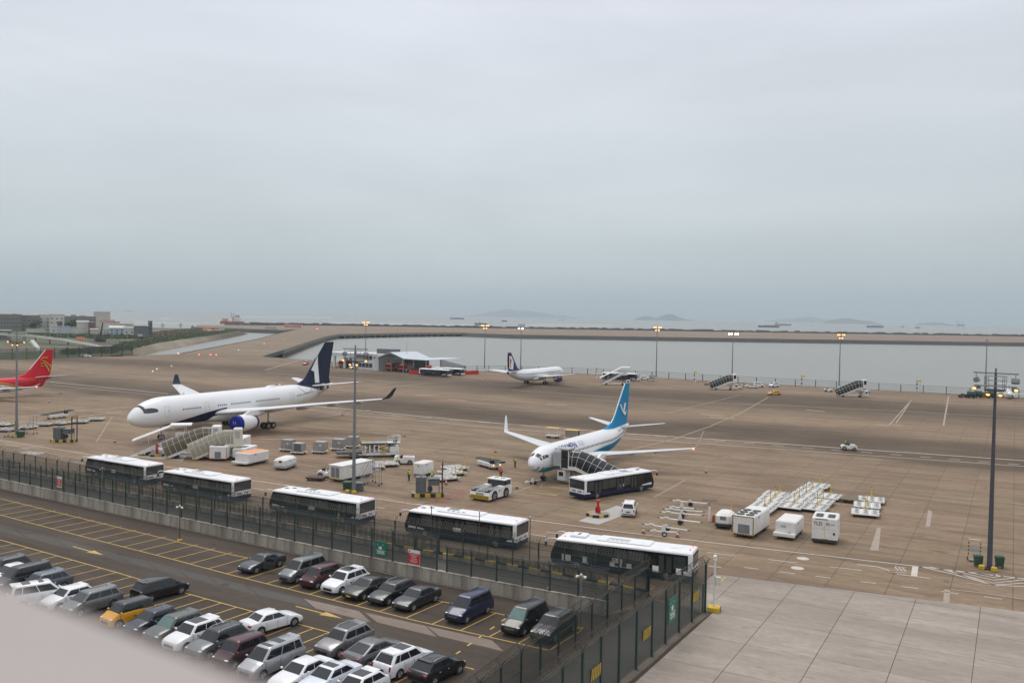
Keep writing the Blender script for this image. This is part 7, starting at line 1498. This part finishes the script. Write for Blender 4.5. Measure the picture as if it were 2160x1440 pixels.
building(82, 106, 664, 696, 'white four-storey block, left half', 'block_white', nx=2, nz=3, depth=16, roofm='block_white'); building(106, 134, 663.5, 697, 'white four-storey block, right half with brown balcony', 'block_white', nx=3, nz=3, depth=16, roofm='block_white'); building(121, 131, 678, 698, 'brown balcony tower before the white block', 'wall_brown', nx=2, nz=3, depth=4); building(134, 199, 667.5, 693, 'low grey block behind the trees', 'block_grey', nx=9, nz=2, depth=20); building(150, 160, 664.5, 692, 'grey stair head on the low block', 'block_grey', depth=8); building(168, 180, 666, 691, 'second stair head on the low block', 'block_grey', depth=8)
building(199, 231, 658, 689, 'tall plain cream block among the port buildings', 'block_cream', depth=22, roofm='block_cream'); building(163, 186, 679.5, 702, 'white shed with brown gable end', 'block_white', 'gable', depth=26, side='wall_brown'); building(187, 199, 680, 703, 'brown shed end beside the white shed', 'wall_brown', depth=14); building(107, 134, 689, 704, 'low white store in front of the four-storey block', 'block_white', nx=2, nz=1, depth=10); building(130, 146, 689, 704.5, 'low white store with blue corner', 'block_blue', depth=8); building(147, 163, 691, 704, 'small white store left of the white shed', 'block_white', depth=9)
building(213, 240, 679, 704, 'large white shed with red roof', 'block_white', 'gable', roofm='roof_red', depth=30); building(238, 252, 679, 703, 'white gable wing of the red roofed shed', 'block_white', nx=1, nz=1, depth=16); building(246, 280, 683, 699, 'cream house with hipped grey roof', 'block_cream', 'gable', nx=4, nz=1, depth=14); building(232, 261, 691.5, 707, 'pale blue house with white gabled roof by the inlet', 'block_blue', 'gable', nx=3, nz=2, depth=12, roofm='block_white'); building(262, 283, 692, 708, 'small white house right of the pale blue one', 'block_white', 'gable', nx=2, nz=1, depth=10)
building(283, 313, 688, 711, 'slate grey metal block near the inlet', 'block_slate', depth=18); building(312.5, 321, 677.5, 710, 'narrow slate grey tower beside slate block', 'block_slate', nx=1, nz=3, depth=8); building(69, 82, 687.5, 698, 'small cream hut left of the white block', 'block_cream', nx=1, nz=1, depth=8); building(191, 206, 695, 706, 'small pinkish hut beside the brown shed', 'block_cream', 'gable', depth=8); building(57, 93, 694, 701, 'low pale wall building', 'block_cream', depth=8); building(214, 234, 695, 706, 'open white workshop with dark doors', 'block_white', nx=4, nz=1, depth=8); building(291, 300, 706, 715, 'white lorry box by the slate block', 'block_white', depth=4, name='lorry_box')
building(-30, 20, 698, 716, 'dark elevated terminal annex at the left edge', 'block_slate', nx=6, nz=1, depth=20); building(-10, 13, 680, 690, 'white rooftop cabin at the left edge', 'block_white', depth=8)
# elevated walkway with white balusters
wk = px((-40, 716), (62, 722), (130, 727.5), (205, 732)); o = thing('elevated_walkway', 'concrete elevated walkway with white balustrade', 'walkway', wk[0], 90); W0 = wk[0]; zt = [4.6, 4.4, 3.2, .6]
for (a, za), (b, zb_) in zip(zip(wk[:-1], zt[:-1]), zip(wk[1:], zt[1:])):
    d = (b-a).normalized(); e = Vector((-d.y, d.x, 0)); p0, p1 = a-W0, b-W0
    MB().loft([[p0+Vector((0,0,za-.7)), p0+e*4+Vector((0,0,za-.7)), p0+e*4+Vector((0,0,za)), p0+Vector((0,0,za))], [p1+Vector((0,0,zb_-.7)), p1+e*4+Vector((0,0,zb_-.7)), p1+e*4+Vector((0,0,zb_)), p1+Vector((0,0,zb_))]]).build('deck', 'block_cream', o); n_ = int((b-a).length/2.2)
    MB().tube([p0+Vector((0,0,za+1.15)), p1+Vector((0,0,zb_+1.15))], .14, 4).build('handrail', 'block_white', o)
    bl = MB()
    for i in range(n_):
        p = p0+(p1-p0)*(i/n_); z = za+(zb_-za)*i/n_; bl.box(p.x-.28, p.x+.28, p.y-.1, p.y+.1, z, z+1.1)
    bl.build('balusters', 'block_white', o, kind='stuff')
    for f in (.1, .55): p = p0+(p1-p0)*f+e*2; MB().cyl((p.x, p.y, 0), (p.x, p.y, za+(zb_-za)*f-.7), .5, .5, 8).build('pier', 'block_grey', o)
pst = G(84, 742); o = thing('footbridge_stairs', 'white stair flight down from the walkway', 'stairs', pst, 300); MB().prism([(0, 0), (1.5, 0), (7, 5.2), (7, 6.3), (0, 1.2)], -1.2, 1.2).build('flight', 'block_white', o); MB().box(6.8, 8.5, -1.2, 1.2, 4.6, 5.2).build('landing', 'block_white', o)
# yard lamp posts and crane
for i, (x, yb, h_) in enumerate(((95, 722, 9), (105, 718, 9), (121, 745, 17), (127, 724, 9), (145, 720, 9), (155, 716, 9), (160, 722, 8), (183, 720, 9), (200, 722, 8), (234, 724, 8), (268, 723, 9), (334, 712, 9), (343, 711, 8))):
    o = thing('yard_lamp_post', f'thin pale lamp post in the works yard, {("first", "second", "third and tallest", "fourth", "fifth", "sixth", "seventh", "eighth", "ninth", "tenth", "eleventh", "twelfth", "last")[i]} from the left', 'lamp post', G(x, yb), 0, 'works yard lamp posts'); MB().cyl((0,0,0), (0,0,h_), .13, .09, 6).build('pole', 'hood_grey', o); MB().cyl((0,0,h_), (1.2,0,h_+.2), .07, .07, 5).build('arm', 'hood_grey', o); MB().box(.9, 1.6, -.15, .15, h_+.1, h_+.25).build('lamp', 'sign_white', o)
P = G(211, 721); o = thing('mobile_crane', 'dark mobile crane with raised boom in the works yard', 'crane', P, 95); MB().cbox(-4, 4, -1.4, 1.4, .6, 2.4, .2).build('carrier', 'gse_dark', o); MB().cbox(-2, 1, -1.2, 1.2, 2.4, 4, .2).build('cab', 'rust', o); MB().cyl((0,0,3), (2.0, 0, 14), .7, .4, 6).build('boom', 'gse_dark', o); MB().cyl((2.0,0,14), (2.2, 0, 9), .08, .08, 4).build('cable', 'gse_dark', o)
for s in (-1, 1):
    for x in (-3, -1.2, 1.2, 3): MB().cyl((x, s*1.3-.2, .6), (x, s*1.3+.2, .6), .6, .6, 12).build('wheel', 'rubber', o)
for i, (x, y, m_, lb) in enumerate(((168, 718, 'orange_tarp', 'orange digger in the works yard'), (435, 699, 'orange_tarp', 'orange container on the shore'), (450, 698.5, 'sign_red', 'red container on the shore'), (443, 700, 'sign_white', 'small white container before the orange one'), (457, 699, 'sign_white', 'small white container right of the red one'), (467, 698, 'sign_white', 'lone white container farther right on the shore'), (297, 716, 'kerb_black', 'dark scrap heap beside the white lorry box'))):
    o = thing('yard_container', lb, 'container', G(x, y), 96, 'works yard containers'); s = 1.6 if i in (1, 2) else 1.; MB().cbox(-2.8*s, 2.8*s, 0, 2.4, 0, 2.5*s, .1).build('shell', m_, o)
    for k in range(6): MB().box(-2.6*s+k*.95*s, -2.45*s+k*.95*s, -.06, 0, .2, 2.3*s).build('rib', m_, o)
P = G(617, 691); o = thing('runway_hut', 'long white and red hut beside the runway', 'building', P, 98)
MB().box(-14, 14, 0, 6, 0, 4.6).build('wall', 'block_white', o); MB().box(-14.3, 14.3, -.3, 6.3, 4.6, 5.4).build('roof', 'sign_red', o)
for i in range(7): MB().box(-13+4*i, -10.6+4*i, -.08, .02, .4, 3.4).build('door', 'sign_red', o)
P = G(570, 694); o = thing('storage_hut', 'low grey hut left of the red and white hut', 'building', P, 98); MB().box(-7, 7, 0, 5, 0, 2.6).build('wall', 'hood_grey', o); MB().box(-7.2, 7.2, -.2, 5.2, 2.6, 2.9).build('roof', 'roof_grey', o)
# ------------------------------------------------------------------ plants: clumps of leaf faces
mat('leaf_dark', (.035, .055, .022), .8, dirt=.6, dscale=.8, dcol=(.018, .030, .012)); mat('leaf_mid', (.095, .125, .048), .8, dirt=.6, dscale=.6, dcol=(.035, .055, .02)); mat('leaf_dry', (.15, .135, .075), .85, dirt=.5, dscale=.6, dcol=(.08, .07, .04)); mat('bark', (.07, .055, .04), .9)
def leaves(mb, c, rx, ry, rz, n, s, rng):
    for i in range(n):
        th, ph = rng.uniform(0, 2*math.pi), math.acos(rng.uniform(-1, 1)); k = rng.uniform(.35, 1.0)**.6*rng.uniform(.85, 1.12); p = Vector((c[0]+rx*k*math.sin(ph)*math.cos(th), c[1]+ry*k*math.sin(ph)*math.sin(th), c[2]+rz*k*math.cos(ph)))
        a = Vector((rng.gauss(0, 1), rng.gauss(0, 1), rng.gauss(0, .7))).normalized(); b = a.cross(Vector((rng.gauss(0, 1), rng.gauss(0, 1), rng.gauss(0, 1)))).normalized(); q = s*rng.uniform(.6, 1.4)
        mb.add([p+a*q, p+b*q*.6, p-a*q, p-b*q*.6], [(0,1,2,3)], rng.choice((0, 0, 1)))
rng = random.Random(11)
def tree(x, y, h_, w_, label):
    P = G(x, y); o = thing('tree', label, 'tree', P, 0, 'trees between the port buildings'); MB().cyl((0,0,0), (.2,0,h_*.6), .35, .18, 6).build('trunk', 'bark', o); mb = MB()
    for k in range(6): leaves(mb, (rng.uniform(-.3, .3)*w_, rng.uniform(-.3, .3)*w_, h_*rng.uniform(.45, .8)), w_*.36, w_*.36, h_*.25, 130, .55, rng)
    mb.build('crown', ['leaf_dark', 'leaf_mid'], o)
for i, (x, y, h_, w_) in enumerate(((72, 699, 9, 9), (78, 697, 13, 8), (148, 697, 10, 8), (156, 696, 13, 9), (164, 697, 12, 8), (172, 696, 10, 8), (180, 697, 9, 7), (140, 697, 9, 7))): tree(x, y, h_, w_, ('dark tree left of the white four-storey block', 'taller dark tree against the white four-storey block', 'dark tree right of the white four-storey block', 'tall dark tree before the low grey block', 'dark tree in the middle of the low grey block', 'dark tree left of the white shed', 'small dark tree nearest the white shed', 'small dark tree at the corner of the white block')[i])
def scrub(name, label, area, n, s, hh, mats_, seed):
    rg = random.Random(seed); mb = MB(); pts = px(*area)
    xs = [p.x for p in pts]; ys = [p.y for p in pts]; k = 0
    while k < n:
        P = Vector((rg.uniform(min(xs), max(xs)), rg.uniform(min(ys), max(ys)), 0))
        if not inside(P, pts): continue
        k += 1; h2 = hh*rg.uniform(.35, 1.2); leaves(mb, (P.x, P.y, h2*.45), h2*rg.uniform(.8, 1.6), h2*.9, h2*.6, 14, s, rg)
    o = mb.build(name, mats_, kind='stuff'); o['label'] = label; o['category'] = 'vegetation'
scrub('shore_scrub', 'green scrub along the bank of the inlet', ((215, 741), (275, 738), (330, 723), (430, 709), (500, 698.5), (470, 698), (400, 703), (330, 713), (255, 725)), 1900, .5, 1.5, ['leaf_mid', 'leaf_mid'], 4)
scrub('dry_scrub', 'dry brown scrub and rubble on the shore', ((290, 722), (400, 706), (480, 699), (410, 694), (330, 700), (290, 708)), 1100, .6, 1.5, ['leaf_dry', 'wall_brown'], 5)
scrub('yard_hedge', 'dark hedges in front of the port buildings', ((60, 711), (230, 715), (300, 715), (290, 708), (200, 706.5), (60, 704)), 1200, .55, 1.5, ['leaf_mid', 'leaf_dark'], 6)
scrub('fence_scrub', 'bushes behind the left apron fence', ((130, 749), (245, 745), (268, 733), (190, 736), (130, 740)), 300, .5, 1.4, ['leaf_mid', 'leaf_dark'], 8)
for q, nm in ((((60, 716), (205, 726), (300, 728), (300, 719), (200, 717)), 'asphalt_grey'), (((-80, 745), (60, 741), (160, 735), (280, 726), (300, 722), (200, 730), (60, 732), (-80, 735)), 'lane_concrete'), (((290, 712), (420, 701), (470, 698.5), (412, 694.5), (330, 696), (290, 704)), 'sand')): sheet('yard_ground', px(*q), nm, -.02, bpy.data.objects['land'])
# ------------------------------------------------------------------ ships
mat('hull_dark', (.05, .052, .07), .6, dirt=.4, dscale=.05); mat('hull_blue', (.03, .05, .14), .5); mat('ship_white', (.62, .62, .60), .6); mat('ship_orange', (.62, .25, .05), .6); mat('hull_red', (.30, .05, .03), .6); mat('foam', (.75, .76, .76), .8)
def ship(x, yb, wpx, hpx, label, hull='hull_dark', house='ship_white', hx=-.35, cargo=None, az=None, house_h=1.0):
    P = G(x, yb, SEA); s = px_per_m(P); L_ = wpx/s; H_ = hpx/s; o = thing('cargo_ship', label, 'ship', P, az if az is not None else math.degrees(math.atan2(P.x, P.y))+90, 'ships on the sea'); b = L_*.075; hh = H_*.42
    MB().loft([[(-L_/2, -b*.8, -1), (L_/2-L_*.07, 0, -1), (-L_/2, b*.8, -1)][:0] or [(-L_/2, -b*.8, -1), (L_*.36, -b*.8, -1), (L_*.45, 0, -1), (L_*.36, b*.8, -1), (-L_/2, b*.8, -1)], [(-L_/2-L_*.01, -b, hh), (L_*.38, -b, hh*1.05), (L_*.5, 0, hh*1.4), (L_*.38, b, hh*1.05), (-L_/2-L_*.01, b, hh)]]).build('hull', hull, o)
    MB().cbox(L_*(hx-.07), L_*(hx+.07), -b*.8, b*.8, hh, hh+H_*.42*house_h, .3).build('deck_house', house, o); MB().cbox(L_*(hx-.05), L_*(hx+.03), -b*.6, b*.6, hh+H_*.42*house_h, hh+H_*.6*house_h, .2).build('bridge', house, o); MB().cyl((L_*hx, 0, hh), (L_*hx, 0, hh+H_*.95), L_*.006, L_*.004, 5).build('ship_mast', 'hood_grey', o)
    for k in range(4): MB().cbox(L_*(-.2+.13*k), L_*(-.1+.13*k), -b*.7, b*.7, hh, hh+H_*.12, .2).build('hatch', cargo or hull, o)
    MB().cyl((L_*.4, 0, hh), (L_*.4, 0, hh+H_*.5), L_*.004, L_*.003, 5).build('fore_mast', 'hood_grey', o)
    return o, L_
ship(964.5, 673.5, 31, 7, 'long dark ship left of the blue ferry'); f, L_ = ship(1014, 685, 27, 8, 'blue and white ferry trailing a white wake', 'hull_blue', 'ship_white', .1, 'ship_white'); 
sheet('wake', [f.matrix_basis @ Vector((-L_/2+2, -1.2, .12)), f.matrix_basis @ Vector((-L_/2-150, -9, .12)), f.matrix_basis @ Vector((-L_/2-150, 9, .12)), f.matrix_basis @ Vector((-L_/2+2, 1.2, .12))], 'foam', SEA+.12, bpy.data.objects['sea'])
for p_ in (f,): p_.rotation_euler.z += math.pi
ship(1064, 678.5, 12, 6, 'small dark ship right of the blue ferry'); ship(1186, 676, 15, 4, 'tiny white boat near the faint hills', 'ship_white'); ship(1622, 690.5, 44, 9, 'dark barge with orange deck house', 'hull_dark', 'ship_orange', .38); ship(1652, 686.5, 34, 7, 'farther pale ship behind the dark barge', 'hull_dark', 'ship_orange', -.4); ship(1846, 691, 34, 9, 'dark ship below the twin hills', hx=.3); ship(1904, 690, 6, 4, 'tiny boat between two ships at the right'); ship(1935.5, 692, 11, 5, 'small dark ship at the far right', hx=.2); ship(272, 656.5, 14, 3, 'very distant ship beyond the port buildings')
# dredger behind the runway end
P = G(490, 683, SEA); s = px_per_m(P); o = thing('dredger', 'red and white dredger with crane behind the runway end', 'ship', P, 95); MB().cbox(-26, 26, -7, 7, -1, 6, .8).build('hull', 'hull_red', o); MB().cbox(6, 18, -5, 5, 6, 16, .4).build('deck_house', 'ship_white', o); MB().cbox(8, 16, -4, 4, 16, 19, .4).build('bridge', 'hull_red', o); MB().cyl((2, 0, 6), (-4, 0, 26), .9, .5, 6).build('crane_boom', 'hull_red', o); MB().cyl((2, 0, 6), (4, 0, 24), .7, .5, 6).build('crane_tower', 'gse_dark', o); MB().cbox(-22, -12, -5, 5, 6, 12, .4).build('aft_house', 'ship_orange', o)
for a, b, w_ in (((505, 668), (700, 669.6), 8), ((285, 679.5), (420, 683), 8), ((340, 671.5), (360, 672), 6), ((700, 681), (1000, 686), 5), ((1090, 684.5), (1290, 686.5), 4)):
    sheet('wake', [G(a[0], a[1]-.25, SEA), G(b[0], b[1]-.25, SEA), G(b[0], b[1]+.25, SEA), G(a[0], a[1]+.25, SEA)], 'foam', SEA+.1, bpy.data.objects['sea'])
o = thing('sea_rig', 'faint lattice rig on the horizon at the right', 'rig', G(2026, 691, SEA), 95)
for i, (x, h_) in enumerate(((-22, 60), (-8, 44), (10, 50), (22, 36))): MB().cyl((x, 0, -1), (x, 0, h_), 1.2, .8, 5).build('leg', 'hull_dark', o)
MB().box(-26, 26, -6, 6, 14, 22).build('platform', 'hull_dark', o)
# two shore cranes left of the bridge
for x, y, lb in ((343, 697, 'left one of two shore davits by the inlet'), (381, 696, 'right one of two shore davits by the inlet')):
    o = thing('shore_davit', lb, 'davit', G(x, y), 90, 'shore davits'); MB().cyl((0,0,0), (0,0,9), 1.0, .6, 6).build('column', 'hood_grey', o); MB().box(-2.5, 2.5, -.4, .4, 5.5, 6.5).build('arm', 'hood_grey', o)
# ------------------------------------------------------------------ islands
mat('island_green', (.040, .058, .040), .9, dirt=.5, dscale=.003)
def island(xs, D, label, seed):
    """ridge line given as picture columns and rows at distance D; the land falls away on both sides"""
    rg = random.Random(seed); v = []; f = []; n_ = len(xs)*8; m_ = 9; prof = []
    for i in range(n_+1):
        t = i/n_*(len(xs)-1); k = min(int(t), len(xs)-2); u = t-k; u = u*u*(3-2*u); prof.append((xs[k][0]+(xs[k+1][0]-xs[k][0])*(t-k), xs[k][1]+(xs[k+1][1]-xs[k][1])*u))
    dep = D*.075
    for i, (x, y) in enumerate(prof):
        p = at_dist(x, y, D); top = max(p.z+rg.uniform(-.05, .05)*max(p.z, 1), SEA+1)
        for j in range(m_):
            q = j/(m_-1)*2-1; hgt = SEA-2+(top-SEA+2)*max(0, 1-abs(q)**1.35)*(1+rg.uniform(-.12, .12)*(abs(q) > .05)); v.append((p.x*(D+q*dep)/D, D+q*dep, hgt))
    for i in range(n_):
        for j in range(m_-1): a = i*m_+j; f.append((a, a+m_, a+m_+1, a+1))
    me = bpy.data.meshes.new('island'); me.from_pydata(v, [], f); me.materials.append(MATS['island_green']); o = link('island', me); o['kind'] = 'structure'; o['label'] = label
island([(1335, 674), (1348, 669), (1360, 667), (1372, 668), (1385, 671), (1395, 667), (1405, 663.5), (1413, 662), (1422, 664), (1433, 669), (1450, 674), (1470, 676)], 13000, 'twin peaked island at the centre right', 1)
island([(1600, 680), (1625, 676), (1650, 672), (1680, 670.5), (1700, 669), (1712, 667.5), (1730, 672), (1750, 675), (1780, 679), (1800, 681)], 18000, 'long faint island at the right', 2)
island([(1735, 680), (1755, 674), (1775, 672), (1792, 670.5), (1806, 674), (1822, 676), (1838, 677.5), (1850, 681), (1858, 683)], 12500, 'darker island in front of the long faint one', 3)
island([(1928, 684), (1945, 681.5), (1965, 680), (1985, 680.5), (2005, 684), (2025, 687)], 12500, 'low island at the far right', 4)
island([(960, 669), (1000, 664), (1040, 657), (1070, 652), (1100, 655), (1140, 659), (1180, 665), (1230, 670)], 19500, 'very faint mountain at the centre', 5)
# ------------------------------------------------------------------ haze: one even body of air round the whole place
mb = MB().box(-26500, 26500, -450, 20900, SEA-4, 330); o = mb.build('haze', 'sea_water', kind='stuff'); o['label'] = 'pale haze over the sea and the far shore'; o['category'] = 'haze'
m = bpy.data.materials.new('haze_air'); m.use_nodes = True; m.node_tree.nodes.clear(); o.data.materials.clear(); o.data.materials.append(m)
mo = m.node_tree.nodes.new('ShaderNodeOutputMaterial'); pv = m.node_tree.nodes.new('ShaderNodeVolumePrincipled'); pv.inputs['Color'].default_value = (.82, .94, 1.0, 1); pv.inputs['Density'].default_value = .000105
m.node_tree.links.new(pv.outputs[0], mo.inputs['Volume'])
# ------------------------------------------------------------------ the ledge the camera looks over
mat('ledge_paint', (.37, .325, .305), .7, dirt=.15, dscale=6)
zl = CAM_H-.16; a, b = G(0, 1236, zl-.005), G(530, 1441, zl-.005); d = (b-a).normalized(); e = Vector((d.y, -d.x, 0)); e = e if e.y < 0 else -e
o = thing('parapet', 'pale out of focus parapet across the lower left corner', 'parapet', a+Vector((0, 0, .005)), 90); q0, q1 = -d*1.5, d*2.2
MB().loft([[q0+Vector((0,0,-.12)), q1+Vector((0,0,-.12)), q1+e*.45+Vector((0,0,-.12)), q0+e*.45+Vector((0,0,-.12))], [q0+Vector((0,0,-.005)), q1+Vector((0,0,-.005)), q1+e*.45+Vector((0,0,-.005)), q0+e*.45+Vector((0,0,-.005))], [q0+e*.006, q1+e*.006, q1+e*.444, q0+e*.444]]).build('coping', 'ledge_paint', o, 30)
MB().loft([[q0+e*.06+Vector((0,0,-1.1)), q1+e*.06+Vector((0,0,-1.1)), q1+e*.38+Vector((0,0,-1.1)), q0+e*.38+Vector((0,0,-1.1))], [q0+e*.06+Vector((0,0,-.122)), q1+e*.06+Vector((0,0,-.122)), q1+e*.38+Vector((0,0,-.122)), q0+e*.38+Vector((0,0,-.122))]]).build('wall', 'ledge_paint', o)
